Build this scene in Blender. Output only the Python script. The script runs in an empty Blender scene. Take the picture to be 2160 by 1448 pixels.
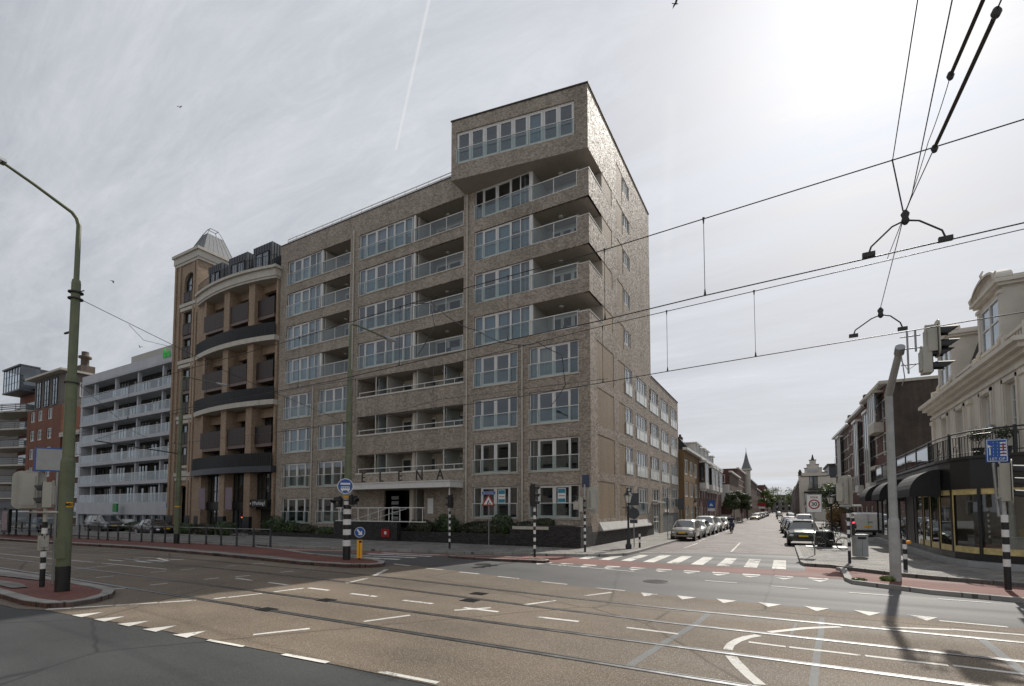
import bpy, bmesh, math, random
from mathutils import Vector, Matrix, noise
R = math.radians
random.seed(11)
SC = bpy.context.scene
COL = SC.collection
# ---------------------------------------------------------------- helpers
WORLD = {}
def area2(p): return sum(p[i-1][0]*p[i][1]-p[i][0]*p[i-1][1] for i in range(len(p)))
class MB:
    """collects faces, then links them as ONE mesh object"""
    def __init__(s, T=None):
        s.v = []; s.f = []; s.sm = []; s.mi = []; s.T = T; s.m = 0
    def add(s, vs, fs, smooth=False):
        b = len(s.v)
        s.v += [s.T(*p) if s.T else tuple(p) for p in vs]
        for f in fs:
            s.f.append([b + i for i in f]); s.sm.append(smooth); s.mi.append(s.m)
        return s
    def quad(s, *p): return s.add(p, [list(range(len(p)))])
    def box(s, x0, x1, y0, y1, z0, z1):
        vs = [(x, y, z) for z in (z0, z1) for y in (y0, y1) for x in (x0, x1)]
        return s.add(vs, [(0,2,3,1),(4,5,7,6),(0,1,5,4),(2,6,7,3),(0,4,6,2),(1,3,7,5)])
    def tube(s, p, q, r0, r1=None, n=10, caps=True, smooth=True):
        r1 = r0 if r1 is None else r1
        p = Vector(p); q = Vector(q); d = (q - p)
        if d.length < 1e-6: return s
        d.normalize()
        a = d.orthogonal().normalized(); b = d.cross(a)
        vs = []
        for c, r in ((p, r0), (q, r1)):
            for i in range(n):
                t = 2*math.pi*i/n
                vs.append(tuple(c + (a*math.cos(t) + b*math.sin(t))*r))
        s.add(vs, [(i, (i+1) % n, n + (i+1) % n, n + i) for i in range(n)], smooth)
        if caps:
            s.add(vs[:n], [list(range(n))[::-1]]); s.add(vs[n:], [list(range(n))])
        return s
    def path(s, pts, r, n=8, r1=None):
        pts = [Vector(p) for p in pts]; N = len(pts); rings = []
        r1 = r if r1 is None else r1
        d0 = (pts[1]-pts[0]).normalized(); a = d0.orthogonal().normalized()
        for i, p in enumerate(pts):
            d = (pts[min(i+1, N-1)] - pts[max(i-1, 0)]).normalized()
            a = (a - d*a.dot(d)).normalized(); b = d.cross(a)
            rr = r + (r1-r)*i/(N-1)
            rings.append([tuple(p + (a*math.cos(2*math.pi*k/n) + b*math.sin(2*math.pi*k/n))*rr) for k in range(n)])
        vs = [v for g in rings for v in g]
        fs = [(i*n+k, i*n+(k+1) % n, (i+1)*n+(k+1) % n, (i+1)*n+k) for i in range(N-1) for k in range(n)]
        s.add(vs, fs, True)
        s.add(rings[0], [list(range(n))[::-1]]); s.add(rings[-1], [list(range(n))])
        return s
    def prism(s, poly, z0, z1):
        n = len(poly)
        if area2(poly) < 0: poly = poly[::-1]
        vs = [(x, y, z0) for x, y in poly] + [(x, y, z1) for x, y in poly]
        s.add(vs, [list(range(n))[::-1], list(range(n, 2*n))] + [(i, (i+1) % n, n+(i+1) % n, n+i) for i in range(n)])
        return s
    def prismv(s, poly, y0, y1):
        """polygon in x-z, extruded along y"""
        n = len(poly)
        if area2(poly) < 0: poly = poly[::-1]
        if y1 < y0: y0, y1 = y1, y0
        vs = [(x, y0, z) for x, z in poly] + [(x, y1, z) for x, z in poly]
        s.add(vs, [list(range(n)), list(range(n, 2*n))[::-1]] + [(i, n+i, n+(i+1) % n, (i+1) % n) for i in range(n)])
        return s
    def lathe(s, prof, c=(0, 0), n=16, smooth=True):
        vs = []
        if prof[-1][1] < prof[0][1]: prof = prof[::-1]
        for r, z in prof:
            for i in range(n):
                t = 2*math.pi*i/n
                vs.append((c[0]+r*math.cos(t), c[1]+r*math.sin(t), z))
        m = len(prof)
        s.add(vs, [(j*n+i, j*n+(i+1) % n, (j+1)*n+(i+1) % n, (j+1)*n+i) for j in range(m-1) for i in range(n)], smooth)
        s.add(vs[:n], [list(range(n))[::-1]]); s.add(vs[-n:], [list(range(n))])
        return s
    def obj(s, name, mats, parent=None, **props):
        me = bpy.data.meshes.new(name)
        w = Vector((0, 0, 0)) if parent is None else WORLD[parent.as_pointer()]
        me.from_pydata([(v[0]-w.x, v[1]-w.y, v[2]-w.z) for v in s.v], [], s.f)
        if not isinstance(mats, (list, tuple)): mats = [mats]
        for m in mats: me.materials.append(m)
        me.polygons.foreach_set('use_smooth', s.sm)
        me.polygons.foreach_set('material_index', s.mi)
        me.update()
        o = bpy.data.objects.new(name, me); COL.objects.link(o)
        if parent is not None: o.parent = parent
        WORLD[o.as_pointer()] = w
        for k, v in props.items(): o[k] = v
        return o
KEEP = []
def thing(name, label, cat, loc=(0, 0, 0), group=None):
    o = bpy.data.objects.new(name, None); COL.objects.link(o); o.location = loc
    o.empty_display_size = .3
    o['label'] = label; o['category'] = cat
    if group: o['group'] = group
    WORLD[o.as_pointer()] = Vector(loc); KEEP.append(o)
    return o
def tag(o, label, cat, group=None):
    o['label'] = label; o['category'] = cat
    if group: o['group'] = group
    return o
def dup(o, parent=None, **kw):
    c = o.copy(); COL.objects.link(c); c.parent = parent
    for ch in list(o.children): dup(ch, c)
    for k, v in kw.items():
        if k in ('label', 'group', 'category'): c[k] = v
        else: setattr(c, k, v)
    return c
def text(name, s, size, loc, rot, mat, parent=None, ext=.01, align='CENTER', sx=1.0, bold=0):
    cu = bpy.data.curves.new(name, 'FONT'); cu.body = s; cu.size = size; cu.extrude = ext
    cu.align_x = align; cu.align_y = 'CENTER'; cu.resolution_u = 3; cu.offset = bold
    cu.materials.append(mat)
    tmp = bpy.data.objects.new(name, cu); COL.objects.link(tmp); bpy.context.view_layer.update()
    me = bpy.data.meshes.new_from_object(tmp.evaluated_get(bpy.context.evaluated_depsgraph_get()))
    bpy.data.objects.remove(tmp); bpy.data.curves.remove(cu)
    if not me.materials: me.materials.append(mat)
    o = bpy.data.objects.new(name, me); COL.objects.link(o)
    w = Vector((0, 0, 0)) if parent is None else WORLD[parent.as_pointer()]
    o.location = Vector(loc) - w; o.rotation_euler = rot; o.scale = (sx, 1, 1)
    if parent is not None: o.parent = parent
    WORLD[o.as_pointer()] = w
    return o
class F:
    """facade frame: u along the wall, d into the building, z up"""
    def __init__(s, o, u, i):
        s.o = o; s.u = u; s.i = i
    def __call__(s, u, d, z):
        return (s.o[0]+s.u[0]*u+s.i[0]*d, s.o[1]+s.u[1]*u+s.i[1]*d, z)
# ---------------------------------------------------------------- materials
def nt(name):
    m = bpy.data.materials.new(name); m.use_nodes = True
    t = m.node_tree; return m, t, t.nodes['Principled BSDF']
def N(t, ty, **kw):
    n = t.nodes.new(ty)
    for k, v in kw.items():
        if k in n.inputs: n.inputs[k].default_value = v
        else: setattr(n, k, v)
    return n
def L(t, a, b): t.links.new(a, b)
def coords(t, sc=(1, 1, 1)):
    tc = N(t, 'ShaderNodeTexCoord'); mp = N(t, 'ShaderNodeMapping'); mp.inputs['Scale'].default_value = sc
    L(t, tc.outputs['Object'], mp.inputs['Vector']); return mp.outputs['Vector']
def mixc(t, a, b, fac, mode='MIX'):
    n = N(t, 'ShaderNodeMix', data_type='RGBA', blend_type=mode)
    for i, v in ((0, fac), (6, a), (7, b)):
        if hasattr(v, 'links') or hasattr(v, 'is_linked'): L(t, v, n.inputs[i])
        else: n.inputs[i].default_value = v if i == 0 else (*v, 1)
    return n.outputs[2]
def ramp(t, src, p0, p1, c0=(0, 0, 0), c1=(1, 1, 1)):
    r = N(t, 'ShaderNodeValToRGB'); e = r.color_ramp.elements
    e[0].position = p0; e[1].position = p1; e[0].color = (*c0, 1); e[1].color = (*c1, 1)
    L(t, src, r.inputs[0]); return r.outputs[0]
def plain(name, c, rough=.6, metal=0., var=.12, sc=3., bump=0., bsc=40., spec=.5, coat=0.):
    m, t, b = nt(name)
    b.inputs['Roughness'].default_value = rough; b.inputs['Metallic'].default_value = metal
    b.inputs['Specular IOR Level'].default_value = spec; b.inputs['Coat Weight'].default_value = coat
    v = coords(t)
    n = N(t, 'ShaderNodeTexNoise', Scale=sc, Detail=6., Roughness=.65); L(t, v, n.inputs['Vector'])
    lo = tuple(x*(1-var) for x in c); hi = tuple(min(1, x*(1+var)) for x in c)
    L(t, ramp(t, n.outputs[0], .3, .7, lo, hi), b.inputs['Base Color'])
    rr = N(t, 'ShaderNodeMapRange'); L(t, n.outputs[0], rr.inputs[0]); rr.inputs[3].default_value = max(.02, rough-.08); rr.inputs[4].default_value = min(1, rough+.1)
    L(t, rr.outputs[0], b.inputs['Roughness'])
    if bump:
        n2 = N(t, 'ShaderNodeTexNoise', Scale=bsc, Detail=3.); L(t, v, n2.inputs['Vector'])
        bp = N(t, 'ShaderNodeBump', Strength=bump, Distance=.01); L(t, n2.outputs[0], bp.inputs['Height']); L(t, bp.outputs[0], b.inputs['Normal'])
    return m
def wallvec(t, flat=False):
    tc = N(t, 'ShaderNodeTexCoord'); sx = N(t, 'ShaderNodeSeparateXYZ'); L(t, tc.outputs['Object'], sx.inputs[0])
    cb = N(t, 'ShaderNodeCombineXYZ')
    if flat:
        L(t, sx.outputs[0], cb.inputs[0]); L(t, sx.outputs[1], cb.inputs[1])
    else:
        ad = N(t, 'ShaderNodeMath', operation='ADD'); L(t, sx.outputs[0], ad.inputs[0]); L(t, sx.outputs[1], ad.inputs[1])
        L(t, ad.outputs[0], cb.inputs[0]); L(t, sx.outputs[2], cb.inputs[1])
    return cb.outputs[0], tc.outputs['Object']
def brick(name, c1, c2, mortar, w=.21, h=.065, mw=.012, rough=.6, c3=None, spec=.4, bump=.5, big=.15, flat=False, jit=0., rot=0, tilt=0.):
    m, t, b = nt(name); v, ob = wallvec(t, flat)
    if rot:
        mp = N(t, 'ShaderNodeMapping'); mp.inputs['Rotation'].default_value = (0, 0, rot); L(t, v, mp.inputs[0]); v = mp.outputs[0]
    bt = N(t, 'ShaderNodeTexBrick', Scale=1.0); L(t, v, bt.inputs['Vector'])
    bt.inputs['Brick Width'].default_value = w; bt.inputs['Row Height'].default_value = h
    bt.inputs['Mortar Size'].default_value = mw; bt.inputs['Mortar Smooth'].default_value = .3
    bt.inputs['Color1'].default_value = (*c1, 1); bt.inputs['Color2'].default_value = (*c2, 1); bt.inputs['Mortar'].default_value = (*mortar, 1)
    bt.inputs['Bias'].default_value = -.1
    col = bt.outputs['Color']
    # brick-sized cell value for a third tone and the tilt of single bricks
    vo = N(t, 'ShaderNodeTexWhiteNoise', noise_dimensions='2D')
    sn = N(t, 'ShaderNodeVectorMath', operation='SNAP'); sn.inputs[1].default_value = (w*.5, h, 1); L(t, v, sn.inputs[0]); L(t, sn.outputs[0], vo.inputs['Vector'])
    if c3:
        f = ramp(t, vo.outputs['Value'], .55, .75)
        ff = N(t, 'ShaderNodeMath', operation='MULTIPLY'); L(t, f, ff.inputs[0]); ff.inputs[1].default_value = .5
        col = mixc(t, col, c3, ff.outputs[0])
    n = N(t, 'ShaderNodeTexNoise', Scale=.35, Detail=7., Roughness=.7); L(t, ob, n.inputs['Vector'])
    st = ramp(t, n.outputs[0], .3, .72, (1-big,)*3, (1+big*.5,)*3)
    col = mixc(t, col, st, 1.0, 'MULTIPLY')
    mpv = N(t, 'ShaderNodeMapping'); mpv.inputs['Scale'].default_value = (.9, .9, .07 if not flat else .9); L(t, ob, mpv.inputs[0])
    n5 = N(t, 'ShaderNodeTexNoise', Scale=1.1, Detail=5., Roughness=.6); L(t, mpv.outputs[0], n5.inputs['Vector'])
    col = mixc(t, col, ramp(t, n5.outputs[0], .32, .6, (1-big*1.1, 1-big*1.15, 1-big*1.2), (1.03, 1.03, 1.03)), 1.0, 'MULTIPLY')
    L(t, col, b.inputs['Base Color']); b.inputs['Roughness'].default_value = rough; b.inputs['Specular IOR Level'].default_value = spec
    inv = N(t, 'ShaderNodeMath', operation='SUBTRACT'); inv.inputs[0].default_value = 1; L(t, bt.outputs['Fac'], inv.inputs[1])
    hh = inv.outputs[0]
    n3 = N(t, 'ShaderNodeTexNoise', Scale=14., Detail=2.); L(t, ob, n3.inputs['Vector'])
    ad = N(t, 'ShaderNodeMath', operation='MULTIPLY_ADD'); L(t, n3.outputs[0], ad.inputs[0]); ad.inputs[1].default_value = .6+jit; L(t, hh, ad.inputs[2])
    bp = N(t, 'ShaderNodeBump', Strength=bump, Distance=.012+jit*.02); L(t, ad.outputs[0], bp.inputs['Height']); 
    if tilt:
        s0 = N(t, 'ShaderNodeVectorMath', operation='SUBTRACT'); L(t, vo.outputs['Color'], s0.inputs[0]); s0.inputs[1].default_value = (.5, .5, .5)
        s1 = N(t, 'ShaderNodeVectorMath', operation='SCALE'); L(t, s0.outputs[0], s1.inputs[0]); s1.inputs['Scale'].default_value = tilt
        s2 = N(t, 'ShaderNodeVectorMath', operation='ADD'); L(t, bp.outputs[0], s2.inputs[0]); L(t, s1.outputs[0], s2.inputs[1])
        s3 = N(t, 'ShaderNodeVectorMath', operation='NORMALIZE'); L(t, s2.outputs[0], s3.inputs[0]); L(t, s3.outputs[0], b.inputs['Normal'])
    else: L(t, bp.outputs[0], b.inputs['Normal'])
    return m
def glassmat(name, tint=(.55, .62, .66), refl=.14, rough=.02):
    m = bpy.data.materials.new(name); m.use_nodes = True; t = m.node_tree; t.nodes.clear()
    out = N(t, 'ShaderNodeOutputMaterial'); mx = N(t, 'ShaderNodeMixShader')
    tr = N(t, 'ShaderNodeBsdfTransparent'); tr.inputs[0].default_value = (*tint, 1)
    gl = N(t, 'ShaderNodeBsdfGlossy', Roughness=rough); gl.inputs[0].default_value = (.85, .9, .95, 1)
    lw = N(t, 'ShaderNodeLayerWeight', Blend=.5)
    pw = N(t, 'ShaderNodeMath', operation='POWER'); L(t, lw.outputs['Facing'], pw.inputs[0]); pw.inputs[1].default_value = 3.5
    ma = N(t, 'ShaderNodeMath', operation='MULTIPLY_ADD', use_clamp=True); L(t, pw.outputs[0], ma.inputs[0]); ma.inputs[1].default_value = .85; ma.inputs[2].default_value = refl
    n = N(t, 'ShaderNodeTexNoise', Scale=.5, Detail=1.); tc = N(t, 'ShaderNodeTexCoord'); L(t, tc.outputs['Object'], n.inputs['Vector'])
    bp = N(t, 'ShaderNodeBump', Strength=.12, Distance=.02); L(t, n.outputs[0], bp.inputs['Height']); L(t, bp.outputs[0], gl.inputs['Normal'])
    L(t, ma.outputs[0], mx.inputs[0]); L(t, tr.outputs[0], mx.inputs[1]); L(t, gl.outputs[0], mx.inputs[2]); L(t, mx.outputs[0], out.inputs[0])
    return m
def frosted(name, c=(.5, .55, .55), a=.5):
    m = bpy.data.materials.new(name); m.use_nodes = True; t = m.node_tree; t.nodes.clear()
    out = N(t, 'ShaderNodeOutputMaterial'); m1 = N(t, 'ShaderNodeMixShader', Fac=a); m2 = N(t, 'ShaderNodeMixShader', Fac=.2)
    tr = N(t, 'ShaderNodeBsdfTransparent'); tr.inputs[0].default_value = (.8, .88, .87, 1)
    df = N(t, 'ShaderNodeBsdfDiffuse'); df.inputs[0].default_value = (*c, 1); gl = N(t, 'ShaderNodeBsdfGlossy', Roughness=.08)
    L(t, tr.outputs[0], m1.inputs[1]); L(t, df.outputs[0], m1.inputs[2]); L(t, m1.outputs[0], m2.inputs[1]); L(t, gl.outputs[0], m2.inputs[2]); L(t, m2.outputs[0], out.inputs[0])
    return m
def emit(name, c, s):
    m, t, b = nt(name); b.inputs['Base Color'].default_value = (*c, 1); b.inputs['Emission Color'].default_value = (*c, 1); b.inputs['Emission Strength'].default_value = s
    return m
def curtainmat(name, c):
    m, t, b = nt(name); v, ob = wallvec(t); w = N(t, 'ShaderNodeTexWave', Scale=2.2, Distortion=2.5); w.inputs['Detail'].default_value = 2
    L(t, v, w.inputs['Vector']); L(t, ramp(t, w.outputs['Fac'], 0, 1, tuple(x*.72 for x in c), c), b.inputs['Base Color']); b.inputs['Roughness'].default_value = .9
    return m
def leafmat(name, c0, c1):
    m, t, b = nt(name); v = coords(t)
    n = N(t, 'ShaderNodeTexNoise', Scale=1.6, Detail=4.); L(t, v, n.inputs['Vector'])
    L(t, ramp(t, n.outputs[0], .35, .65, c0, c1), b.inputs['Base Color']); b.inputs['Roughness'].default_value = .55
    b.inputs['Subsurface Weight'].default_value = 0.
    return m
def ground(name, c0, c1, sc=60., rough=.85, patch=.25, bump=.35, spec=.3, speck=None, wear=None):
    m, t, b = nt(name); v = coords(t)
    n = N(t, 'ShaderNodeTexNoise', Scale=sc, Detail=4., Roughness=.8); L(t, v, n.inputs['Vector'])
    col = ramp(t, n.outputs[0], .38, .62, c0, c1)
    n2 = N(t, 'ShaderNodeTexNoise', Scale=.35, Detail=6., Roughness=.6); L(t, v, n2.inputs['Vector'])
    col = mixc(t, col, ramp(t, n2.outputs[0], .3, .7, (1-patch,)*3, (1+patch*.3,)*3), 1.0, 'MULTIPLY')
    n6 = N(t, 'ShaderNodeTexNoise', Scale=2.6, Detail=9., Roughness=.75); L(t, v, n6.inputs['Vector'])
    col = mixc(t, col, ramp(t, n6.outputs[0], .60, .72, (1, 1, 1), (.72, .71, .70)), 1.0, 'MULTIPLY')
    n7 = N(t, 'ShaderNodeTexNoise', Scale=.11, Detail=3., Roughness=.5); L(t, v, n7.inputs['Vector'])
    col = mixc(t, col, ramp(t, n7.outputs[0], .38, .62, (.84, .84, .85), (1.06, 1.05, 1.04)), 1.0, 'MULTIPLY')
    # tyre-polished bands running along the road (x)
    v2 = coords(t, (.03, .55, 1)); n4 = N(t, 'ShaderNodeTexNoise', Scale=1.3, Detail=3.); L(t, v2, n4.inputs['Vector'])
    col = mixc(t, col, ramp(t, n4.outputs[0], .35, .65, (.86,)*3, (1.08,)*3), 1.0, 'MULTIPLY')
    if speck:
        vo = N(t, 'ShaderNodeTexVoronoi', Scale=speck[0]); L(t, v, vo.inputs['Vector'])
        col = mixc(t, speck[1], col, ramp(t, vo.outputs['Distance'], .18, .3))
    # thin cracks / tar lines
    vc = N(t, 'ShaderNodeTexVoronoi', feature='DISTANCE_TO_EDGE', Scale=.16); nn = N(t, 'ShaderNodeTexNoise', Scale=1.5, Detail=4.); L(t, v, nn.inputs['Vector'])
    mv = N(t, 'ShaderNodeMix', data_type='VECTOR'); mv.inputs[0].default_value = .15; L(t, v, mv.inputs[4]); L(t, nn.outputs['Color'], mv.inputs[5]); L(t, mv.outputs[1], vc.inputs['Vector'])
    col = mixc(t, tuple(x*.7 for x in c0), col, ramp(t, vc.outputs['Distance'], .0, .006))
    L(t, col, b.inputs['Base Color']); b.inputs['Roughness'].default_value = rough; b.inputs['Specular IOR Level'].default_value = spec
    mr = N(t, 'ShaderNodeMapRange'); L(t, n4.outputs[0], mr.inputs[0]); mr.inputs[1].default_value = .3; mr.inputs[2].default_value = .7; mr.inputs[3].default_value = rough-.12; mr.inputs[4].default_value = rough+.08
    L(t, mr.outputs[0], b.inputs['Roughness'])
    bp = N(t, 'ShaderNodeBump', Strength=bump, Distance=.01); L(t, n.outputs[0], bp.inputs['Height']); L(t, bp.outputs[0], b.inputs['Normal'])
    return m
M = {}
M['elena'] = brick('elena_brick', (.455, .39, .32), (.28, .235, .19), (.20, .17, .145), w=.22, h=.078, mw=.013, rough=.62, c3=(.53, .465, .395), spec=.1, bump=.3, jit=.15, tilt=.2)
M['elena_tan'] = brick('elena_tan_brick', (.36, .27, .18), (.30, .22, .15), (.17, .13, .09), rough=.7, bump=.4)
M['slate_wall'] = brick('slate_stack', (.055, .045, .045), (.022, .02, .022), (.006, .006, .006), w=.34, h=.045, mw=.01, rough=.6, c3=(.10, .085, .08), bump=1.0, jit=1.2)
M['amber'] = brick('tan_brick', (.44, .315, .215), (.35, .25, .17), (.21, .16, .115), w=.22, h=.07, rough=.75, c3=(.50, .37, .26))
M['red'] = brick('orange_red_brick', (.27, .10, .056), (.21, .08, .048), (.16, .075, .05), w=.22, h=.07, rough=.8)
M['grey'] = brick('grey_brown_brick', (.22, .195, .17), (.17, .15, .13), (.12, .11, .1), rough=.8)
M['brown'] = brick('dark_brown_brick', (.13, .08, .055), (.095, .06, .045), (.07, .055, .045), rough=.8)
M['purple'] = brick('purple_red_brick', (.15, .065, .05), (.115, .055, .045), (.09, .06, .055), rough=.8, c3=(.17, .085, .065))
M['yellow'] = brick('ochre_brick', (.27, .17, .075), (.22, .14, .06), (.12, .085, .05), rough=.8)
M['blank'] = brick('old_party_wall', (.16, .125, .10), (.12, .10, .085), (.10, .085, .075), rough=.9, big=.45)
M['white'] = plain('white_frame', (.68, .67, .64), .45, var=.06)
M['cream'] = plain('cream_render', (.60, .55, .47), .7, var=.1, sc=.8)
M['render'] = plain('old_white_stucco', (.66, .615, .54), .75, var=.12, sc=.9, bump=.2)
M['trim'] = plain('stone_trim', (.50, .465, .40), .7, var=.12, sc=2)
M['soffit'] = plain('soffit_board', (.37, .33, .28), .8, var=.08)
M['loggia'] = plain('loggia_wall', (.42, .40, .36), .8, var=.08)
M['concrete'] = plain('pale_concrete', (.40, .39, .37), .8, var=.15, sc=1.2, bump=.2)
M['ibis'] = plain('hotel_panel', (.47, .478, .50), .7, var=.1, sc=.7)
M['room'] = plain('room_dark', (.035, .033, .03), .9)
M['black'] = plain('black_paint', (.015, .015, .016), .42, var=.2)
M['black2'] = plain('shop_black', (.012, .012, .013), .3, var=.25, sc=1.2)
M['dark'] = plain('dark_zinc', (.055, .06, .07), .45, metal=.3, var=.2)
M['bronze'] = plain('bronze_panel', (.042, .026, .022), .5, metal=.2, var=.25)
M['bronze2'] = plain('bronze_edge', (.14, .095, .08), .5, var=.12)
M['zinc'] = plain('zinc_sheet', (.15, .16, .165), .55, metal=.15, var=.15)
M['slate'] = brick('roof_slate', (.03, .032, .038), (.02, .021, .026), (.01, .01, .012), w=.25, h=.14, mw=.012, rough=.5, bump=.6)
M['green'] = plain('olive_green_pole', (.125, .145, .082), .45, var=.25, sc=2.2, bump=.08, bsc=25.)
M['greypole'] = plain('grey_pole', (.38, .39, .38), .55, var=.2, sc=2.5, bump=.08, bsc=30.)
M['steel'] = plain('galvanised', (.32, .33, .33), .45, metal=.7, var=.15)
M['box'] = plain('signal_housing', (.42, .41, .36), .55, var=.08)
M['wire'] = plain('wire_dark', (.025, .025, .028), .5)
M['orange'] = plain('amber_plastic', (.85, .32, .02), .4)
M['yel'] = plain('sign_yellow', (.85, .42, .02), .35, var=.05)
M['blue'] = plain('sign_blue', (.012, .09, .36), .35, var=.05)
M['redp'] = plain('sign_red', (.33, .015, .02), .35, var=.05)
M['signw'] = plain('sign_white', (.75, .75, .74), .35, var=.04)
M['signback'] = plain('sign_back_grey', (.34, .35, .36), .5, metal=.3)
M['rust'] = plain('weathered_letters', (.045, .038, .034), .7, var=.3)
M['glass'] = glassmat('window_glass')
M['glassd'] = glassmat('window_glass_dark', (.3, .34, .36), .16)
M['shopglass'] = glassmat('shop_glass', (.62, .62, .58), .12)
M['bal'] = glassmat('balustrade_glass', (.72, .80, .80), .08, .03)
M['frost'] = frosted('frosted_glass')
M['frostl'] = frosted('light_frosted_glass', (.5, .58, .58), .28)
M['balgrey'] = plain('grey_screen', (.20, .21, .21), .5)
M['navyb'] = plain('dark_blue_back', (.03, .045, .09), .5)
M['iron'] = plain('cast_iron', (.05, .048, .045), .6)
M['frostw'] = frosted('white_frosted_glass', (.82, .84, .80), .92)
M['curt'] = curtainmat('sheer_curtain', (.50, .56, .60))
M['curt2'] = curtainmat('blue_curtain', (.22, .34, .40))
M['curt3'] = curtainmat('warm_curtain', (.50, .46, .38))
M['paint'] = ground('road_paint', (.62, .60, .55), (.78, .76, .71), sc=25., rough=.7, patch=.3, bump=.1)
def worn(m):
    t = m.node_tree; b = t.nodes['Principled BSDF']; out = t.nodes['Material Output']; v = coords(t)
    n = N(t, 'ShaderNodeTexNoise', Scale=9., Detail=8., Roughness=.75); L(t, v, n.inputs['Vector']); n2 = N(t, 'ShaderNodeTexNoise', Scale=1.1, Detail=2.); L(t, v, n2.inputs['Vector'])
    a = N(t, 'ShaderNodeMath', operation='ADD'); L(t, n.outputs[0], a.inputs[0]); L(t, n2.outputs[0], a.inputs[1])
    mx = N(t, 'ShaderNodeMixShader'); tr = N(t, 'ShaderNodeBsdfTransparent'); L(t, ramp(t, a.outputs[0], 1.02 if 0 else .0, 1.), mx.inputs[0])
    mr = N(t, 'ShaderNodeMapRange'); L(t, a.outputs[0], mr.inputs[0]); mr.inputs[1].default_value = 1.08; mr.inputs[2].default_value = 1.2; mr.inputs[3].default_value = 0.; mr.inputs[4].default_value = .8
    L(t, mr.outputs[0], mx.inputs[0]); L(t, b.outputs[0], mx.inputs[1]); L(t, tr.outputs[0], mx.inputs[2]); L(t, mx.outputs[0], out.inputs[0])
worn(M['paint'])
M['asphalt'] = ground('asphalt', (.062, .062, .062), (.115, .113, .110), sc=70., rough=.72, patch=.3, speck=(55., (.17, .165, .16)), spec=.45)
M['asphalt2'] = ground('asphalt_dark', (.036, .038, .039), (.074, .077, .077), sc=80., rough=.78, patch=.3, speck=(70., (.13, .13, .13)))
M['tram'] = ground('tram_bed_aggregate', (.105, .08, .056), (.255, .208, .158), sc=36., rough=.8, patch=.36, speck=(38., (.37, .325, .27)), bump=.45)
M['redpath'] = ground('red_cycle_asphalt', (.18, .085, .07), (.26, .135, .115), sc=60., rough=.8, patch=.25)
M['redtile'] = brick('red_paver', (.22, .075, .055), (.17, .065, .05), (.07, .04, .035), w=.2, h=.1, mw=.012, rough=.8, flat=True)
M['tile'] = brick('grey_paving_tile', (.27, .255, .235), (.21, .20, .185), (.085, .08, .075), w=.30, h=.30, mw=.014, rough=.8, flat=True, c3=(.30, .285, .26), big=.3)
M['clinker'] = brick('street_clinker', (.20, .165, .15), (.145, .12, .115), (.08, .07, .065), w=.22, h=.11, mw=.012, rough=.7, flat=True, c3=(.24, .20, .185), big=.3)
M['kerb'] = brick('kerb_stone', (.33, .32, .30), (.27, .26, .245), (.12, .11, .10), w=1.0, h=1.0, mw=.02, rough=.8, flat=True)
M['rail'] = plain('rail_steel', (.55, .55, .55), .32, metal=1., var=.15)
M['groove'] = plain('rail_groove', (.012, .011, .010), .6)
M['patch'] = ground('grey_sealant', (.17, .175, .17), (.25, .255, .25), sc=30., rough=.8)
M['hedge'] = leafmat('hedge_leaves', (.028, .046, .016), (.075, .12, .036))
M['hedge2'] = leafmat('dark_hedge_leaves', (.026, .032, .015), (.065, .07, .03))
M['leaf'] = leafmat('tree_leaves', (.035, .050, .018), (.085, .115, .038))
M['leaf2'] = leafmat('fresh_leaves', (.07, .11, .02), (.16, .22, .05))
M['leaf3'] = leafmat('rusty_leaves', (.14, .08, .03), (.25, .16, .05))
M['bark'] = plain('bark', (.07, .055, .04), .9, var=.3, sc=6, bump=.5)
M['tyre'] = plain('tyre', (.012, .012, .012), .8)
M['rim'] = plain('alloy_rim', (.45, .45, .46), .3, metal=.9)
M['lamp'] = plain('lamp_glass', (.75, .78, .80), .12, var=.03, coat=.5)
M['lampy'] = plain('lantern_glass', (.62, .60, .55), .15, var=.05)
M['plate'] = plain('plate_yellow', (.80, .50, .03), .4, var=.04)
M['carglass'] = plain('car_glass', (.03, .035, .038), .05, var=.1, spec=.9, coat=1.)
M['plast'] = plain('black_plastic', (.02, .02, .021), .55)
M['tail'] = plain('tail_light_red', (.35, .01, .012), .2, coat=.8)
M['gold'] = plain('brushed_gold', (.56, .45, .20), .4, metal=.1, var=.25, sc=5)
M['awning'] = plain('black_canvas', (.014, .014, .015), .75, var=.3)
M['roofred'] = plain('red_tile_roof', (.28, .10, .06), .8)
M['poster'] = plain('poster_art', (.30, .22, .24), .5, var=.5, sc=3)
M['teal'] = plain('poster_teal', (.03, .22, .30), .5)
M['lilac'] = plain('banner_lilac', (.24, .18, .22), .7)
def carpaint(name, c, metal=.35):
    m, t, b = nt(name); b.inputs['Base Color'].default_value = (*c, 1); b.inputs['Metallic'].default_value = metal
    b.inputs['Roughness'].default_value = .32; b.inputs['Coat Weight'].default_value = .8; b.inputs['Coat Roughness'].default_value = .06
    v = coords(t); n = N(t, 'ShaderNodeTexNoise', Scale=2., Detail=5.); L(t, v, n.inputs['Vector'])
    L(t, ramp(t, n.outputs[0], .3, .7, tuple(x*.85 for x in c), c), b.inputs['Base Color'])
    return m
# ---------------------------------------------------------------- camera
cam = bpy.data.cameras.new('camera'); co = bpy.data.objects.new('camera', cam); COL.objects.link(co)
co.location = (0, 0, 2.3); co.rotation_euler = (R(92.9), 0, R(29.2))
cam.sensor_width = 36; cam.lens = 1030/2160*36; cam.shift_y = 299/2160; cam.clip_start = .05; cam.clip_end = 3000
SC.camera = co
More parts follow.
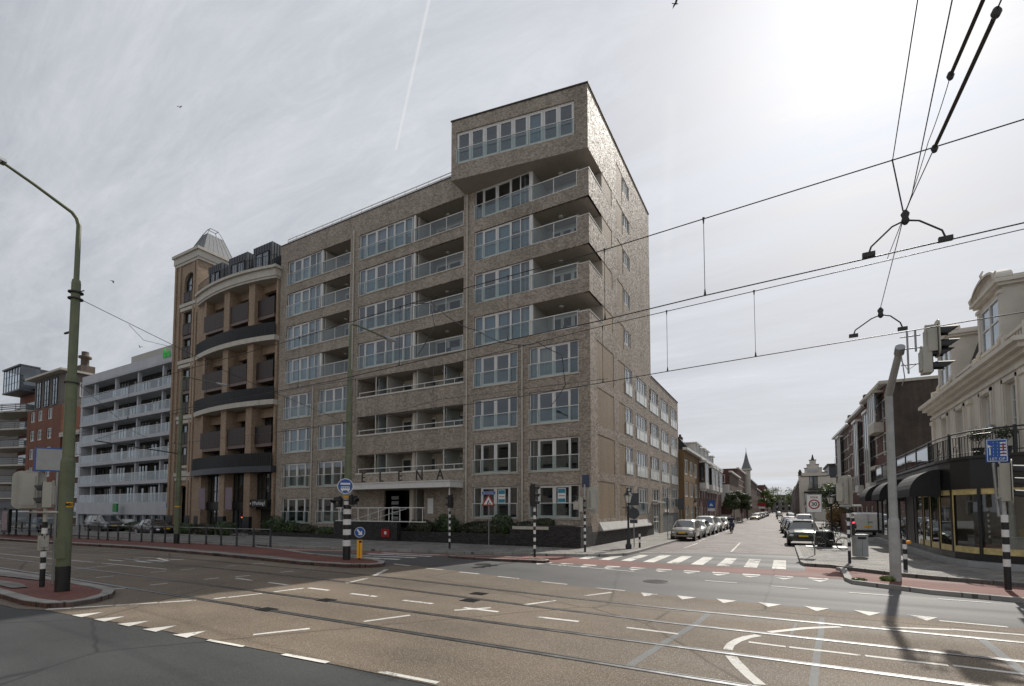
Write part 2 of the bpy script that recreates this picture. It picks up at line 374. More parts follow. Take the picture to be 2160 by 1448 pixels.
# ---------------------------------------------------------------- light and sky
AZ, EL = 9.8, 41.5
sd = Vector((math.sin(R(AZ))*math.cos(R(EL)), math.cos(R(AZ))*math.cos(R(EL)), math.sin(R(EL))))
sl = bpy.data.lights.new('sun', 'SUN'); sl.energy = 3.6; sl.angle = R(.8); sl.color = (1., .95, .87)
so = bpy.data.objects.new('sun', sl); COL.objects.link(so); so.rotation_euler = sd.to_track_quat('Z', 'Y').to_euler(); so.location = (0, 0, 60)
w = bpy.data.worlds.new('World'); SC.world = w; w.use_nodes = True; t = w.node_tree; t.nodes.clear()
out = N(t, 'ShaderNodeOutputWorld'); bg = N(t, 'ShaderNodeBackground'); bg.inputs['Strength'].default_value = .15
sky = N(t, 'ShaderNodeTexSky', sky_type='NISHITA', sun_disc=False, sun_elevation=R(EL), sun_rotation=R(AZ), dust_density=2.5, air_density=1.0)
tc = N(t, 'ShaderNodeTexCoord'); g = tc.outputs['Generated']
nm = N(t, 'ShaderNodeVectorMath', operation='NORMALIZE'); L(t, g, nm.inputs[0]); g = nm.outputs[0]
dp = N(t, 'ShaderNodeVectorMath', operation='DOT_PRODUCT'); L(t, g, dp.inputs[0]); dp.inputs[1].default_value = sd
# cirrus: project the direction onto a high plane and stretch it
sx = N(t, 'ShaderNodeSeparateXYZ'); L(t, g, sx.inputs[0])
mz = N(t, 'ShaderNodeMath', operation='MAXIMUM'); L(t, sx.outputs[2], mz.inputs[0]); mz.inputs[1].default_value = .04
ad = N(t, 'ShaderNodeMath', operation='ADD'); L(t, mz.outputs[0], ad.inputs[0]); ad.inputs[1].default_value = .12
dx = N(t, 'ShaderNodeMath', operation='DIVIDE'); L(t, sx.outputs[0], dx.inputs[0]); L(t, ad.outputs[0], dx.inputs[1])
dy = N(t, 'ShaderNodeMath', operation='DIVIDE'); L(t, sx.outputs[1], dy.inputs[0]); L(t, ad.outputs[0], dy.inputs[1])
cb = N(t, 'ShaderNodeCombineXYZ'); L(t, dx.outputs[0], cb.inputs[0]); L(t, dy.outputs[0], cb.inputs[1])
def cloud(rot, scl, nsc, p0, p1, det=9., rg=.62, dist=.6):
    mp = N(t, 'ShaderNodeMapping'); mp.inputs['Rotation'].default_value = (0, 0, R(rot)); mp.inputs['Scale'].default_value = scl
    L(t, cb.outputs[0], mp.inputs[0]); n = N(t, 'ShaderNodeTexNoise', Scale=nsc, Detail=det, Roughness=rg, Distortion=dist); L(t, mp.outputs[0], n.inputs['Vector'])
    return ramp(t, n.outputs[0], p0, p1)
c1 = cloud(62, (.30, 1.5, 1), 1.1, .38, .70, 10., .66, .9)
c2 = cloud(75, (.8, 2.6, 1), 4.2, .45, .72, 10., .72, 1.2)
c3 = cloud(10, (.5, .9, 1), .55, .35, .7, 4.)
def mth(op, a, b, clamp=False):
    n = N(t, 'ShaderNodeMath', operation=op, use_clamp=clamp)
    for i, q in enumerate((a, b)):
        if isinstance(q, (int, float)): n.inputs[i].default_value = q
        else: L(t, q, n.inputs[i])
    return n.outputs[0]
# two contrails: thin bands on the same high plane
def trail(p, q, w0):
    P, Q = Vector(p), Vector(q); d = (Q-P).normalized(); nrm = Vector((-d.y, d.x, 0))
    a = N(t, 'ShaderNodeVectorMath', operation='DOT_PRODUCT'); L(t, cb.outputs[0], a.inputs[0]); a.inputs[1].default_value = nrm
    s0 = N(t, 'ShaderNodeVectorMath', operation='DOT_PRODUCT'); L(t, cb.outputs[0], s0.inputs[0]); s0.inputs[1].default_value = d
    e = mth('ABSOLUTE', mth('SUBTRACT', a.outputs['Value'], nrm.dot(P)), 0)
    band = mth('SUBTRACT', 1., mth('DIVIDE', e, w0), True)
    lo, hi = d.dot(P), d.dot(Q)
    on = mth('MULTIPLY', mth('GREATER_THAN', s0.outputs['Value'], lo), mth('LESS_THAN', s0.outputs['Value'], hi))
    return mth('MULTIPLY', band, on)
TRAIL_A, TRAIL_B = (-0.4857, 0.6004, 0), (-0.7665, 0.8202, 0)
TRAIL_C, TRAIL_D = (-0.3154, 1.5805, 0), (-0.1823, 0.9882, 0)
tr1 = mth('MULTIPLY', trail(TRAIL_A, TRAIL_B, .004), .5)
tr2 = mth('MULTIPLY', trail(TRAIL_C, TRAIL_D, .02), .10)
dpm = mth('MAXIMUM', dp.outputs['Value'], 0.)
gl1 = mth('POWER', dpm, 600.); gl2 = mth('POWER', dpm, 45.); gl4 = mth('POWER', dpm, 4.)
gl3 = mth('POWER', mth('MULTIPLY', mth('ADD', dp.outputs['Value'], 1.), .5), 2.0)
cl = mth('ADD', mth('ADD', mth('MULTIPLY', c1, .50), mth('MULTIPLY', c3, .22)), mth('MULTIPLY', c2, .15))
hz = mth('POWER', mth('SUBTRACT', 1., mz.outputs[0], True), 5.)
veil = mth('ADD', cl, mth('MULTIPLY', hz, .12))
lum = mth('ADD', mth('ADD', mth('ADD', mth('MULTIPLY', gl1, 3.0), mth('MULTIPLY', gl2, 1.15)), mth('MULTIPLY', gl4, .40)), mth('MULTIPLY', gl3, .7))
base = mth('ADD', lum, 2.9)
cw = N(t, 'ShaderNodeVectorMath', operation='SCALE'); cw.inputs[0].default_value = (.93, .965, 1.03)
L(t, mth('MULTIPLY', base, mth('ADD', .74, mth('MULTIPLY', veil, .75))), cw.inputs['Scale'])
mx = mixc(t, sky.outputs[0], cw.outputs[0], mth('ADD', .88, mth('MULTIPLY', veil, .2), True))
tw = N(t, 'ShaderNodeVectorMath', operation='SCALE'); tw.inputs[0].default_value = (1., 1., 1.)
L(t, mth('MULTIPLY', base, 1.35), tw.inputs['Scale'])
mx = mixc(t, mx, tw.outputs[0], mth('MAXIMUM', tr1, tr2))
L(t, mx, bg.inputs[0]); L(t, bg.outputs[0], out.inputs[0])
SC.view_settings.view_transform = 'Standard'; SC.view_settings.look = 'None'; SC.view_settings.exposure = .22; SC.view_settings.gamma = 1
MARKS=[[(-13.6,4.71),(-13.15,4.72),(-13.39,5.19)],[(-12.7,4.76),(-12.23,4.77),(-12.45,5.22)],[(-11.76,4.8),(-11.31,4.81),(-11.51,5.26)],[(-10.82,4.83),(-10.37,4.85),(-10.58,5.32)],[(-9.86,4.89),(-9.41,4.9),(-9.62,5.36)],[(-8.91,4.96),(-7.97,5.02),(-7.99,5.1),(-8.94,5.04)],[(-7.02,5.06),(-6.05,5.11),(-6.05,5.21),(-7.0,5.15)],[(-5.08,5.19),(-4.07,5.23),(-4.07,5.32),(-5.04,5.28)],[(-14.93,4.74),(-14.59,5.08),(-14.49,4.98),(-14.83,4.64)],[(-14.61,5.11),(-14.16,5.71),(-14.06,5.63),(-14.51,5.03)],[(-14.12,5.73),(-13.61,6.4),(-13.51,6.32),(-14.02,5.65)],[(-13.57,6.42),(-13.11,7.04),(-13.01,6.96),(-13.47,6.34)],[(-12.93,7.34),(-12.87,7.62),(-12.75,7.6),(-12.81,7.32)],[(-12.82,7.64),(-12.59,8.45),(-12.47,8.41),(-12.7,7.6)],[(-12.56,8.77),(-12.38,9.59),(-12.26,9.57),(-12.44,8.75)],[(-12.07,10.86),(-12.32,12.04),(-12.18,12.08),(-11.93,10.9)],[(-12.56,12.48),(-13.44,14.05),(-13.3,14.13),(-12.42,12.56)],[(-35.59,9.33),(-24.23,9.93),(-24.23,9.83),(-35.59,9.23)],[(-24.23,9.93),(-20.76,10.07),(-20.76,9.97),(-24.23,9.83)],[(-23.84,7.13),(-24.28,9.87),(-24.18,9.89),(-23.74,7.15)],[(-17.1,6.64),(-16.94,7.07),(-16.84,7.03),(-17.0,6.6)],[(-16.96,7.72),(-16.87,8.16),(-16.77,8.14),(-16.86,7.7)],[(-20.39,7.66),(-20.33,8.13),(-20.23,8.11),(-20.29,7.64)],[(-20.32,9.25),(-20.24,9.71),(-20.14,9.69),(-20.22,9.23)],[(-20.18,10.18),(-20.06,10.65),(-19.96,10.63),(-20.08,10.16)],[(-16.77,9.19),(-16.71,9.64),(-16.61,9.62),(-16.67,9.17)],[(-16.49,10.07),(-16.36,10.51),(-16.26,10.49),(-16.39,10.05)],[(-16.09,9.92),(-15.08,9.86),(-15.08,9.76),(-16.09,9.82)],[(-14.25,9.84),(-13.25,9.8),(-13.25,9.7),(-14.25,9.74)],[(-19.8,11.71),(-19.74,12.19),(-19.64,12.17),(-19.7,11.69)],[(-19.69,12.76),(-19.62,13.23),(-19.52,13.21),(-19.59,12.74)],[(-16.22,11.59),(-16.09,12.04),(-15.99,12.02),(-16.12,11.57)],[(-8.61,5.64),(-8.17,6.37),(-8.09,6.31),(-8.53,5.58)],[(-12.23,9.75),(-11.37,9.75),(-11.37,9.63),(-12.23,9.63)],[(-10.41,9.67),(-9.46,9.67),(-9.46,9.55),(-10.41,9.55)],[(-8.5,9.61),(-7.55,9.62),(-7.55,9.5),(-8.5,9.49)],[(-6.61,9.59),(-5.68,9.59),(-5.68,9.47),(-6.61,9.47)],[(-6.68,9.22),(-6.1,9.87),(-6.02,9.79),(-6.6,9.14)],[(-4.7,9.55),(-3.75,9.57),(-3.75,9.45),(-4.7,9.43)],[(-7.65,7.4),(-7.22,8.32),(-7.12,8.26),(-7.55,7.34)],[(-8.52,5.81),(-8.11,6.46),(-8.01,6.4),(-8.42,5.75)],[(-5.6,10.54),(-5.16,11.42),(-5.06,11.36),(-5.5,10.48)],[(-14.47,15.76),(-13.42,15.54),(-13.44,15.42),(-14.49,15.64)],[(-12.33,15.21),(-11.42,15.13),(-11.44,15.01),(-12.35,15.09)],[(-10.49,14.89),(-9.57,14.79),(-9.59,14.67),(-10.51,14.77)],[(-8.67,14.58),(-7.75,14.43),(-7.77,14.31),(-8.69,14.46)],[(-6.81,14.19),(-5.88,14.07),(-5.9,13.95),(-6.83,14.07)],[(-26.47,17.99),(-21.55,19.32),(-21.51,19.2),(-26.43,17.87)],[(-6.51,14.13),(-5.89,14.08),(-5.89,13.98),(-6.51,14.03)],[(-4.95,13.86),(-4.0,13.77),(-4.02,13.67),(-4.97,13.76)],[(-4.76,12.43),(-4.3,13.29),(-4.2,13.23),(-4.66,12.37)],[(-4.38,9.53),(-3.75,9.55),(-3.75,9.45),(-4.38,9.43)],[(-2.75,9.54),(-1.78,9.52),(-1.78,9.42),(-2.75,9.44)],[(-0.61,9.54),(-0.05,9.52),(-0.05,9.42),(-0.61,9.44)],[(-0.0,9.53),(0.88,9.55),(0.88,9.45),(0.0,9.43)],[(-2.31,16.99),(-1.36,16.9),(-1.38,16.8),(-2.33,16.89)],[(-0.42,16.76),(0.54,16.64),(0.52,16.54),(-0.44,16.66)],[(-8.65,18.81),(-4.92,18.14),(-4.94,18.04),(-8.67,18.71)],[(-6.84,26.17),(-2.62,28.72),(-2.56,28.62),(-6.78,26.07)],[(-2.66,28.95),(-2.83,37.44),(-2.73,37.44),(-2.56,28.95)],[(-5.38,30.39),(-5.32,35.25),(-5.22,35.25),(-5.28,30.39)],[(-0.42,16.76),(0.55,16.61),(0.53,16.51),(-0.44,16.66)],[(1.48,16.51),(2.45,16.45),(2.45,16.35),(1.48,16.41)],[(3.37,16.45),(4.38,16.41),(4.38,16.31),(3.37,16.35)],[(2.72,13.27),(3.74,13.21),(3.74,13.11),(2.72,13.17)],[(1.58,12.02),(2.3,12.26),(2.34,12.16),(1.62,11.92)],[(2.3,12.26),(2.69,12.41),(2.73,12.31),(2.34,12.16)],[(2.72,12.44),(3.76,12.53),(3.76,12.43),(2.72,12.34)],[(0.4,9.55),(0.98,9.54),(0.98,9.44),(0.4,9.45)],[(1.04,9.56),(2.04,9.57),(2.04,9.47),(1.04,9.46)],[(2.1,9.6),(2.85,9.58),(2.85,9.48),(2.1,9.5)],[(0.92,11.53),(0.56,11.27),(0.48,11.37),(0.84,11.63)],[(0.56,11.27),(0.31,11.06),(0.23,11.16),(0.48,11.37)],[(0.32,11.07),(0.09,10.8),(-0.01,10.88),(0.22,11.15)],[(0.09,10.8),(-0.27,10.39),(-0.37,10.47),(-0.01,10.88)],[(-0.42,10.05),(-0.59,9.81),(-0.71,9.89),(-0.54,10.13)],[(-0.58,9.82),(-0.72,9.47),(-0.86,9.53),(-0.72,9.88)],[(-0.72,9.48),(-0.8,9.13),(-0.94,9.17),(-0.86,9.52)],[(-0.8,9.15),(-0.81,8.81),(-0.95,8.81),(-0.94,9.15)],[(-0.72,8.48),(-0.61,8.14),(-0.77,8.1),(-0.88,8.44)],[(-0.61,8.15),(-0.51,7.88),(-0.67,7.82),(-0.77,8.09)],[(-0.52,7.88),(-0.4,7.58),(-0.54,7.52),(-0.66,7.82)],[(-0.4,7.58),(-0.27,7.31),(-0.41,7.25),(-0.54,7.52)],[(0.62,19.1),(1.1800000000000002,19.1),(1.1800000000000002,19.42),(0.62,19.42)],[(0.65,18.85),(1.15,18.85),(0.9,18.4)],[(-0.38,19.1),(0.18000000000000005,19.1),(0.18000000000000005,19.42),(-0.38,19.42)],[(-0.35,18.85),(0.15000000000000002,18.85),(-0.09999999999999998,18.4)],[(-1.3800000000000001,19.1),(-0.8200000000000001,19.1),(-0.8200000000000001,19.42),(-1.3800000000000001,19.42)],[(-1.35,18.85),(-0.8500000000000001,18.85),(-1.1,18.4)],[(-2.38,19.1),(-1.82,19.1),(-1.82,19.42),(-2.38,19.42)],[(-2.35,18.85),(-1.85,18.85),(-2.1,18.4)],[(-3.38,19.1),(-2.8200000000000003,19.1),(-2.8200000000000003,19.42),(-3.38,19.42)],[(-3.35,18.85),(-2.85,18.85),(-3.1,18.4)],[(-4.38,19.1),(-3.8199999999999994,19.1),(-3.8199999999999994,19.42),(-4.38,19.42)],[(-4.35,18.85),(-3.8499999999999996,18.85),(-4.1,18.4)],[(-5.38,19.1),(-4.819999999999999,19.1),(-4.819999999999999,19.42),(-5.38,19.42)],[(-5.35,18.85),(-4.85,18.85),(-5.1,18.4)],[(-6.38,19.1),(-5.819999999999999,19.1),(-5.819999999999999,19.42),(-6.38,19.42)],[(-6.35,18.85),(-5.85,18.85),(-6.1,18.4)],[(-7.38,19.1),(-6.819999999999999,19.1),(-6.819999999999999,19.42),(-7.38,19.42)],[(-7.35,18.85),(-6.85,18.85),(-7.1,18.4)],[(-8.379999999999999,19.1),(-7.819999999999999,19.1),(-7.819999999999999,19.42),(-8.379999999999999,19.42)],[(-8.35,18.85),(-7.85,18.85),(-8.1,18.4)],[(-9.379999999999999,19.1),(-8.82,19.1),(-8.82,19.42),(-9.379999999999999,19.42)],[(-9.35,18.85),(-8.85,18.85),(-9.1,18.4)],[(-3.55,13.65),(-3.05,13.58),(-3.32,13.1)],[(-2.58,13.65),(-2.08,13.58),(-2.35,13.1)],[(-1.6099999999999999,13.65),(-1.1099999999999999,13.58),(-1.38,13.1)],[(-0.6399999999999997,13.65),(-0.13999999999999968,13.58),(-0.4099999999999997,13.1)],[(0.33000000000000007,13.65),(0.8300000000000001,13.58),(0.56,13.1)],[(1.2999999999999998,13.65),(1.7999999999999998,13.58),(1.5299999999999998,13.1)],[(2.2700000000000005,13.65),(2.7700000000000005,13.58),(2.5000000000000004,13.1)],[(-0.51,21.6),(-0.030000000000000027,21.6),(-0.030000000000000027,25.3),(-0.51,25.3)],[(-1.51,21.6),(-1.03,21.6),(-1.03,25.3),(-1.51,25.3)],[(-2.51,21.6),(-2.0300000000000002,21.6),(-2.0300000000000002,25.3),(-2.51,25.3)],[(-3.51,21.6),(-3.0300000000000002,21.6),(-3.0300000000000002,25.3),(-3.51,25.3)],[(-4.51,21.6),(-4.029999999999999,21.6),(-4.029999999999999,25.3),(-4.51,25.3)],[(-5.51,21.6),(-5.029999999999999,21.6),(-5.029999999999999,25.3),(-5.51,25.3)],[(-6.51,21.6),(-6.029999999999999,21.6),(-6.029999999999999,24.8),(-6.51,24.8)],[(-7.51,21.6),(-7.029999999999999,21.6),(-7.029999999999999,23.9),(-7.51,23.9)],[(-8.51,21.6),(-8.03,21.6),(-8.03,22.9),(-8.51,22.9)],[(-19.33,17.05),(-15.54,17.35),(-15.52,17.01),(-19.31,16.71)],[(-19.37,17.75),(-15.43,18.35),(-15.37,18.01),(-19.31,17.41)],[(-18.95,18.73),(-15.22,19.27),(-15.16,18.93),(-18.89,18.39)],[(-18.71,19.5),(-14.99,20.1),(-14.93,19.76),(-18.65,19.16)],[(-19.33,16.16),(-15.95,16.42),(-15.93,16.08),(-19.31,15.82)],[(-27.04,10.67),(-25.78,10.75),(-25.76,10.59),(-27.02,10.51)],[(-26.74,11.2),(-25.69,11.28),(-25.67,11.12),(-26.72,11.04)],[(-25.47,11.05),(-23.9,11.0),(-23.9,10.84),(-25.47,10.89)],[(-26.91,11.53),(-26.58,12.26),(-26.44,12.2),(-26.77,11.47)],[(-25.33,11.48),(-23.95,11.57),(-23.93,11.41),(-25.31,11.32)],[(-25.17,12.15),(-24.15,12.36),(-24.11,12.2),(-25.13,11.99)],[(-25.99,12.2),(-24.0,11.72),(-24.04,11.56),(-26.03,12.04)],[(-5.55,37.5),(-5.45,37.5),(-5.45,41),(-5.55,41)],[(-5.55,46.5),(-5.45,46.5),(-5.45,50),(-5.55,50)],[(-5.55,55.5),(-5.45,55.5),(-5.45,59),(-5.55,59)]]
# ---------------------------------------------------------------- ground
def sheet(name, mat, polys, z, **k):
    m = MB()
    for p in polys: m.quad(*[(x, y, z) for x, y in (p if area2(p) > 0 else p[::-1])])
    return m.obj(name, mat, kind='structure')
gm = MB(); gm.quad((-600, -150, -.004), (500, -150, -.004), (500, 900, -.004), (-600, 900, -.004))
gm.obj('ground', M['asphalt2'], kind='structure')
FAR = [(80, 9.5), (12, 12.3), (4, 13.2), (-2, 13.5), (-5.1, 13.75), (-10.8, 15.1), (-14.4, 15.8)]
KF = [(-300, 15), (-60, 18.4), (-28, 19.0), (-18.4, 20.2), (-14.5, 20.9), (-11.5, 21.6), (-8.9, 22.5), (-7.6, 23.2), (-6.95, 24.2), (-6.85, 26)]
sheet('road', M['asphalt'], [FAR + [(-14.4, 14.0), (-30, 14.0), (-60, 13), (-300, 10), (-300, 20), (-60, 20.5), (-7.0, 24.5), (-7, 29), (.6, 29), (.7, 23), (1.8, 22), (1.8, 18.8), (20, 15.6), (80, 12)]], 0.)
sheet('tram_road', M['tram'], [FAR[::-1] + [(80, 5.4), (-3, 5.22), (-7.1, 5.12), (-11, 4.95), (-13.7, 4.72), (-14.8, 4.66), (-15.6, 4.4), (-300, 2.0), (-300, 12), (-60, 13.2), (-30, 14.6), (-14.4, 14.6)]], .004)
IN = [(.55, 23.9), (.62, 23.2), (1.0, 23.1), (1.49, 23.05), (2.06, 22.4), (3.14, 21.4), (4.11, 20.8), (6.14, 20.1), (9, 19.4), (20, 17.6), (80, 11.5)]
OUT = [(1.74, 22.15), (1.62, 19.1), (1.75, 18.4), (2.6, 17.8), (3.39, 17.25), (5.07, 16.75), (8, 16.1), (20, 14.6), (80, 9.9)]
cyc = [(-60, 16.9), (-28, 17.5), (-18.4, 18.9), (-14, 19.3), (-9.9, 19.35), (-3.2, 19.55), (1.62, 19.55)] + OUT[2:] + IN[::-1][:-1] + [(.62, 21.35), (-3.4, 21.35), (-8, 21.55), (-9.2, 22.3), (-11.6, 21.4), (-14.5, 20.7), (-18.4, 20.0), (-28, 18.8), (-60, 18.2)]
sheet('cycle_path', M['redpath'], [cyc], .004)
def kerb(name, pts, w=.16, z0=-.02, z1=.13, closed=False, mat='kerb'):
    m = MB(); n = len(pts); V = [Vector((x, y, 0)) for x, y in pts]; inn = []
    for i in range(n):
        a = V[i-1] if (i or closed) else V[i]; b = V[(i+1) % n] if (i < n-1 or closed) else V[i]
        d = (b-a).normalized(); inn.append(V[i] + Vector((-d.y, d.x, 0))*w)
    for i in range(n if closed else n-1):
        j = (i+1) % n
        P, Q, Rr, S_ = V[i], V[j], inn[j], inn[i]
        m.add([(P.x, P.y, z0), (Q.x, Q.y, z0), (Rr.x, Rr.y, z0), (S_.x, S_.y, z0), (P.x, P.y, z1), (Q.x, Q.y, z1), (Rr.x, Rr.y, z1), (S_.x, S_.y, z1)],
              [(0, 1, 5, 4), (4, 5, 6, 7), (3, 7, 6, 2)])
    return m.obj(name, M[mat], kind='structure')
def slab(name, mat, poly, z1, z0=-.01):
    m = MB(); m.prism(poly, z0, z1); return m.obj(name, M[mat], kind='structure')
# pavements
slab('pavement', 'tile', [(x, y+.1) for x, y in KF[:-1]] + [(-6.95, 26), (-6.95, 400), (-60, 400), (-60, 28.5), (-300, 28.5)], .12)
kerb('kerb', KF + [(-6.85, 400)])
LR = [(.5, 23.9), (.45, 34.3), (2.0, 35.3), (2.0, 300)]
slab('pavement', 'tile', IN[::-1] + [(.52, 34.2), (2.08, 35.2), (2.08, 300), (80, 300)], .12)
kerb('kerb', [(2.0, 300), (2.0, 35.3), (.45, 34.3), (.5, 23.9)] + IN[1:], w=.16)
kerb('kerb', [(1.62, 22.3)] + OUT, w=.2, z1=.115)
IS = OUT[1:]; 
slab('refuge_island', 'redtile', [(x+.15, y+.2) for x, y in OUT[1:7]] + [(8, 16.4), (8, 17.9), (5.3, 18.7), (3.6, 19.4), (2.2, 19.9), (1.8, 20.0)], .10)
isl = [(-13.8, 18.84), (-11.2, 18.8), (-9.1, 19.05), (-8.95, 19.35), (-9.2, 19.7), (-10.4, 19.95), (-12.0, 19.9), (-13.9, 19.5), (-14.2, 19.1)]
slab('refuge_island', 'redtile', isl, .10); kerb('kerb', isl, w=.15, z1=.115, closed=True)
li = [(-60, 3.4), (-26, 4.35), (-19.5, 4.75), (-17.2, 4.66), (-16.0, 4.62), (-15.1, 4.75), (-14.75, 5.1), (-14.85, 5.6), (-15.3, 6.1), (-16.1, 6.5), (-17.1, 6.6), (-19.6, 6.62), (-30, 6.45), (-60, 5.9)]
slab('refuge_island', 'redtile', li, .11); kerb('kerb', li, w=.26, z1=.13, closed=True)
ci = [(-60, 12.9), (-46, 13.4), (-40, 13.75), (-33.2, 14.3), (-26.7, 14.1), (-21.1, 13.85), (-17.6, 13.55), (-15.2, 13.75), (-14.3, 14.2), (-14.15, 14.7), (-14.6, 15.3), (-15.7, 15.85), (-18, 16.1), (-20.4, 16.3), (-24, 17.4), (-28, 18.0), (-34, 17.7), (-46, 17.0), (-60, 16.4)]
slab('tram_platform', 'redtile', ci, .13); kerb('kerb', ci, w=.25, z1=.155, closed=True)
# tactile / pale paving bands on the platforms
sheet('paving_band', M['tile'], [[(-46, 13.75), (-40, 14.1), (-33.2, 14.65), (-26.7, 14.45), (-21.1, 14.25), (-17.6, 13.95), (-17.6, 14.1), (-21.1, 14.55), (-26.7, 14.85), (-33.2, 15.0), (-40, 14.4), (-46, 14.0)],
   [(-21.5, 5.2), (-18.7, 5.15), (-18.6, 5.45), (-19.7, 5.6), (-22.5, 5.5)], [(-27, 5.3), (-22.5, 5.9), (-20.2, 6.1), (-20.1, 6.3), (-26, 6.3), (-30, 5.8)]], .136)
sheet('brick_street', M['clinker'], [[(-6.85, 25.9), (-2.6, 28.6), (.45, 28.5), (.45, 34.35), (2.0, 35.35), (2.0, 400), (-6.85, 400)]], .004)
# rails
def railpts(y0, far):
    pts = []
    for i in range(0, 61):
        x = 40 - i*3.0
        y = y0
        if far:
            s = min(1, max(0, (-1-x)/14.)); s = s*s*(3-2*s); y = y0 + .85*s
            if x < -28: y -= ((-28-x)/30.)**1.5*1.2
        else:
            if x < -22: y -= ((-22-x)/40.)**1.6*.9
        pts.append((x, y))
    return pts
for k, (y0, fr) in enumerate(((7.14, 0), (8.6, 0), (10.3, 1), (11.77, 1))):
    pts = railpts(y0, fr); a = MB(); b = MB(); c = MB()
    for (x0, ya), (x1, yb) in zip(pts, pts[1:]):
        a.quad((x0, ya-.085, .008), (x1, yb-.085, .008), (x1, yb+.085, .008), (x0, ya+.085, .008))
        b.quad((x0, ya-.065, .013), (x1, yb-.065, .013), (x1, yb+.008, .013), (x0, ya+.008, .013))
        c.quad((x0, ya+.045, .013), (x1, yb+.045, .013), (x1, yb+.06, .013), (x0, ya+.06, .013))
    ro = thing('tram_rail', ('grooved tram rail closest to the camera', 'second grooved tram rail from the camera', 'third grooved tram rail from the camera', 'grooved tram rail farthest from the camera')[k], 'tram rail', (0, y0, 0), 'tram rails set in the road')
    a.obj('rail_groove', M['groove'], ro); b.obj('rail_head', M['rail'], ro); c.obj('guard_lip', M['rail'], ro)
mm = MB()
for i, p in enumerate(MARKS):
    if area2(p) < 0: p = p[::-1]
    mm.quad(*[(x, y, .0085 + (.0005*(i % 3))) for x, y in p])
mm.obj('road_marking', M['paint'], kind='structure')
# expansion joints, sealant lines, covers
def jl(pts, w, mat, name):
    m = MB()
    for (a, b), (c, d) in zip(pts, pts[1:]):
        v = Vector((c-a, d-b, 0)); n = Vector((-v.y, v.x, 0)).normalized()*w/2
        m.quad((a+n.x, b+n.y, .0075), (c+n.x, d+n.y, .0075), (c-n.x, d-n.y, .0075), (a-n.x, b-n.y, .0075))
    return m.obj(name, M[mat], kind='structure')
jl([(-1.53, 11.59), (-1.64, 10.3), (-1.86, 8.85), (-2.06, 7.2)], .13, 'patch', 'sealant_strip')
jl([(.62, 12.39), (.52, 10.79), (.4, 9.48), (.26, 7.59), (.2, 5.5)], .10, 'patch', 'sealant_strip')
jl([(2.98, 11.71), (2.87, 9.61), (2.8, 8)], .14, 'patch', 'sealant_strip')
jl([(.14, 11.53), (.03, 10.4)], .05, 'patch', 'sealant_strip')
def cover(x, y, r, lab):
    m = MB(); m.lathe([(r, .0), (r, .009), (r-.03, .011)], (x, y), 20); 
    for i in range(-4, 5): 
        l = math.sqrt(max(0, (r-.06)**2-(i*r/5)**2)); m.box(x-l, x+l, y+i*r/5-.015, y+i*r/5+.015, .011, .016)
    tag(m.obj('manhole_cover', M['iron']), lab, 'manhole cover')
cover(-3.65, 16.0, .42, 'round iron manhole cover in the grey asphalt before the zebra crossing')
cover(-11.1, 17.4, .38, 'round iron manhole cover in the asphalt near the small island')
for n_, (x, y) in enumerate(((-7.0, 10.35), (-7.35, 11.3), (-10.2, 8.62), (-10.45, 7.16))):
    m = MB(); m.box(x-.22, x+.22, y-.16, y+.16, .0, .014)
    for q in range(-3, 4): m.box(x-.2, x+.2, y+q*.045-.008, y+q*.045+.008, .014, .019)
    tag(m.obj('rail_drain', M['groove']), ('small black drain grate over the third rail', 'small black drain grate over the farthest rail', 'small black drain grate over the second rail', 'small black drain grate over the closest rail')[n_], 'drain', 'drain grates on the rails')
# ---------------------------------------------------------------- facade tools
def wallface(m, u0, u1, z0, z1, ops, dep=.16, skip=()):
    us = sorted({u0, u1, *[min(max(o[0], u0), u1) for o in ops], *[min(max(o[1], u0), u1) for o in ops]})
    zs = sorted({z0, z1, *[min(max(o[2], z0), z1) for o in ops], *[min(max(o[3], z0), z1) for o in ops]})
    for j in range(len(zs)-1):
        run = None
        for i in range(len(us)-1):
            cu = (us[i]+us[i+1])/2; cz = (zs[j]+zs[j+1])/2
            hole = any(o[0] < cu < o[1] and o[2] < cz < o[3] for o in ops)
            if not hole and run is None: run = us[i]
            if run is not None and (hole or i == len(us)-2):
                e = us[i] if hole else us[i+1]
                m.quad((run, 0, zs[j]), (e, 0, zs[j]), (e, 0, zs[j+1]), (run, 0, zs[j+1])); run = None
    for o in ops:
        a, b, c, d = o[:4]; k = o[4] if len(o) > 4 else ''
        if 'b' not in k: m.quad((a, 0, c), (b, 0, c), (b, dep, c), (a, dep, c))
        if 't' not in k: m.quad((a, 0, d), (b, 0, d), (b, dep, d), (a, dep, d))
        if 'l' not in k: m.quad((a, 0, c), (a, dep, c), (a, dep, d), (a, 0, d))
        if 'r' not in k: m.quad((b, 0, c), (b, dep, c), (b, dep, d), (b, 0, d))
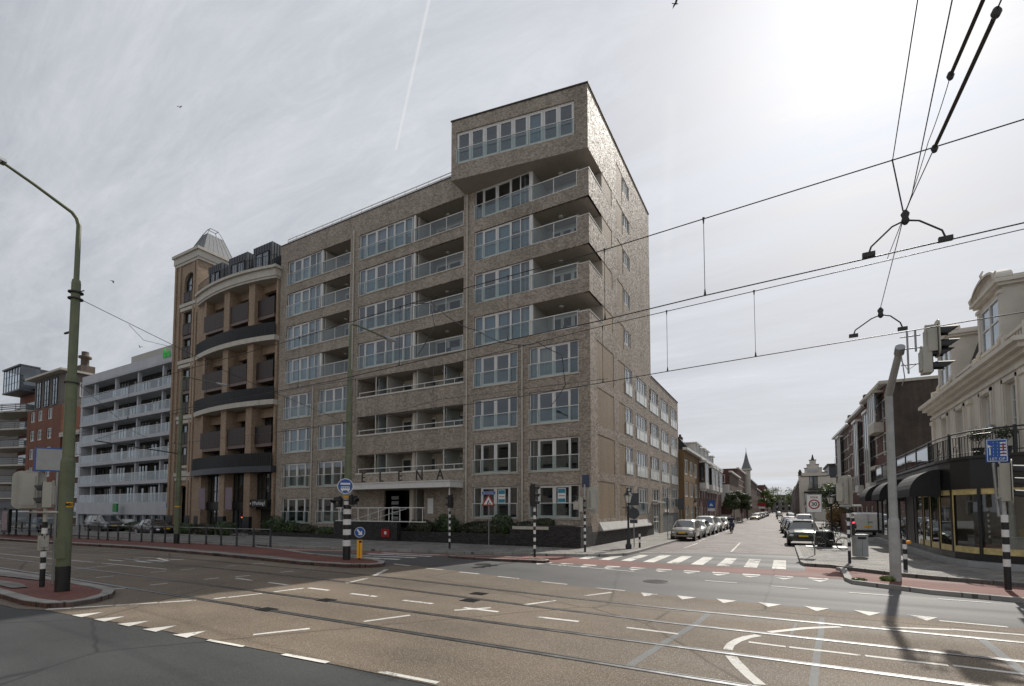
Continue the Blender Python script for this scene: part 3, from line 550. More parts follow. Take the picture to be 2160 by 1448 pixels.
def window(T, par, u0, u1, z0, z1, div=(1,), kinds='f', d=.08, fm='white', gl='glass', fr=.055, sash=.075, cur=.5, name='window', cmats=('curt', 'curt2', 'curt3'), bars=0, sill=False, rail=None, balu=None, mid=None, panes_sep=False, lab=None):
    """frame part with pane, curtain, rail and balustrade as its pieces"""
    f = MB(T); W = u1-u0; tot = sum(div); us = [u0]
    for q in div: us.append(us[-1]+W*q/tot)
    f.box(u0, u1, d, d+.09, z0, z0+fr); f.box(u0, u1, d, d+.09, z1-fr, z1)
    for i, u in enumerate(us):
        h = fr if i in (0, len(us)-1) else fr*1.15
        a = u if i == 0 else (u-h if i == len(us)-1 else u-h/2)
        f.box(a, a+h, d, d+.09, z0+fr, z1-fr)
    for i, k in enumerate(kinds):
        a, b = us[i]+fr*.8, us[i+1]-fr*.8
        if k == 's':
            f.box(a, b, d+.015, d+.11, z0+fr, z0+fr+sash*1.3); f.box(a, b, d+.015, d+.11, z1-fr-sash, z1-fr)
            f.box(a, a+sash, d+.015, d+.11, z0+fr+sash*1.3, z1-fr-sash); f.box(b-sash, b, d+.015, d+.11, z0+fr+sash*1.3, z1-fr-sash)
        if bars:
            for q in range(1, bars+1):
                zz = z0+(z1-z0)*q/(bars+1); f.box(a, b, d+.02, d+.07, zz-.018, zz+.018)
        if mid: f.box(a, b, d+.01, d+.08, z0+(z1-z0)*mid-.03, z0+(z1-z0)*mid+.03)
    if sill: f.box(u0-.06, u1+.06, -.07, d, z0-.07, z0-.005)
    fo = f.obj(name, M[fm], par)
    if lab: fo['label'] = lab
    p = MB(T); p.quad((u0+.02, d+.055, z0+.02), (u1-.02, d+.055, z0+.02), (u1-.02, d+.055, z1-.02), (u0+.02, d+.055, z1-.02)); p.obj('pane', M[gl], fo)
    if cur and random.random() < cur+.25:
        c = MB(T); any_ = False
        full = random.random() < .35
        for i in range(len(div)):
            if full or random.random() < cur:
                a, b = us[i]+.05, us[i+1]-.05
                zb = z0+.03 if random.random() < .8 else z0+(z1-z0)*random.uniform(.35, .7)
                n = max(3, int((b-a)/.09)); vs = []
                for q in range(n+1):
                    uu = a+(b-a)*q/n; dd = d+.2+.03*math.sin(q*1.9)+.01*math.sin(q*.7)
                    vs += [(uu, dd, zb), (uu, dd, z1-.02)]
                c.add(vs, [(2*q, 2*q+2, 2*q+3, 2*q+1) for q in range(n)], True); any_ = True
        if any_: c.obj('curtain', M[random.choice(cmats)], fo)
    if balu:
        g_ = MB(T); g_.quad((u0+.02, -.03, z0+.04), (u1-.02, -.03, z0+.04), (u1-.02, -.03, z0+balu-.03), (u0+.02, -.03, z0+balu-.03)); g_.obj('balustrade', M[rail or 'bal'], fo)
        r_ = MB(T); r_.box(u0-.06, u1+.06, -.06, -.01, z0+balu-.04, z0+balu)
        for u in [u0]+us[1:-1:2]+[u1]: r_.box(u-.015, u+.015, -.05, -.015, z0+.02, z0+balu-.04)
        r_.obj('railing', M[fm], fo)
    return fo
# ---------------------------------------------------------------- corner apartment building
FY, SX = 27.75, -10.09
EB = thing('apartment_building', 'tall grey-brown brick corner apartment block with stacked corner balconies and jutting top floor', 'building', (-25, 35, 0))
TA = F((0, FY), (1, 0), (0, 1)); TS = F((SX, 0), (0, 1), (-1, 0))
wa = MB(TA); ws = MB(TS)
ops = []; opsS = []
FT = [24.62, 21.68, 18.66, 15.63]
for i, zt in enumerate(FT):
    ops += [(-38.72, -30.75, zt-2.15, zt), (-29.75, -19.43, zt-2.12, zt)]
    ops += [(-18.52, -10.85, zt-2.1, zt-1.2, 't'), (-18.52, -10.85, zt-1.2, zt+(.06 if i == 0 else 0), 'rb'), (-10.85, SX, zt-1.2, zt+(.06 if i == 0 else 0), 'rlb')]
for zt in (12.68, 9.65, 6.6):
    ops.append((-29.7, -19.4, zt-1.5, zt))
for zt in (12.42, 9.4, 6.32, 3.28): ops += [(-38.8, -35.2, zt-2.12, zt), (-34.28, -30.78, zt-2.1, zt)]
for zt in (12.76, 9.8, 6.78, 3.82): ops += [(-18.55, -15.1, zt-2.08, zt), (-14.25, -10.83, zt-2.06, zt)]
ops.append((-26.7, -22.8, .9, 3.75, 'b'))
wallface(wa, -39.7, -19.2, 0, 26.35, [o for o in ops if o[0] < -19.2])
wallface(wa, -19.2, SX, 0, 24.62, [o for o in ops if o[0] > -19.2])
wa.quad((-39.7, 0, 0), (-39.7, 12, 0), (-39.7, 12, 26.35), (-39.7, 0, 26.35))
wa.quad((-39.7, 0, 26.35), (-19.2, 0, 26.35), (-19.2, .35, 26.35), (-39.7, .35, 26.35))
ZT = (12.95, 9.95, 6.97, 4.05)
for i, zt in enumerate(FT):
    opsS.append((FY, 30.22, zt-1.2, zt+(.06 if i == 0 else 0), 'lb'))
    opsS.append((30.22, 32.35, zt-1.2, zt+.02, '')); opsS.append((33.45, 34.95, zt-1.9 if i < 3 else zt-1.6, zt+.15, ''))
    opsS.append((35.0, 36.8, zt-1.0, zt+.1, ''))
for i, zt in enumerate(ZT):
    opsS += [(29.0, 32.45, zt-2.3, zt+.05, ''), (33.55, 35.15, zt-2.2, zt, ''), (35.22, 37.05, zt-2.1, zt, ''), (38.2, 41.55, zt-2.1, zt, '')]
    if i < 3: opsS += [(42.6, 45.85, zt-2.1, zt), (46.9, 50.35, zt-2.1, zt), (51.45, 54.8, zt-2.1, zt)]
opsS += [(42.85, 46.05, .1, 4.15), (47.3, 50.35, 2.5, 4.5), (51.5, 54.85, 2.5, 4.5), (47.3, 54.85, .1, 1.95)]
wallface(ws, FY, 43.2, 0, 24.62, [o for o in opsS if o[0] < 42.7], dep=.12)
# wing, lower
wallface(ws, 43.2, 55.5, 0, 14.06, [(max(43.2, o[0]),)+tuple(o[1:]) for o in opsS if o[1] > 43.2], dep=.12)
o = wa.obj('wall', M['elena'], EB)
PH = F((-19.3, 26.05), (Vector((9.21, 1.6, 0)).normalized().x, Vector((9.21, 1.6, 0)).normalized().y), (-Vector((9.21, 1.6, 0)).normalized().y, Vector((9.21, 1.6, 0)).normalized().x))
PL = math.hypot(9.21, 1.6)
m = MB(PH); wallface(m, 0, PL, 24.64, 28.8, [(.38, PL-.85, 25.72, 27.95)]); m.obj('wall', M['elena'], EB)
ws.obj('wall', M['elena'], EB)
m = MB(TS); wallface(m, 27.65, 43.2, 24.64, 28.8, [(33.45, 34.95, 25.2, 27.45), (35.0, 36.8, 26.3, 27.4)], dep=.12)
m.obj('wall', M['elena'], EB); m = MB(TS); m.quad((43.2, 0, 14.06), (43.2, 9.2, 14.06), (43.2, 9.2, 28.8), (43.2, 0, 28.8)); m.obj('wall', M['elena'], EB); m = MB(TS); m.quad((55.5, 0, 0), (55.5, 9.2, 0), (55.5, 9.2, 14.06), (55.5, 0, 14.06))
m.obj('wall', M['elena'], EB)
m = MB(); m.quad((-19.3, 26.05, 24.64), (-19.3, 43.2, 24.64), (-19.3, 43.2, 28.8), (-19.3, 26.05, 28.8)); m.obj('wall', M['elena'], EB)
m = MB(); m.quad((-19.3, 26.05, 24.64), (-10.09, 27.65, 24.64), (-10.09, 30.2, 24.64), (-19.3, 30.2, 24.64)); m.obj('soffit', M['soffit'], EB)
# recessed panels of tan brick
def pan(a): MB(TS).quad((a[0], .018, a[2]), (a[1], .018, a[2]), (a[1], .018, a[3]), (a[0], .018, a[3])).obj('brick_panel', M['elena_tan'], EB)
for i, zt in enumerate(FT):
    for a in ((30.22, 32.35, zt-1.2, zt+.02), (33.45, 34.95, zt-1.9 if i < 3 else zt-1.6, zt+.15)): pan(a)
for zt in ZT:
    for a in ((29.0, 32.45, zt-2.3, zt+.05), (33.55, 35.15, zt-2.2, zt)): pan(a)
pan((33.45, 34.95, 25.2, 27.45))
# core and roofs
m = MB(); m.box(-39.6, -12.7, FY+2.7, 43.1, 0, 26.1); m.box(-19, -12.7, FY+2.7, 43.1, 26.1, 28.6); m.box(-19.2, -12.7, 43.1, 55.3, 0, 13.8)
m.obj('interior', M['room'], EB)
m = MB(); m.box(-39.65, -19.35, FY+.02, 43, 25.95, 26.2); m.box(-19.25, -10.14, 28, 43.1, 28.4, 28.6); m.box(-19.1, -10.14, 43.25, 55.4, 13.6, 13.85)
m.obj('roof', M['concrete'], EB)
m = MB(); a = PH(-.05, -.05, 0); b = PH(PL+.05, -.05, 0)
m.add([(a[0], a[1], 28.79), (b[0], b[1], 28.79), (-10.04, 43.25, 28.79), (-19.35, 43.25, 28.79), (a[0], a[1], 28.88), (b[0], b[1], 28.88), (-10.04, 43.25, 28.88), (-19.35, 43.25, 28.88)], [(0, 1, 5, 4), (1, 2, 6, 5), (2, 3, 7, 6), (3, 0, 4, 7), (4, 5, 6, 7)])
m.obj('coping', M['rust'], EB); MB().box(-19.3, -10.04, 43.25, 55.55, 14.05, 14.13).obj('coping', M['rust'], EB); m = MB(); m.box(-39.75, -19.35, FY-.04, FY+.4, 26.35, 26.42)
m.obj('coping', M['rust'], EB)
# set-back roof storey edge and white roof rail
m = MB(); m.box(-39.2, -19.4, FY+2.2, 40, 26.2, 28.1); m.obj('roof_storey', M['concrete'], EB)
m = MB()
for zz in (26.62, 26.84, 27.06): m.box(-39.3, -19.4, FY+.35, FY+.39, zz-.03, zz+.03)
for i in range(18): u = -39.3+i*1.17; m.box(u-.02, u+.02, FY+.35, FY+.39, 26.3, 27.06)
m.obj('roof_rail', M['white'], EB)
# --- floor slabs seen through the windows
m = MB()
for zt in FT + [12.7, 9.72, 6.7]: m.box(-39.55, -10.3, FY+.25, FY+2.7, zt-2.45, zt-2.3)
for zt in (12.9, 9.9, 6.9, 3.9): m.box(-12.7, -10.3, FY+2.75, 55.2, zt-2.4, zt-2.25)
m.obj('floor_slab', M['soffit'], EB)
# partition walls so that rooms end
m = MB()
for u in (-34.0, -30.25, -23.8, -19.0, -14.1, -14.7, -26.8): m.box(u, u+.1, FY+.25, FY+2.69, 0, 24.5)
for y in (37.5, 42, 46.4, 50.9): m.box(-12.69, -10.3, y, y+.1, 0, 13.7)
m.obj('partition', M['loggia'], EB)
# windows of the front
def rnd(seed): random.seed(seed)
rnd(5)
LB = []
for i, zt in enumerate(FT):
    window(TA, EB, -38.68, -34.38, zt-2.12, zt-.03, (.7, 1, 1, .75, .6), 'fssff', balu=1.0, cur=.8 if i != 1 else .3, cmats=('curt',) if i != 1 else ('curt2',))
    window(TA, EB, -29.72, -24.2, zt-2.1, zt-.03, (.62, 1.05, 1.05, .65, 1.05, .7), 'fssfsf', balu=.98, cur=(.8, .35, .5, .15)[i], cmats=('curt', 'curt2'))
    window(TA, EB, -18.5, -14.2, zt-2.08, zt-.03+(.04 if i == 0 else 0), (.65, 1.1, 1.1, .7, .7), 'fssff', balu=1.0, cur=(.35, .5, .9, .25)[i], cmats=('curt2',))
for i, zt in enumerate((12.42, 9.4, 6.32, 3.28)):
    window(TA, EB, -38.78, -35.22, zt-2.1, zt-.02, (.6, 1, 1, .55), 'fssf', balu=.98, cur=.3 if i else .1, cmats=('curt2', 'curt3'))
    window(TA, EB, -34.26, -30.8, zt-2.08, zt-.02, (.6, 1, 1, .6), 'fssf', balu=.98, cur=.35, cmats=('curt', 'curt3'))
for i, zt in enumerate((12.76, 9.8, 6.78, 3.82)):
    window(TA, EB, -18.53, -15.12, zt-2.06, zt-.02, (.55, 1, 1, .55), 'fssf', balu=.96, cur=(.3, .15, .6, .1)[i], cmats=('curt2', 'curt'))
    window(TA, EB, -14.23, -10.85, zt-2.04, zt-.02, (.55, 1, 1, .55), 'fssf', balu=.94, cur=(.35, .1, .6, .1)[i], cmats=('curt2', 'curt3'))
window(PH, EB, .4, PL-.87, 25.74, 27.93, (1, 1, 1, 1, 1, 1, 1, 1), 'ssssssss', balu=1.0, cur=.2, cmats=('curt2',), sash=.1)
# concrete sills
m = MB(TA)
for o in ops[:]:
    if o[1]-o[0] > .9 and o[2] > 1 and o[3]-o[2] > 1.45 and o[2] < 23: m.box(o[0]-.05, (o[1] if o[1] < SX-.1 else SX-.8)+.05, -.05, .1, o[2]-.07, o[2]-.004)
m.obj('window_sill', M['trim'], EB)
# loggias (recessed balconies)
def loggia(u0, u1, zt, h, dep=2.3, posts=2, corner=False, label=None):
    bx = MB(TA); z0 = zt-h
    bx.quad((u0, .17, z0), (u1, .17, z0), (u1, dep, z0), (u0, dep, z0))
    bx.quad((u0, .17, zt), (u1, .17, zt), (u1, dep, zt), (u0, dep, zt))
    bx.quad((u0, .165, z0), (u0, dep, z0), (u0, dep, zt), (u0, .165, zt))
    if not corner: bx.quad((u1, .165, z0), (u1, dep, z0), (u1, dep, zt), (u1, .165, zt))
    b = bx.obj('balcony', M['soffit'], EB)
    k = MB(TA); k.quad((u0, dep-.02, z0), (u1, dep-.02, z0), (u1, dep-.02, zt), (u0, dep-.02, zt)); k.obj('back_wall', M['loggia'], b)
    window(F((TA(0, dep-.12, 0)[0], TA(0, dep-.12, 0)[1]), (1, 0), (0, 1)), b, u0+.4, u1-.5, z0+.02, zt-.25, (1, 1, 1) if u1-u0 > 3 else (1, 1), 'sss' if u1-u0 > 3 else 'ss', d=-.02, gl='glassd', cur=0, name='balcony_door')
    # corner post and side glazing where room meets balcony
    c = MB(TA); c.box(u0-.14, u0+.06, .06, .2, z0, zt-.02); c.box(u0-.03, u0+.03, .2, 1.9, zt-.12, zt-.02); c.box(u0-.03, u0+.03, .9, 1.0, z0, zt-.02)
    c.obj('corner_post', M['white'], b)
    e = u1
    g_ = MB(TA); g_.quad((u0+.03, .02, z0+.04), (e-.02, .02, z0+.04), (e-.02, .02, z0+.98), (u0+.03, .02, z0+.98)); g_.obj('balustrade', M['bal'], b)
    r_ = MB(TA); r_.box(u0-.05, e, -.02, .04, z0+.98, z0+1.03); r_.box(u0, e, .0, .04, z0, z0+.04)
    for q in range(posts+1): uu = u0+(e-u0-.04)*q/posts; r_.box(uu, uu+.04, .0, .045, z0+.04, z0+.98)
    r_.obj('railing', M['white'], b)
    l = MB(TA); cx = (u0+u1)/2; l.lathe([(.02, 0), (.16, 0)], (0, 0)) if False else None
    q = TA(cx, 1.2, 0); l = MB(); l.lathe([(.17, zt-.02), (.17, zt-.08), (.12, zt-.11)], (q[0], q[1]), 14); l.obj('ceiling_lamp', M['lampy'], b)
    if label: b['label'] = label
    return b
for i, zt in enumerate(FT):
    loggia(-34.15, -30.77, zt, 2.15)
    loggia(-23.95, -19.45, zt, 2.12, posts=3)
    b = loggia(-14.05, -10.87, zt, 2.1, corner=True, dep=2.45)
    # corner parapet: floor, soffit and the brick upstand that turns the corner
    z0 = zt-2.1
    k = MB()
    if i: k.quad((-10.87, FY+.17, zt), (SX, FY+.0, zt), (SX, 30.22, zt), (-10.87, 30.22, zt))
    k.quad((-10.87, 30.2, z0), (SX, 30.2, z0), (SX, 30.2, zt), (-10.87, 30.2, zt)); k.quad((-10.87, FY+.17, z0), (SX-.16, FY+.17, z0), (SX-.16, 30.2, z0), (-10.87, 30.2, z0))
    k.obj('corner_soffit', M['soffit'], b)
    k = MB(); k.box(-10.87, SX-.005, FY+.005, FY+.2, z0, zt-1.2); k.box(SX-.2, SX-.005, FY+.2, 30.2, z0, zt-1.2); k.obj('parapet', M['elena'], b)
    k = MB(); k.box(-10.9, SX+.02, FY-.02, FY+.22, zt-1.2, zt-1.16); k.box(SX-.22, SX+.02, FY+.22, 30.25, zt-1.2, zt-1.16)
    k.tube((-10.85, FY+.35, zt-1.0), (-10.35, FY+.35, zt-1.0), .02); k.tube((-10.35, FY+.35, zt-1.0), (-10.35, 30.1, zt-1.0), .02)
    k.tube((-10.85, FY+.35, zt-1.0), (-10.85, FY+.05, zt-1.0), .02); k.tube((-10.35, FY+.35, zt-1.0), (-10.35, FY+.35, zt-1.2), .02)
    k.obj('parapet_cap', M['white'], b)
# galleries over the entrance
for i, zt in enumerate((12.68, 9.65, 6.6)):
    z0 = zt-1.5; dep = 2.1; fl = zt-2.45
    bx = MB(TA); bx.quad((-29.7, .16, zt), (-19.4, .16, zt), (-19.4, dep, zt), (-29.7, dep, zt)); bx.quad((-29.7, .16, fl), (-19.4, .16, fl), (-19.4, dep, fl), (-29.7, dep, fl))
    bx.quad((-29.7, .16, fl), (-19.4, .16, fl), (-19.4, .16, z0), (-29.7, .16, z0))
    b = bx.obj('gallery', M['soffit'], EB)
    for u in (-29.7, -19.4):
        k = MB(TA); k.quad((u, .16, fl), (u, dep, fl), (u, dep, zt), (u, .16, zt)); k.obj('side_wall', M['elena'], b)
    k = MB(TA); k.quad((-29.7, dep, fl), (-19.4, dep, fl), (-19.4, dep, zt), (-29.7, dep, zt)); k.obj('back_wall', M['cream'], b)
    TB = F((0, FY+dep-.1), (1, 0), (0, 1))
    window(TB, b, -29.2, -28.3, fl, zt-.3, (1,), 's', d=-.02, gl='glassd', cur=0, name='gallery_door')
    window(TB, b, -26.7, -24.7, fl, zt-.25, (1, 1), 'ss', d=-.02, gl='glassd', cur=.3, name='gallery_door')
    window(TB, b, -24.0, -23.3, fl+.8, zt-.25, (1,), 's', d=-.02, gl='glassd', cur=0, name='gallery_window')
    window(TB, b, -22.6, -20.7, fl, zt-.25, (1, 1), 'ss', d=-.02, gl='glassd', cur=.4, name='gallery_door')
    for u, mt in ((-27.7, 'dark'), (-21.1, 'dark')):
        k = MB(TA); k.box(u, u+.03, .3, dep-.1, fl, zt-.02); k.obj('privacy_screen', M['frost'], b)
    q = TA(-24.35, .75, 0); k = MB(); k.lathe([(.2, fl), (.2, zt)], (q[0], q[1]), 18); k.obj('column', M['cream'], b)
    k = MB(TA)
    k.box(-29.55, -19.42, .03, .07, z0+.36, z0+.41); k.box(-29.7, -19.4, -.03, .14, z0, z0+.05)
    for u in (-29.5, -26.2, -22.9, -20.2): k.box(u, u+.035, .03, .07, z0+.05, z0+.36)
    for u in (-27.75, -21.12): k.box(u, u+.05, .03, .08, z0+.05, zt-.01)
    k.obj('railing', M['white'], b)
    q = TA(-22, 1.2, 0); k = MB(); k.lathe([(.15, zt-.02), (.15, zt-.08), (.1, zt-.1)], (q[0], q[1]), 14); k.obj('ceiling_lamp', M['lampy'], b)
# canopy with standing letters
k = MB(); k.box(-29.9, -19.36, 26.2, 27.74, 3.80, 4.2); k.box(-29.95, -19.31, 26.15, 27.73, 4.2, 4.26); cn = k.obj('canopy', M['white'], EB)
k = MB(); k.tube((-19.62, 26.5, .9), (-19.62, 26.5, 3.8), .05); k.tube((-29.6, 26.5, .9), (-29.6, 26.5, 3.8), .05); k.obj('canopy_post', M['white'], cn)
for ch, x in (('E', -27.4), ('L', -25.6), ('E', -23.8), ('N', -22.05), ('A', -20.25)):
    text('sign_letter', ch, 1.05, (x, 26.3, 4.63), (R(90), 0, 0), M['rust'], EB, ext=.03, sx=.85)
# entrance recess
k = MB(TA); k.quad((-26.7, .16, .9), (-22.8, .16, .9), (-22.8, 2.5, .9), (-26.7, 2.5, .9)); k.quad((-26.7, .16, 3.75), (-22.8, .16, 3.75), (-22.8, 2.5, 3.75), (-26.7, 2.5, 3.75))
for u in (-26.7, -22.8): k.quad((u, .16, .9), (u, 2.5, .9), (u, 2.5, 3.75), (u, .16, 3.75))
k.quad((-26.7, 2.5, .9), (-22.8, 2.5, .9), (-22.8, 2.5, 3.75), (-26.7, 2.5, 3.75)); en = k.obj('entrance', M['rust'], EB)
window(F((0, FY+2.3), (1, 0), (0, 1)), en, -26.5, -23.0, .9, 3.6, (1.1, .8, .8, .6), 'fssf', d=-.02, gl='glassd', cur=0, fm='dark', name='entrance_door')
q = TA(-24.3, .5, 0); k = MB(); k.lathe([(.24, .9), (.24, 3.78)], (q[0], q[1]), 18); k.obj('column', M['cream'], en)
k = MB(TA); 
for q in range(6): k.box(-25.9, -25.2, -.03, .0, 1.15+q*.38, 1.4+q*.38)
k.obj('letterbox', M['balgrey'], en)
k = MB(TA); k.box(-22.45, -21.95, -.03, 0, 2.0, 3.1); k.obj('notice_board', M['signw'], EB)
# terrace in front of the entrance: deck, ramp rail
k = MB(); k.box(-29.4, -23.4, 25.92, FY-.02, 0, .9); k.box(-23.4, -19.5, 27.0, FY-.02, 0, .9); k.obj('terrace_deck', M['slate_wall'], EB)
k = MB()
for zz in (2.42,): k.box(-29.45, -21.0, 25.62, 25.67, zz-.03, zz+.03)
k.box(-29.5, -20.9, 25.62, 25.68, 1.44, 1.50)
for i in range(9): u = -29.2+i*1.0; k.box(u, u+.045, 25.62, 25.665, 1.50, 2.39)
k.path([(-28.6, 26.5, 1.5), (-25.3, 26.5, 2.35)], .025); k.path([(-27.2, 26.8, 1.5), (-23.6, 26.8, 2.35)], .025)
for i in range(4): k.box(-28+i*1.1, -27.96+i*1.1, 26.5, 26.54, 1.3, 1.6+i*.28)
k.obj('ramp_railing', M['white'], EB)
# drain pipes
k = MB()
for x, zt in ((-30.28, 25.2), (-19.08, 24.6)): k.tube((x, FY-.08, .6), (x, FY-.08, zt), .055)
for x in (-34.92, -14.72): k.tube((x, FY-.08, .6), (x, FY-.08, 13.0), .05)
for x in (-30.28, -19.08, -34.92, -14.72):
    for zz in range(2, 13, 2): k.tube((x, FY-.08, zz), (x, FY-.08, zz+.06), .07)
k.obj('drainpipe', M['trim'], EB)
# posters behind the ground-floor windows
for x in (-16.35, -12.05):
    k = MB(); k.box(x-.27, x+.27, FY+.115, FY+.12, 2.72, 3.62); p_ = k.obj('poster', M['signw'], EB)
    k = MB(); k.box(x-.24, x+.24, FY+.107, FY+.112, 3.32, 3.58); k.obj('poster_band', M['teal'], p_); MB().box(x-.24, x+.24, FY+.107, FY+.112, 2.76, 2.98).obj('poster_band', M['teal'], p_)
    k = MB(); k.box(x-.2, x+.2, FY+.107, FY+.112, 3.13, 3.17); k.obj('poster_line', M['redp'], p_)
# side windows
rnd(9)
for i, zt in enumerate(FT): window(TS, EB, 35.02, 36.78, zt-.98, zt+.08, (1, 1, 1), 'fsf', d=.04, cur=0)
window(TS, EB, 35.02, 36.78, 26.32, 27.38, (1, 1, 1), 'fsf', d=.04, cur=0)
for i, zt in enumerate(ZT):
    bl = .95 if i < 3 else .9; rm = 'frostw' if i < 3 else 'bal'
    window(TS, EB, 35.25, 37.03, zt-2.08, zt-.02, (1, 1), 'sf', d=.04, cur=.2, balu=bl, rail=rm)
    window(TS, EB, 38.22, 41.53, zt-2.08, zt-.02, (1, 1, 1, 1), 'fssf', d=.04, cur=.3, balu=bl, rail=rm)
    if i < 3:
        for a in ((42.62, 45.83), (46.92, 50.33), (51.47, 54.78)): window(TS, EB, a[0], a[1], zt-2.08, zt-.02, (1, 1, 1, 1), 'fssf', d=.04, cur=.3, balu=bl, rail=rm)
window(TS, EB, 47.32, 50.33, 2.52, 4.48, (1, 1, 1), 'fsf', d=.04, cur=.3, balu=.95); window(TS, EB, 51.52, 54.83, 2.52, 4.48, (1, 1, 1), 'fsf', d=.04, cur=.3, balu=.95)
window(TS, EB, 42.87, 46.03, 3.05, 4.13, (1, 1, 1), 'fff', d=.04, cur=0)
window(TS, EB, 43.0, 45.9, .12, 2.85, (.8, 1, .8), 'fsf', d=.06, gl='bal', cur=0, name='street_door', mid=.4)
k = MB(TS); k.box(42.9, 46.2, -.5, 0, 2.88, 3.02); k.obj('door_canopy', M['concrete'], EB)
k = MB(TS); k.box(47.3, 51.0, .05, .1, .12, 1.94); k.box(51.1, 54.85, .05, .1, .12, 1.94); k.obj('garage_door', M['zinc'], EB)
k = MB(TS); k.box(48.0, 49.8, -.03, -.0, 2.05, 2.3); k.obj('door_plate', M['signw'], EB)
# stone strip, slate plinth
k = MB(TS); k.add([(29.15, -.0, 1.5), (41.7, -.0, 1.5), (41.7, -.26, 1.02), (29.15, -.26, 1.02), (29.15, -.26, .96), (41.7, -.26, .96), (41.7, 0, .96), (29.15, 0, .96)], [(0, 1, 2, 3), (3, 2, 5, 4), (4, 5, 6, 7), (0, 3, 4, 7), (1, 2, 5, 6)]); k.obj('stone_ledge', M['concrete'], EB)
k = MB(); k.box(SX+.005, SX+.06, FY, 43.3, 0, .95); k.obj('plinth', M['slate_wall'], EB)
# planter wall in front
PW = thing('planter_wall', 'dark stacked-slate garden wall along the pavement in front of the corner apartment block', 'garden wall', (-20, 26, 0))
k = MB(); k.box(-14.6, SX+.06, 25.83, FY-.02, 0, 1.34); k.box(-23.3, -14.6, 25.83, 26.15, 0, .8); k.box(-29.56, -23.3, 25.5, 25.9, 0, 1.42); k.box(-40.5, -29.56, 25.8, 26.1, 0, .42); k.obj('stone_wall', M['slate_wall'], PW)
k = MB(); k.box(-23.3, -14.6, 26.15, FY-.05, 0, .6); k.box(-40.5, -29.6, 26.1, FY-.05, 0, .3); k.obj('planting_soil', M['bark'], PW)
k = MB(); k.box(-14.5, -11.9, 25.8, 26.1, 1.12, 1.34) if False else k.box(-14.4, -12.0, 25.79, 25.86, 1.12, 1.3); k.obj('timber_strip', M['trim'], PW)
k = MB(); k.box(-24.7, -23.95, 25.44, 25.5, .38, .95); f_ = k.obj('hydrant_box', M['redp'], PW); k = MB(); k.box(-24.4, -24.2, 25.425, 25.435, .58, .78); k.obj('box_label', M['signw'], f_)
# glazing inside reveals around frame: closed by frames
# ---------------------------------------------------------------- neighbour with tower and curved balconies
AB = thing('apartment_building', 'tan brick block with pointed corner tower and curved dark balconies beside grey-brown block', 'building', (-48, 28, 0))
TX0, TX1, TY = -57.4, -53.0, 27.6
TT = F((0, TY), (1, 0), (0, 1))
m = MB(TT)
op = [(-55.70, -53.60, 24.3, 27.5), (-55.70, -53.60, 18.2, 23.3), (-55.70, -53.60, 12.25, 17.15), (-55.70, -53.60, 6.95, 11.2), (-55.40, -53.85, .3, 4.8)]
wallface(m, TX0, TX1, 0, 28.6, op, dep=.35)
for (a, b, zs, zt) in ((-55.70, -53.60, 26.45, 27.5), (-55.40, -53.85, 4.05, 4.8)):
    c = (a+b)/2; r = (b-a)/2
    pts = [(c - r*math.cos(math.pi*i/14), zs + (zt-zs)*math.sin(math.pi*i/14)) for i in range(15)]
    for (x0, z0), (x1, z1) in zip(pts, pts[1:]):
        m.quad((x0, .0, z0), (x1, .0, z1), (x1, .0, zt+.001), (x0, .0, zt+.001)); m.quad((x0, 0, z0), (x1, 0, z1), (x1, .3, z1), (x0, .3, z0))
for u in (TX0-.02, TX0+.85, TX1-.8, TX1-.3): m.box(u, u+.32, -.14, -.002, 0, 28.4)
m.obj('tower_wall', M['amber'], AB)
for q in (((TX1, 0, 0), (TX1, 4, 0), (TX1, 4, 28.6), (TX1, 0, 28.6)), ((TX0, 4, 0), (TX0, 0, 0), (TX0, 0, 28.6), (TX0, 4, 28.6))): MB(TT).quad(*q).obj('tower_wall', M['amber'], AB)
m = MB(TT)
for z0, z1, o_ in ((28.5, 28.8, .12), (28.8, 29.5, .2), (29.5, 29.8, .35)): m.box(TX0-o_, TX1+o_, -o_, 4+o_, z0, z1)
m.obj('cornice', M['trim'], AB)
for z0 in (23.4, 17.25, 11.3, 5.3): MB(TT).box(-56.15, -53.25, -.12, .0, z0, z0+.34).box(-56.25, -53.15, -.16, .0, z0+.44, z0+.8).obj('stone_band', M['trim'], AB)
m = MB(TT)
b0 = [(-56.85, .5, 29.8), (-53.25, .5, 29.8), (-53.25, 4.0, 29.8), (-56.85, 4.0, 29.8)]
t0 = [(-55.65, 1.6, 32.6), (-54.55, 1.6, 32.6), (-54.55, 3.3, 32.6), (-55.65, 3.3, 32.6)]
m.add(b0+t0, [(0, 1, 5, 4), (1, 2, 6, 5), (2, 3, 7, 6), (3, 0, 4, 7), (4, 5, 6, 7)])
for s_ in range(4):
    a0, a1 = Vector(b0[s_]), Vector(b0[(s_+1) % 4]); c0, c1_ = Vector(t0[s_]), Vector(t0[(s_+1) % 4])
    for i in range(7): f = i/6; m.tube(a0.lerp(a1, f), c0.lerp(c1_, f), .022, n=5)
m.obj('roof', M['zinc'], AB)
m = MB(TT); cx = -55.10
tp = [(cx+(p[0]-cx)*.5, 2.45+(p[1]-2.45)*.5, 33.4) for p in t0]
for p, q in zip(t0, tp): m.tube(p, q, .035, n=5)
for i in range(4): m.tube(tp[i], tp[(i+1) % 4], .035, n=5)
m.obj('roof_crown', M['zinc'], AB)
rnd(3)
window(TT, AB, -55.67, -53.63, 24.35, 27.45, (1, 1), 'ff', d=.2, fm='black', gl='glass', cur=.5, mid=.62, balu=1.1, rail='bronze')
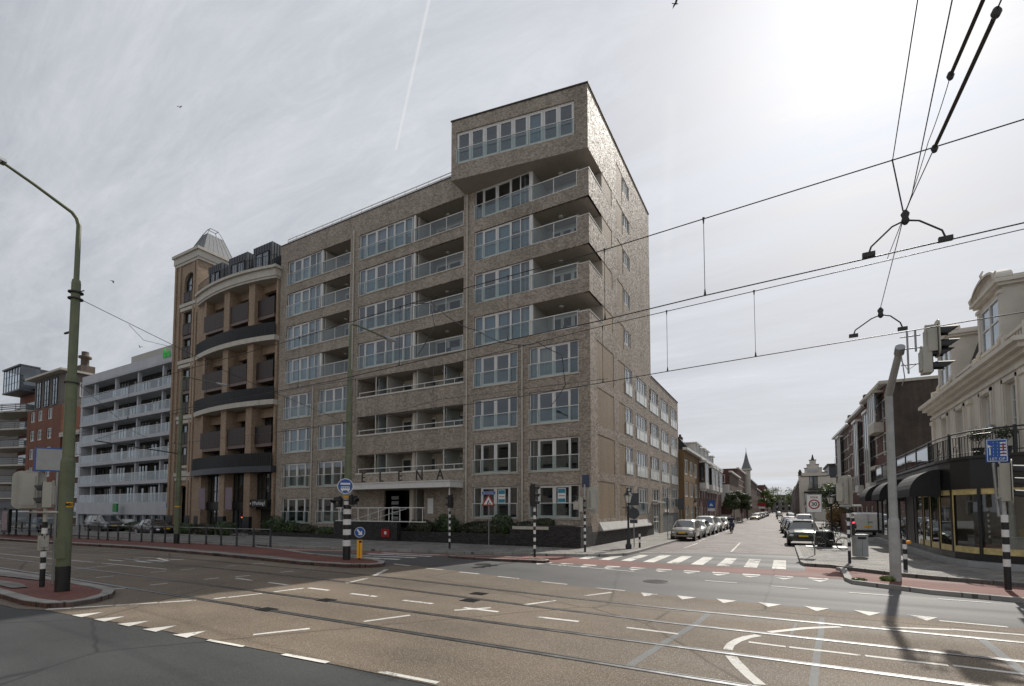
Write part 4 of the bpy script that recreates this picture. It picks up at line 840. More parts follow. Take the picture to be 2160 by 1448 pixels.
for z0, z1 in ((20.75, 23.25), (18.25, 20.4), (14.8, 17.1), (12.3, 14.45), (9.1, 11.15), (6.98, 8.8)):
    window(TT, AB, -55.67, -53.63, z0, z1, (1, 1), 'ff', d=.2, fm='black', cur=.6, balu=1.25 if z0 > 9 else 1.0, rail='bronze')
for z0 in (20.4, 14.45, 8.8): MB(TT).box(-55.70, -53.60, .03, .2, z0, z0+.33).obj('spandrel', M['bronze2'], AB)
sg = MB(TT).box(-55.35, -53.65, -.06, -.001, 6.12, 6.85).obj('name_panel', M['trim'], AB)
text('name_letters', 'AMEUR', .42, (-54.50, TY-.08, 6.45), (R(90), 0, 0), M['rust'], sg, ext=.01)
MB(TT).quad((-55.40, .6, 0), (-53.85, .6, 0), (-53.85, .6, 4.8), (-55.40, .6, 4.8)).obj('doorway', M['room'], AB)
P0 = Vector((-52.6, 27.4)); P1 = Vector((-39.85, 27.33)); BUL = .74
def arc(s_, off=0.):
    p = P0.lerp(P1, s_); return p + Vector((0, -1))*(BUL*4*s_*(1-s_) + off)
def sx_(x): return (x-P0.x)/(P1.x-P0.x)
def band(z0, z1, off, dep, mat, name, ret=True, par=AB):
    m = MB(); n = 24; vs = []
    for i in range(n+1):
        a = arc(i/n, off); b = arc(i/n, off-dep); vs += [(a.x, a.y, z0), (a.x, a.y, z1), (b.x, b.y, z0), (b.x, b.y, z1)]
    fs = []
    for i in range(n): k = i*4; fs += [(k, k+4, k+5, k+1), (k+1, k+5, k+7, k+3), (k+3, k+7, k+6, k+2), (k+2, k+6, k+4, k)]
    fs += [(0, 1, 3, 2), (n*4, n*4+2, n*4+3, n*4+1)]
    m.add(vs, fs)
    if ret: m.box(P1.x-.001, P1.x+.06+off, P1.y-off, 27.74, z0, z1)
    return m.obj(name, M[mat], par)
band(23.3, 23.5, .06, 1.6, 'trim', 'cornice'); band(23.5, 24.15, .14, 1.6, 'trim', 'cornice'); band(24.15, 24.4, .34, 1.8, 'trim', 'cornice')
LV = (18.05, 12.17, 6.2)
for zb in LV[:2]: band(zb-.45, zb, .08, 1.6, 'trim', 'balcony_band')
band(LV[2]-.55, LV[2], .14, 1.6, 'dark', 'balcony_band')
for zb in LV:
    b = band(zb, zb+1.2, -.03, .04, 'black', 'balcony_screen', ret=False)
    m = MB()
    for i in range(64): p = arc(i/63); m.box(p.x-.02, p.x+.02, p.y-.035, p.y-.005, zb, zb+1.2)
    m.obj('screen_slats', M['black'], b)
m = MB()
for i in range(45): p = arc(i/44); m.box(p.x-.015, p.x+.015, p.y-.015, p.y+.015, 24.4, 25.5)
m.path([(*arc(i/20), 25.5) for i in range(21)], .025, n=6); m.path([(*arc(i/20), 24.6) for i in range(21)], .02, n=6)
m.obj('roof_railing', M['black'], AB)
bays = ((-50.95, -47.05), (-46.2, -43.4), (-42.5, -40.08))
for a, b in ((-52.9, -50.95), (-47.05, -46.2), (-43.4, -42.5), (-40.08, -39.83)):
    y = arc(sx_((a+b)/2), -.3).y; MB().box(a, b, y, 28.6, 0, 23.3).obj('pier', M['amber'], AB)
MB().box(-50.95, -50.6, 27.2, 28.6, 0, 23.3).obj('pier', M['amber'], AB)
MB().box(-52.0, -39.9, 28.62, 28.8, 0, 24).obj('back_wall', M['room'], AB)
TBk = F((0, 28.35), (1, 0), (0, 1)); rnd(8)
for zb in LV:
    for bi, (a, b) in enumerate(bays):
        window(TBk, AB, a+.02, b-.02, zb+.02, zb+1.75, (1, 1, .8), 'fff', fm='black', cur=.6, cmats=('curt', 'curt3'))
        window(TBk, AB, a+.02, b-.02, zb+2.25, zb+4.6, (1, 1, .8), 'fff', fm='black', cur=.6, cmats=('curt', 'curt3'))
        y0 = arc(sx_((a+b)/2), -.42).y
        q = MB().box(a+.02, b+.05 if bi < 2 else b-.02, y0, 28.3, zb+1.8, zb+2.15).obj('inner_balcony', M['bronze2'], AB)
        m = MB(); n = 13
        for i in range(n): u = a+.02+(b-a)*i/n; m.box(u, u+(b-a)/n*.93, y0-.03, y0, zb+2.1, zb+3.7)
        m.obj('balcony_screen', M['bronze'], q)
    MB().box(-50.6, -40.08, 28.0, 28.35, zb+4.6, zb+5.4).obj('lintel', M['amber'], AB)
T_ = F((0, 27.75), (1, 0), (0, 1))
for bi, (a, b) in enumerate(bays):
    window(T_, AB, a+.02, b-.02, 3.0, 5.6, (1, 1, 1, 1), 'ffff', fm='black', cur=.2, mid=.42, name='shop_window')
    MB(T_).box(a, b, .0, .1, 2.3, 3.0).obj('fascia', M['black'], AB)
    if bi < 2: window(T_, AB, a+.02, b-.02, .1, 2.3, (1, 1, 1, 1), 'fssf', fm='black', cur=.3, name='shop_door')
    else:
        MB(T_).quad((a, .5, 0), (b, .5, 0), (b, .5, 2.3), (a, .5, 2.3)).obj('garage_opening', M['room'], AB)
text('parking_sign', 'Parking1', .46, (-41.0, 27.12, 2.85), (R(90), 0, 0), M['signw'], AB, ext=.01)
m = MB(T_); m.box(-42.0, -41.95, -.63, -.62, 2.62, 2.98); m.add([(-42.12, -.63, 2.88), (-41.975, -.63, 3.06), (-41.83, -.63, 2.88), (-41.83, -.63, 2.82), (-41.975, -.63, 2.99), (-42.12, -.63, 2.82)], [(0, 5, 4, 1), (1, 4, 3, 2)]); m.obj('arrow_sign', M['signw'], AB)
MB().box(-42.48, -40.1, 27.14, 27.3, 2.55, 3.2).obj('sign_beam', M['black'], AB); MB(T_).box(-42.42, -42.28, -.63, -.62, 2.76, 2.9).obj('dot_sign', M['signw'], AB)
MB().lathe([(.0, 1.55), (.05, 1.55), (.05, 1.62), (0, 1.62)], (-42.6, 26.5), 8).obj('warning_light', emit('red_light', (1, .02, .02), 4.), AB)
for a, b in ((-52.15, -50.9), (-47.1, -46.15), (-43.45, -42.45), (-40.12, -39.8)): y = arc(sx_((a+b)/2), -.26).y; MB().box(a, b, y, y+.3, 0, 1.65).obj('plinth', M['black'], AB)
MB().box(TX0-.1, TX0+1.2, TY-.2, TY-.15, 0, 1.7).obj('plinth', M['black'], AB); MB().box(TX1-.85, TX1, TY-.2, TY-.15, 0, 1.7).obj('plinth', M['black'], AB)
for x in (-48.9, -44.6): MB().box(x, x+1.0, 26.15, 26.18, 2.3, 4.3).obj('banner', M['lilac'], AB)
MB().box(-52.0, -40, 29.4, 36, 24, 27.0).obj('roof_storey', M['dark'], AB)
for x0, x1 in ((-51.6, -49.2), (-48.0, -45.0), (-44.0, -41.2)):
    m = MB(); y0 = 27.85; zt = 27.35; m.box(x0, x1, y0, 30, 24.4, zt)
    for i in range(8): u = x0+(x1-x0)*i/7; m.box(u-.02, u+.02, y0-.03, y0, zt-.65, zt); m.box(x1, x1+.02, y0+i*.27, y0+i*.27+.03, 24.4, zt)
    d_ = m.obj('dormer', M['dark'], AB)
    window(F((0, y0-.1), (1, 0), (0, 1)), d_, x0+.4, x1-.4, 24.6, zt-.75, (1, 1), 'ff', d=.0, fm='black', cur=.7, name='dormer_window')
MB().box(-57.2, -53.3, 28.4, 31.0, 0, 28.4).obj('interior', M['room'], AB)
MB().box(-57.3, -39.8, 28.82, 45, 0, 23.3).obj('rear_block', M['grey'], AB)
# ---------------------------------------------------------------- pale hotel block with open galleries
HB = thing('hotel_building', 'pale grey hotel with rows of glass balconies left of the tan tower', 'building', (-70, 30, 0))
HX0, HX1, HY = -83.6, -57.0, 29.0
TH = F((0, HY), (1, 0), (0, 1))
m = MB(TH); m.box(HX0, HX1, -.02, 1.6, 19.3, 20.35); m.box(HX0, HX1, 0, 1.6, 19.15, 19.3); m.obj('parapet', M['ibis'], HB)
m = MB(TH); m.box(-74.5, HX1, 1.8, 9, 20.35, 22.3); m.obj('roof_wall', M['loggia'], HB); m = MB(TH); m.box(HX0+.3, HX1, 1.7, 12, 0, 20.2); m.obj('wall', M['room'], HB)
zf = [16.55, 13.85, 11.15, 8.45, 5.75, 3.2]
for i, z in enumerate(zf):
    m = MB(TH); m.box(HX0, HX1, -.1, 1.7, z-.42, z+.0) if i < 5 else m.box(HX0, HX1, -.1, 1.7, z-1.5, z); m.obj('gallery_slab', M['ibis'], HB)
m = MB(TH); m.box(HX0, HX0+.5, -.05, 1.7, 0, 19.3)
pc = [HX0+3.05+i*2.9 for i in range(9)]
for i, u in enumerate(pc):
    if i % 2 == 0: m.box(u, u+.3, .25, .6, 3.2, 19.3)
m.obj('gallery_pillar', M['ibis'], HB)
rnd(21)
ztop = [19.15]+[z-.42 for z in zf[:-1]]
for i, z in enumerate(zf):
    zt = ztop[i]
    for j in range(9):
        a = HX0+.7+j*2.9*1.0; b = a+2.5
        if b > HX1: break
        k = (j*7+i*3) % 4
        m = MB(TH)
        if k in (0, 2):
            m.box(a+.1, a+2.4, 1.66, 1.69, z, zt-.25); q = m.obj('dark_glazing', M['glassd'], HB)
            m = MB(TH)
            for e in (a+.08, a+.85, a+1.6, a+2.38): m.box(e, e+.05, 1.6, 1.66, z, zt-.25)
            m.obj('glazing_frame', M['white'] if k == 2 else M['black'], q)
            m = MB(TH); m.box(a+.1, a+2.4, 1.69, 1.7, z, zt-.25); m.obj('room_shade', M['room'], q)
        else:
            m.box(a+1.2, a+2.3, 1.62, 1.69, z, zt-.3); q = m.obj('hotel_door', M['room'], HB)
            m = MB(TH); m.box(a+1.25, a+1.7, 1.6, 1.615, z+.1, zt-.4); m.obj('pane', M['curt3' if k == 1 else 'glassd'], q)
    m = MB(TH); m.quad((HX0+.55, -.06, z), (HX1, -.06, z), (HX1, -.06, z+.95), (HX0+.55, -.06, z+.95)); q = m.obj('glass_balustrade', M['bal'], HB)
    m = MB(TH); m.box(HX0+.5, HX1, -.09, -.03, z+.95, z+1.0)
    for j in range(14): u = HX0+.6+j*1.95; m.box(u, u+.025, -.08, -.03, z, z+.95)
    m.obj('balustrade_rail', M['white'], q)
text('hotel_letters', 'ibis', 1.5, (-61.6, HY-.12, 20.25), (R(90), 0, 0), emit('sign_green', (.02, .42, .05), .12), HB, ext=.03, sx=.8, bold=.02)
m = MB(TH); m.box(-60.4, -59.2, -.2, -.12, 2.5, 3.1); m.obj('wall_sign', M['blue'], HB)
m = MB(TH); m.box(-71.2, -70.2, -.9, -.7, 2.0, 3.0); m.obj('hanging_sign', plain('sign_green2', (.02, .22, .05), .5), HB)
m = MB(TH); m.quad((HX0, .4, 0), (HX1, .4, 0), (HX1, .4, 1.7), (HX0, .4, 1.7)); m.obj('lobby_glass', M['glassd'], HB)
m = MB(TH); 
for i in range(14): u = HX0+1+i*2.05; m.box(u, u+.18, .1, .35, 0, 1.6)
m.obj('lobby_pillar', M['ibis'], HB)
m = MB(TH); m.box(HX0+1.5, HX0+6, 4, 7, 20.2, 21.3); m.obj('roof_plant', M['red'], HB)
m = MB(); m.box(-66.5, -57.5, 24.4, 24.6, 0, 1.3); gw = m.obj('site_hoarding', M['signw']); tag(gw, 'long white site hoarding in front of the hotel lobby', 'hoarding')
m = MB(); m.box(-64.2, -62.9, 24.37, 24.39, .3, 1.0); m.box(-62.6, -61.5, 24.37, 24.39, .5, 1.2)
q = m.obj('red_notice', M['redp']); q.parent = gw
# ---------------------------------------------------------------- narrow old brick house, then orange brick flats
NB = thing('town_house', 'narrow old dark-brick house squeezed between the hotel and the orange brick flats', 'house', (-86, 30, 0))
TN = F((0, 29.2), (1, 0), (0, 1))
m = MB(TN); m.box(-90.0, -83.7, .2, 10, 0, 12.6); m.obj('wall', M['brown'], NB)
m = MB(TN); m.box(-90.1, -83.6, -.35, .5, 12.6, 13.2); m.obj('cornice', M['trim'], NB)
for z in (9.6, 6.7, 3.9, 1.2):
    for u in (-88.6, -85.7): window(TN, NB, u, u+1.2, z, z+2.0, (1,), 's', d=.05, cur=.4, mid=.6)
RB = thing('apartment_building', 'orange-red brick flats with glass-topped storey and curved balconies at the far left', 'building', (-98, 30, 0))
TR = F((0, 29.0), (1, 0), (0, 1))
m = MB(TR); wallface(m, -102.6, -90, 0, 17.4, [(u, u+1.7, z, z+1.65) for z in (15.6, 12.7, 9.9, 7.1, 4.4) for u in (-101.4, -98.6, -95.0)], dep=.2)
m.quad((-90, 0, 0), (-90, 14, 0), (-90, 14, 17.4), (-90, 0, 17.4)); m.quad((-102.6, 0, 17.4), (-90, 0, 17.4), (-90, 14, 17.4), (-102.6, 14, 17.4)); m.obj('wall', M['red'], RB)
m = MB(TR); m.box(-102.3, -90.4, .8, 13, 0, 17.3); m.obj('interior', M['room'], RB)
m = MB(TR); m.box(-101.8, -90.2, .5, 12, 17.42, 22.3); m.obj('roof_storey', M['grey'], RB)
m = MB(TR); m.box(-103.0, -89.8, -.4, 12.6, 22.3, 22.6); m.obj('roof_edge', M['trim'], RB)
rnd(14)
for u in (-101, -98, -95): window(TR, RB, u, u+1.8, 17.8, 21.9, (1, 1), 'ff', d=.38, fm='black', cur=.5, bars=3)
for z in (15.6, 12.7, 9.9, 7.1, 4.4):
    for u in (-101.4, -98.6, -95.0): window(TR, RB, u+.02, u+1.68, z+.02, z+1.63, (1, 1), 'ss', d=.1, cur=.6)
m = MB(F((-90, 0), (0, 1), (-1, 0))); 
window(F((-90.2, 0), (0, 1), (-1, 0)), RB, 31.0, 33.5, 18.9, 21.0, (1,), 's', d=-.02, cur=0)
m = MB(TR); m.box(-112.6, -102.6, 1.8, 14, 0, 21.8); m.obj('wall', M['red'], RB)
m = MB(TR); m.box(-112.6, -105.2, -.4, 1.8, 21.2, 21.4); m.box(-112.7, -105.1, -.5, 2, 25.1, 25.35); m.box(-112.6, -105.3, 1.5, 8, 21.8, 25.1); gb = m.obj('glass_storey', M['dark'], RB)
window(TR, gb, -112.5, -105.3, 21.4, 25.1, (1, 1, 1, 1, 1, 1), 'ffffff', d=-.35, fm='black', cur=.5, bars=2, name='window')
m = MB(TR); m.quad((-105.25, -.3, 21.4), (-105.25, 2, 21.4), (-105.25, 2, 25.1), (-105.25, -.3, 25.1)); m.obj('side_glass', M['glass'], gb)
for z in (17.6, 14.8, 11.9, 9.1, 6.3, 3.9):
    m = MB(TR); vs = []
    n = 14
    for i in range(n+1):
        s_ = i/n; u = -116+12.8*s_; d = -.1-2.0*math.sin(math.pi*min(1, s_*.75+.25))
        vs.append((u, d))
    for (u0, d0), (u1, d1) in zip(vs, vs[1:]):
        m.quad((u0, d0, z), (u1, d1, z), (u1, d1, z+.25), (u0, d0, z+.25)); m.quad((u0, 1.9, z), (u1, 1.9, z), (u1, d1, z), (u0, d0, z)); m.quad((u0, d0, z+.25), (u1, d1, z+.25), (u1, 1.9, z+.25), (u0, 1.9, z+.25))
    m.quad((vs[-1][0], vs[-1][1], z), (vs[-1][0], 1.9, z), (vs[-1][0], 1.9, z+.25), (vs[-1][0], vs[-1][1], z+.25))
    b = m.obj('balcony', M['trim'], RB)
    m = MB(TR)
    for q in range(3):
        zz = z+.4+q*.3
        for (u0, d0), (u1, d1) in zip(vs, vs[1:]): m.quad((u0, d0, zz), (u1, d1, zz), (u1, d1, zz+.2), (u0, d0, zz+.2))
    m.quad((vs[-1][0], vs[-1][1], z+.3), (vs[-1][0], 1.0, z+.3), (vs[-1][0], 1.0, z+1.2), (vs[-1][0], vs[-1][1], z+1.2))
    m.obj('balcony_screen', M['balgrey'], b)
    m = MB(TR); m.path([(u, d, z+1.3) for u, d in vs], .04, n=5); 
    for u, d in vs[::3]: m.box(u-.04, u+.04, d, d+.06, z+.25, z+1.3)
    m.obj('balcony_rail', M['black'], b)
    m = MB(TR); m.box(-112, -104, 1.75, 1.8, z+.3, z+2.2); m.obj('window_band', M['glassd'], RB)
m = MB(TR); m.box(-125, -102.7, -.6, 2, 2.4, 3.6); m.box(-125, -102.7, .5, 2, 0, 2.4); m.obj('arcade', M['dark'], RB)
m = MB(TR); m.box(-150, -112.6, 3, 14, 0, 20.0); m.obj('wing', M['grey'], RB)
m = MB(TR); m.box(-93, -91.5, 2.5, 4.2, 22.6, 24.0); m.lathe([(.5, 24), (.5, 25.2), (.8, 25.2), (.8, 25.5), (.45, 25.5), (.45, 26.2)], (-92.3, 3.2), 10); m.obj('chimney', M['blank'], RB)
# ---------------------------------------------------------------- white stuccoed corner house on the right
rnd(31)
WB = thing('town_house', 'old white stucco house with arched dormers above the black corner shop', 'house', (12, 32, 0))
TW = F((8, 0), (0, -1), (1, 0)); TW2 = F((8, 24.9), (1, 0), (0, 1))
wn = [(-36.3, -35.35), (-33.65, -32.5), (-29.95, -28.8), (-27.2, -26.05)]
m = MB(TW); wallface(m, -38.5, -24.9, 0, 8.1, [(a, b, 4.6, 7.45) for a, b in wn], dep=.3)
m.quad((-38.5, 0, 0), (-38.5, 12, 0), (-38.5, 12, 8.1), (-38.5, 0, 8.1)); 
m.obj('wall', M['render'], WB)
m = MB(TW2); wallface(m, 0, 26, 0, 8.1, [(a, a+1.1, 4.6, 7.45) for a in (1.6, 4.6, 8.2, 11.2)], dep=.3); m.obj('wall', M['render'], WB)
m = MB(); m.box(8.5, 33, 25.4, 38.3, 0, 8.2); m.obj('interior', M['room'], WB)
m = MB(TW)
for z0, z1, o in ((7.75, 7.9, .08), (8.1, 8.3, .18), (8.3, 8.5, .38), (8.5, 8.68, .55)): m.box(-38.5-o, -24.9+o, -o, .05, z0, z1); 
m.obj('cornice', M['render'], WB)
m = MB(TW2)
for z0, z1, o in ((7.75, 7.9, .08), (8.1, 8.3, .18), (8.3, 8.5, .38), (8.5, 8.68, .55)): m.box(.05, 26, -o, .05, z0, z1)
m.obj('cornice', M['render'], WB)
m = MB(TW)
m.box(-38.4, -24.9, .0, .3, 8.68, 8.85); m.box(-38.4, -24.9, .02, .3, 9.25, 9.38)
for i in range(52):
    u = -38.3+i*.26
    if not any(a-.3 < u < b+.3 for a, b in ((-37.2, -34.0), (-30.4, -27.1))): m.box(u, u+.12, .08, .22, 8.85, 9.25)
for u in (-38.4, -33.9, -30.9, -27.3, -25.2): m.box(u, u+.35, -.03, .33, 8.7, 9.42)
m.obj('parapet_balusters', M['render'], WB)
m = MB(TW)   # surrounds, pilasters
for a, b in wn:
    m.box(a-.22, a-.04, -.06, 0, 4.4, 7.65); m.box(b+.04, b+.22, -.06, 0, 4.4, 7.65); m.box(a-.22, b+.22, -.06, 0, 7.49, 7.67)
    m.box(a-.42, a-.36, -.035, 0, 4.4, 7.85); m.box(b+.36, b+.42, -.035, 0, 4.4, 7.85); m.box(a-.42, b+.42, -.035, 0, 7.8, 7.86)
for u in (-38.3, -31.6, -25.4): m.box(u, u+.4, -.1, 0, 4.4, 7.4); m.box(u-.08, u+.48, -.16, 0, 7.4, 7.6)
m.obj('moulding', M['render'], WB)
m = MB(TW2)
for a in (1.6, 4.6, 8.2, 11.2): m.box(a-.25, a-.05, -.06, 0, 4.4, 7.65); m.box(a+1.15, a+1.35, -.06, 0, 4.4, 7.65); m.box(a-.25, a+1.35, -.06, 0, 7.49, 7.67)
m.obj('moulding', M['render'], WB)
for a, b in wn: window(TW, WB, a, b, 4.6, 7.43, (1, 1), 'ss', d=.18, cur=.4, bars=3, sash=.06)
for a in (1.6, 4.6, 8.2, 11.2): window(TW2, WB, a, a+1.1, 4.6, 7.43, (1, 1), 'ss', d=.18, cur=.4, bars=3, sash=.06)
m = MB(TW)  # mansard
m.add([(-38.4, .32, 8.7), (-25.35, .32, 8.7), (-26.4, 1.45, 12.1), (-38.4, 1.45, 12.1)], [(0, 1, 2, 3)])
m.add([(-25.35, .32, 8.7), (-25.35, 20, 8.7), (-26.4, 20, 12.1), (-26.4, 1.45, 12.1)], [(0, 1, 2, 3)])
m.add([(-38.4, 1.45, 12.1), (-26.4, 1.45, 12.1), (-26.4, 20, 12.15), (-38.4, 20, 12.15)], [(0, 1, 2, 3)]); m.add([(-38.4, .45, 8.7), (-38.4, 1.45, 12.1), (-38.4, 20, 12.1), (-38.4, 20, 8.7)], [(0, 1, 2, 3)])
m.obj('roof', M['slate'], WB)
for k, (a, b) in enumerate(((-37.05, -34.1), (-30.2, -27.15))):
    m = MB(TW); c = (a+b)/2
    m.box(a+.15, a+.42, .1, 3.0, 8.7, 11.6); m.box(b-.42, b-.15, .1, 3.0, 8.7, 11.6); m.box(a+.42, b-.42, .1, 2.9, 11.3, 11.6); m.box(a+.42, b-.42, .4, 2.9, 8.7, 11.3)
    m.box(a, b, -.08, 3.0, 11.6, 11.72); m.box(a-.1, b+.1, -.18, 3.1, 11.72, 11.84)
    pts = [(c-1.5*math.cos(math.pi*i/14), 11.84+.62*math.sin(math.pi*i/14)) for i in range(15)]; vs = []
    for (u, z) in pts: vs += [(u, -.1, z), (u, .4, z)]
    m.add(vs, [(2*i, 2*i+2, 2*i+3, 2*i+1) for i in range(14)]); m.add([(u, .02, z) for u, z in pts], [list(range(15))])
    for i in range(14): (u0, z0), (u1, z1) = pts[i], pts[i+1]; m.add([(u0, -.16, z0), (u1, -.16, z1), (u1, -.16, z1+.11), (u0, -.16, z0+.11), (u0, .42, z0+.11), (u1, .42, z1+.11)], [(0, 1, 2, 3), (3, 2, 5, 4)])
    m.box(a, b, .4, 3.05, 11.84, 11.98)
    for u in (a-.05, b-.12, c): z_ = 11.9 if u != c else 12.5; m.path([(u, -.1, z_), (u+.04, -.18, z_+.16), (u+.14, -.12, z_+.32)], .09, n=6, r1=.03)
    for s_ in (a+.15, b-.4): m.box(s_, s_+.25, .02, .1, 9.5, 11.4); m.box(s_-.05, s_+.3, -.03, .1, 11.3, 11.45); m.path([(s_+.12, .05, 9.55), (s_+.12, -.05, 9.35), (s_+.12, -.0, 9.1), (s_+.12, .05, 9.25)], .09, n=6)
    d_ = m.obj('dormer', M['render'], WB)
    window(TW, d_, a+.44, b-.44, 8.8, 11.28, (1, 1), 'ff', d=.06, cur=.6, mid=.62, fr=.07, cmats=('curt3', 'curt'))
q = TW(-27.9+.3, -.25, 0)
m = MB(); m.tube((7.98, 28.0, 5.75), (7.8, 28.0, 5.75), .04); m.lathe([(.05, 5.55), (.16, 5.62), (.19, 5.75), (.16, 5.88), (.05, 5.93)], (7.72, 28.0), 12); m.obj('wall_lamp', M['steel'], WB)
# ---------------------------------------------------------------- black corner shop with terrace
SB = thing('corner_shop', 'black fronted jewellery shop with curved glass front and railed terrace on top', 'shop', (8, 30, 0))
base = [(5.8, 43.5), (5.8, 40), (5.8, 37), (5.8, 34), (5.8, 31), (5.78, 28.6), (5.82, 27.2), (5.95, 26.0), (6.3, 25.05), (6.95, 24.4), (7.9, 23.9), (9.2, 23.3), (11.2, 22.3), (14, 20.9), (17.5, 19.4), (24, 18.2), (34, 17.4)]
def offs(pts, o):
    r = []
    for i, p in enumerate(pts):
        a = Vector(pts[max(0, i-1)]); b = Vector(pts[min(len(pts)-1, i+1)]); d = (b-a).normalized(); n = Vector((d.y, -d.x))
        r.append((p[0]-(-n.x if 0 else n.x)*-o*-1 if False else p[0]+n.x*o, p[1]+n.y*o))
    return r
def ribbon(pts, z0, z1, o0, o1=None, mat=None, name=None, par=None, thick=None):
    m = MB(); a = offs(pts, o0); b = offs(pts, o0 if o1 is None else o1)
    for i in range(len(pts)-1):
        m.quad((*a[i], z0), (*a[i+1], z0), (*b[i+1], z1), (*b[i], z1))
        if thick:
            c = offs(pts, o0-thick)
            m.quad((*a[i], z1), (*a[i+1], z1), (*c[i+1], z1), (*c[i], z1)); m.quad((*c[i], z0), (*c[i+1], z0), (*a[i+1], z0), (*a[i], z0))
    return m.obj(name, M[mat], par) if name else m
# outward is to the right-hand normal sign: street side must be -x
sg_ = offs(base, 1.0)[2][0]; OS = 1 if sg_ < 5.8 else -1
ribbon(base, .0, .34, OS*.30, mat='signback', name='plinth_step', par=SB, thick=OS*.5)
ribbon(base, .34, .62, OS*.02, mat='black2', name='plinth', par=SB, thick=OS*.2)
ribbon(base, 3.1, 4.25, OS*.06, mat='black2', name='fascia', par=SB, thick=OS*.3)
ribbon(base, 4.25, 4.36, OS*.16, mat='black2', name='fascia_cap', par=SB, thick=OS*.5)
gl_pts = base[4:]
ribbon(gl_pts, .62, 3.1, 0.0, mat='shopglass', name='shop_window', par=SB)
ribbon(base[:5], .62, 3.1, 0.0, mat='shopglass', name='shop_window', par=SB)
gw = ribbon(gl_pts, .62, .86, OS*.018); 
for z0, z1 in ((2.88, 3.1),):
    a = offs(gl_pts, OS*.018)
    for i in range(len(gl_pts)-1): gw.quad((*a[i], z0), (*a[i+1], z0), (*a[i+1], z1), (*a[i], z1))
gd = gw.obj('gold_surround', M['gold'], SB)
# mullions
m = MB(); mg = MB()
tot = 0; cum = [0]
for p, q in zip(base, base[1:]): cum.append(cum[-1]+math.dist(p, q))
def at(s_):
    for i in range(len(base)-1):
        if s_ <= cum[i+1]:
            f = (s_-cum[i])/(cum[i+1]-cum[i]); p = Vector(base[i]).lerp(Vector(base[i+1]), f); d = (Vector(base[i+1])-Vector(base[i])).normalized(); return p, d
    return Vector(base[-1]), Vector((1, 0))
s_ = 0.05; n_ = 0
while s_ < cum[-1]:
    p, d = at(s_); n = Vector((d.y, -d.x))*OS
    w_ = .055; q0 = p+n*.05; q1 = p-n*.12
    m.add([(*(q0-d*w_), .6), (*(q0+d*w_), .6), (*(q1+d*w_), .6), (*(q1-d*w_), .6), (*(q0-d*w_), 3.12), (*(q0+d*w_), 3.12), (*(q1+d*w_), 3.12), (*(q1-d*w_), 3.12)], [(0, 1, 5, 4), (1, 2, 6, 5), (3, 0, 4, 7), (2, 3, 7, 6)])
    if 12 < s_ < 18.5:
        q0 = p+n*.022
        mg.add([(*(q0+d*.06), .86), (*(q0+d*.2), .86), (*(q0+d*.2), 2.88), (*(q0+d*.06), 2.88)], [(0, 1, 2, 3)])
    s_ += 1.35 if s_ > 12 else 1.9; n_ += 1
m.obj('mullion', M['black2'], SB); mg.obj('gold_post', M['gold'], SB)
m = MB(); a = offs(base, OS*-.1)
m.quad((*a[1], .62), (*a[2], .62), (*a[2], 3.1), (*a[1], 3.1)); m.obj('black_panel', M['black'], SB); m = MB(); p0, d0 = at(9.5); p1, _ = at(12.0)
m.quad((p0.x-.02, p0.y, .6), (p1.x-.02, p1.y, .6), (p1.x-.02, p1.y, 3.1), (p0.x-.02, p0.y, 3.1)); m.obj('black_panel', M['black'], SB)
# interior: floor, back wall, display plinths
m = MB(); m.prism([(6.1, 43)] + [(x+.35, y+.5) for x, y in base[5:12]] + [(14, 22), (33, 19), (33, 43)], .3, .6); m.obj('shop_floor', M['room'], SB)
m = MB(); m.box(7.9, 33, 24.95, 25.2, .6, 4.2) if False else m.quad((8.2, 43, .6), (8.2, 27, .6), (8.2, 27, 3.1), (8.2, 43, 3.1)); m.quad((8.2, 27, .6), (12, 25.6, .6), (12, 25.6, 3.1), (8.2, 27, 3.1)); m.quad((12, 25.6, .6), (33, 21, .6), (33, 21, 3.1), (12, 25.6, 3.1)); m.obj('back_wall', M['room'], SB)
m = MB(); m.prism([(5.9, 43)] + [(x+.1, y+.12) for x, y in base[4:]] + [(34, 43)], 3.1, 3.15); m.obj('shop_ceiling', M['room'], SB)
for x, y in ((7.6, 24.9), (8.9, 24.3), (10.4, 23.5)):
    m = MB(); m.box(x-.22, x+.22, y-.15, y+.15, .62, 1.25); m.box(x-.3, x+.3, y-.18, y+.18, 1.25, 1.29); q = m.obj('display_stand', M['signw'], SB)
    m = MB(); m.box(x-.12, x+.16, y-.02, y, 1.3, 1.55); m.box(x-.1, x-.02, y-.1, y-.03, 1.29, 1.38); m.obj('display_frame', M['gold'], q)
m = MB(); m.prism([(5.85, 43.5)] + [(x, y+.05) for x, y in base[1:]] + [(34, 25), (8.1, 24.95), (8.1, 43.5)], 4.2, 4.3); m.obj('terrace_deck', M['concrete'], SB)
m = MB(); m.quad((5.8, 43.5, 0), (8, 43.5, 0), (8, 43.5, 4.25), (5.8, 43.5, 4.25)); m.obj('end_wall', M['black2'], SB)
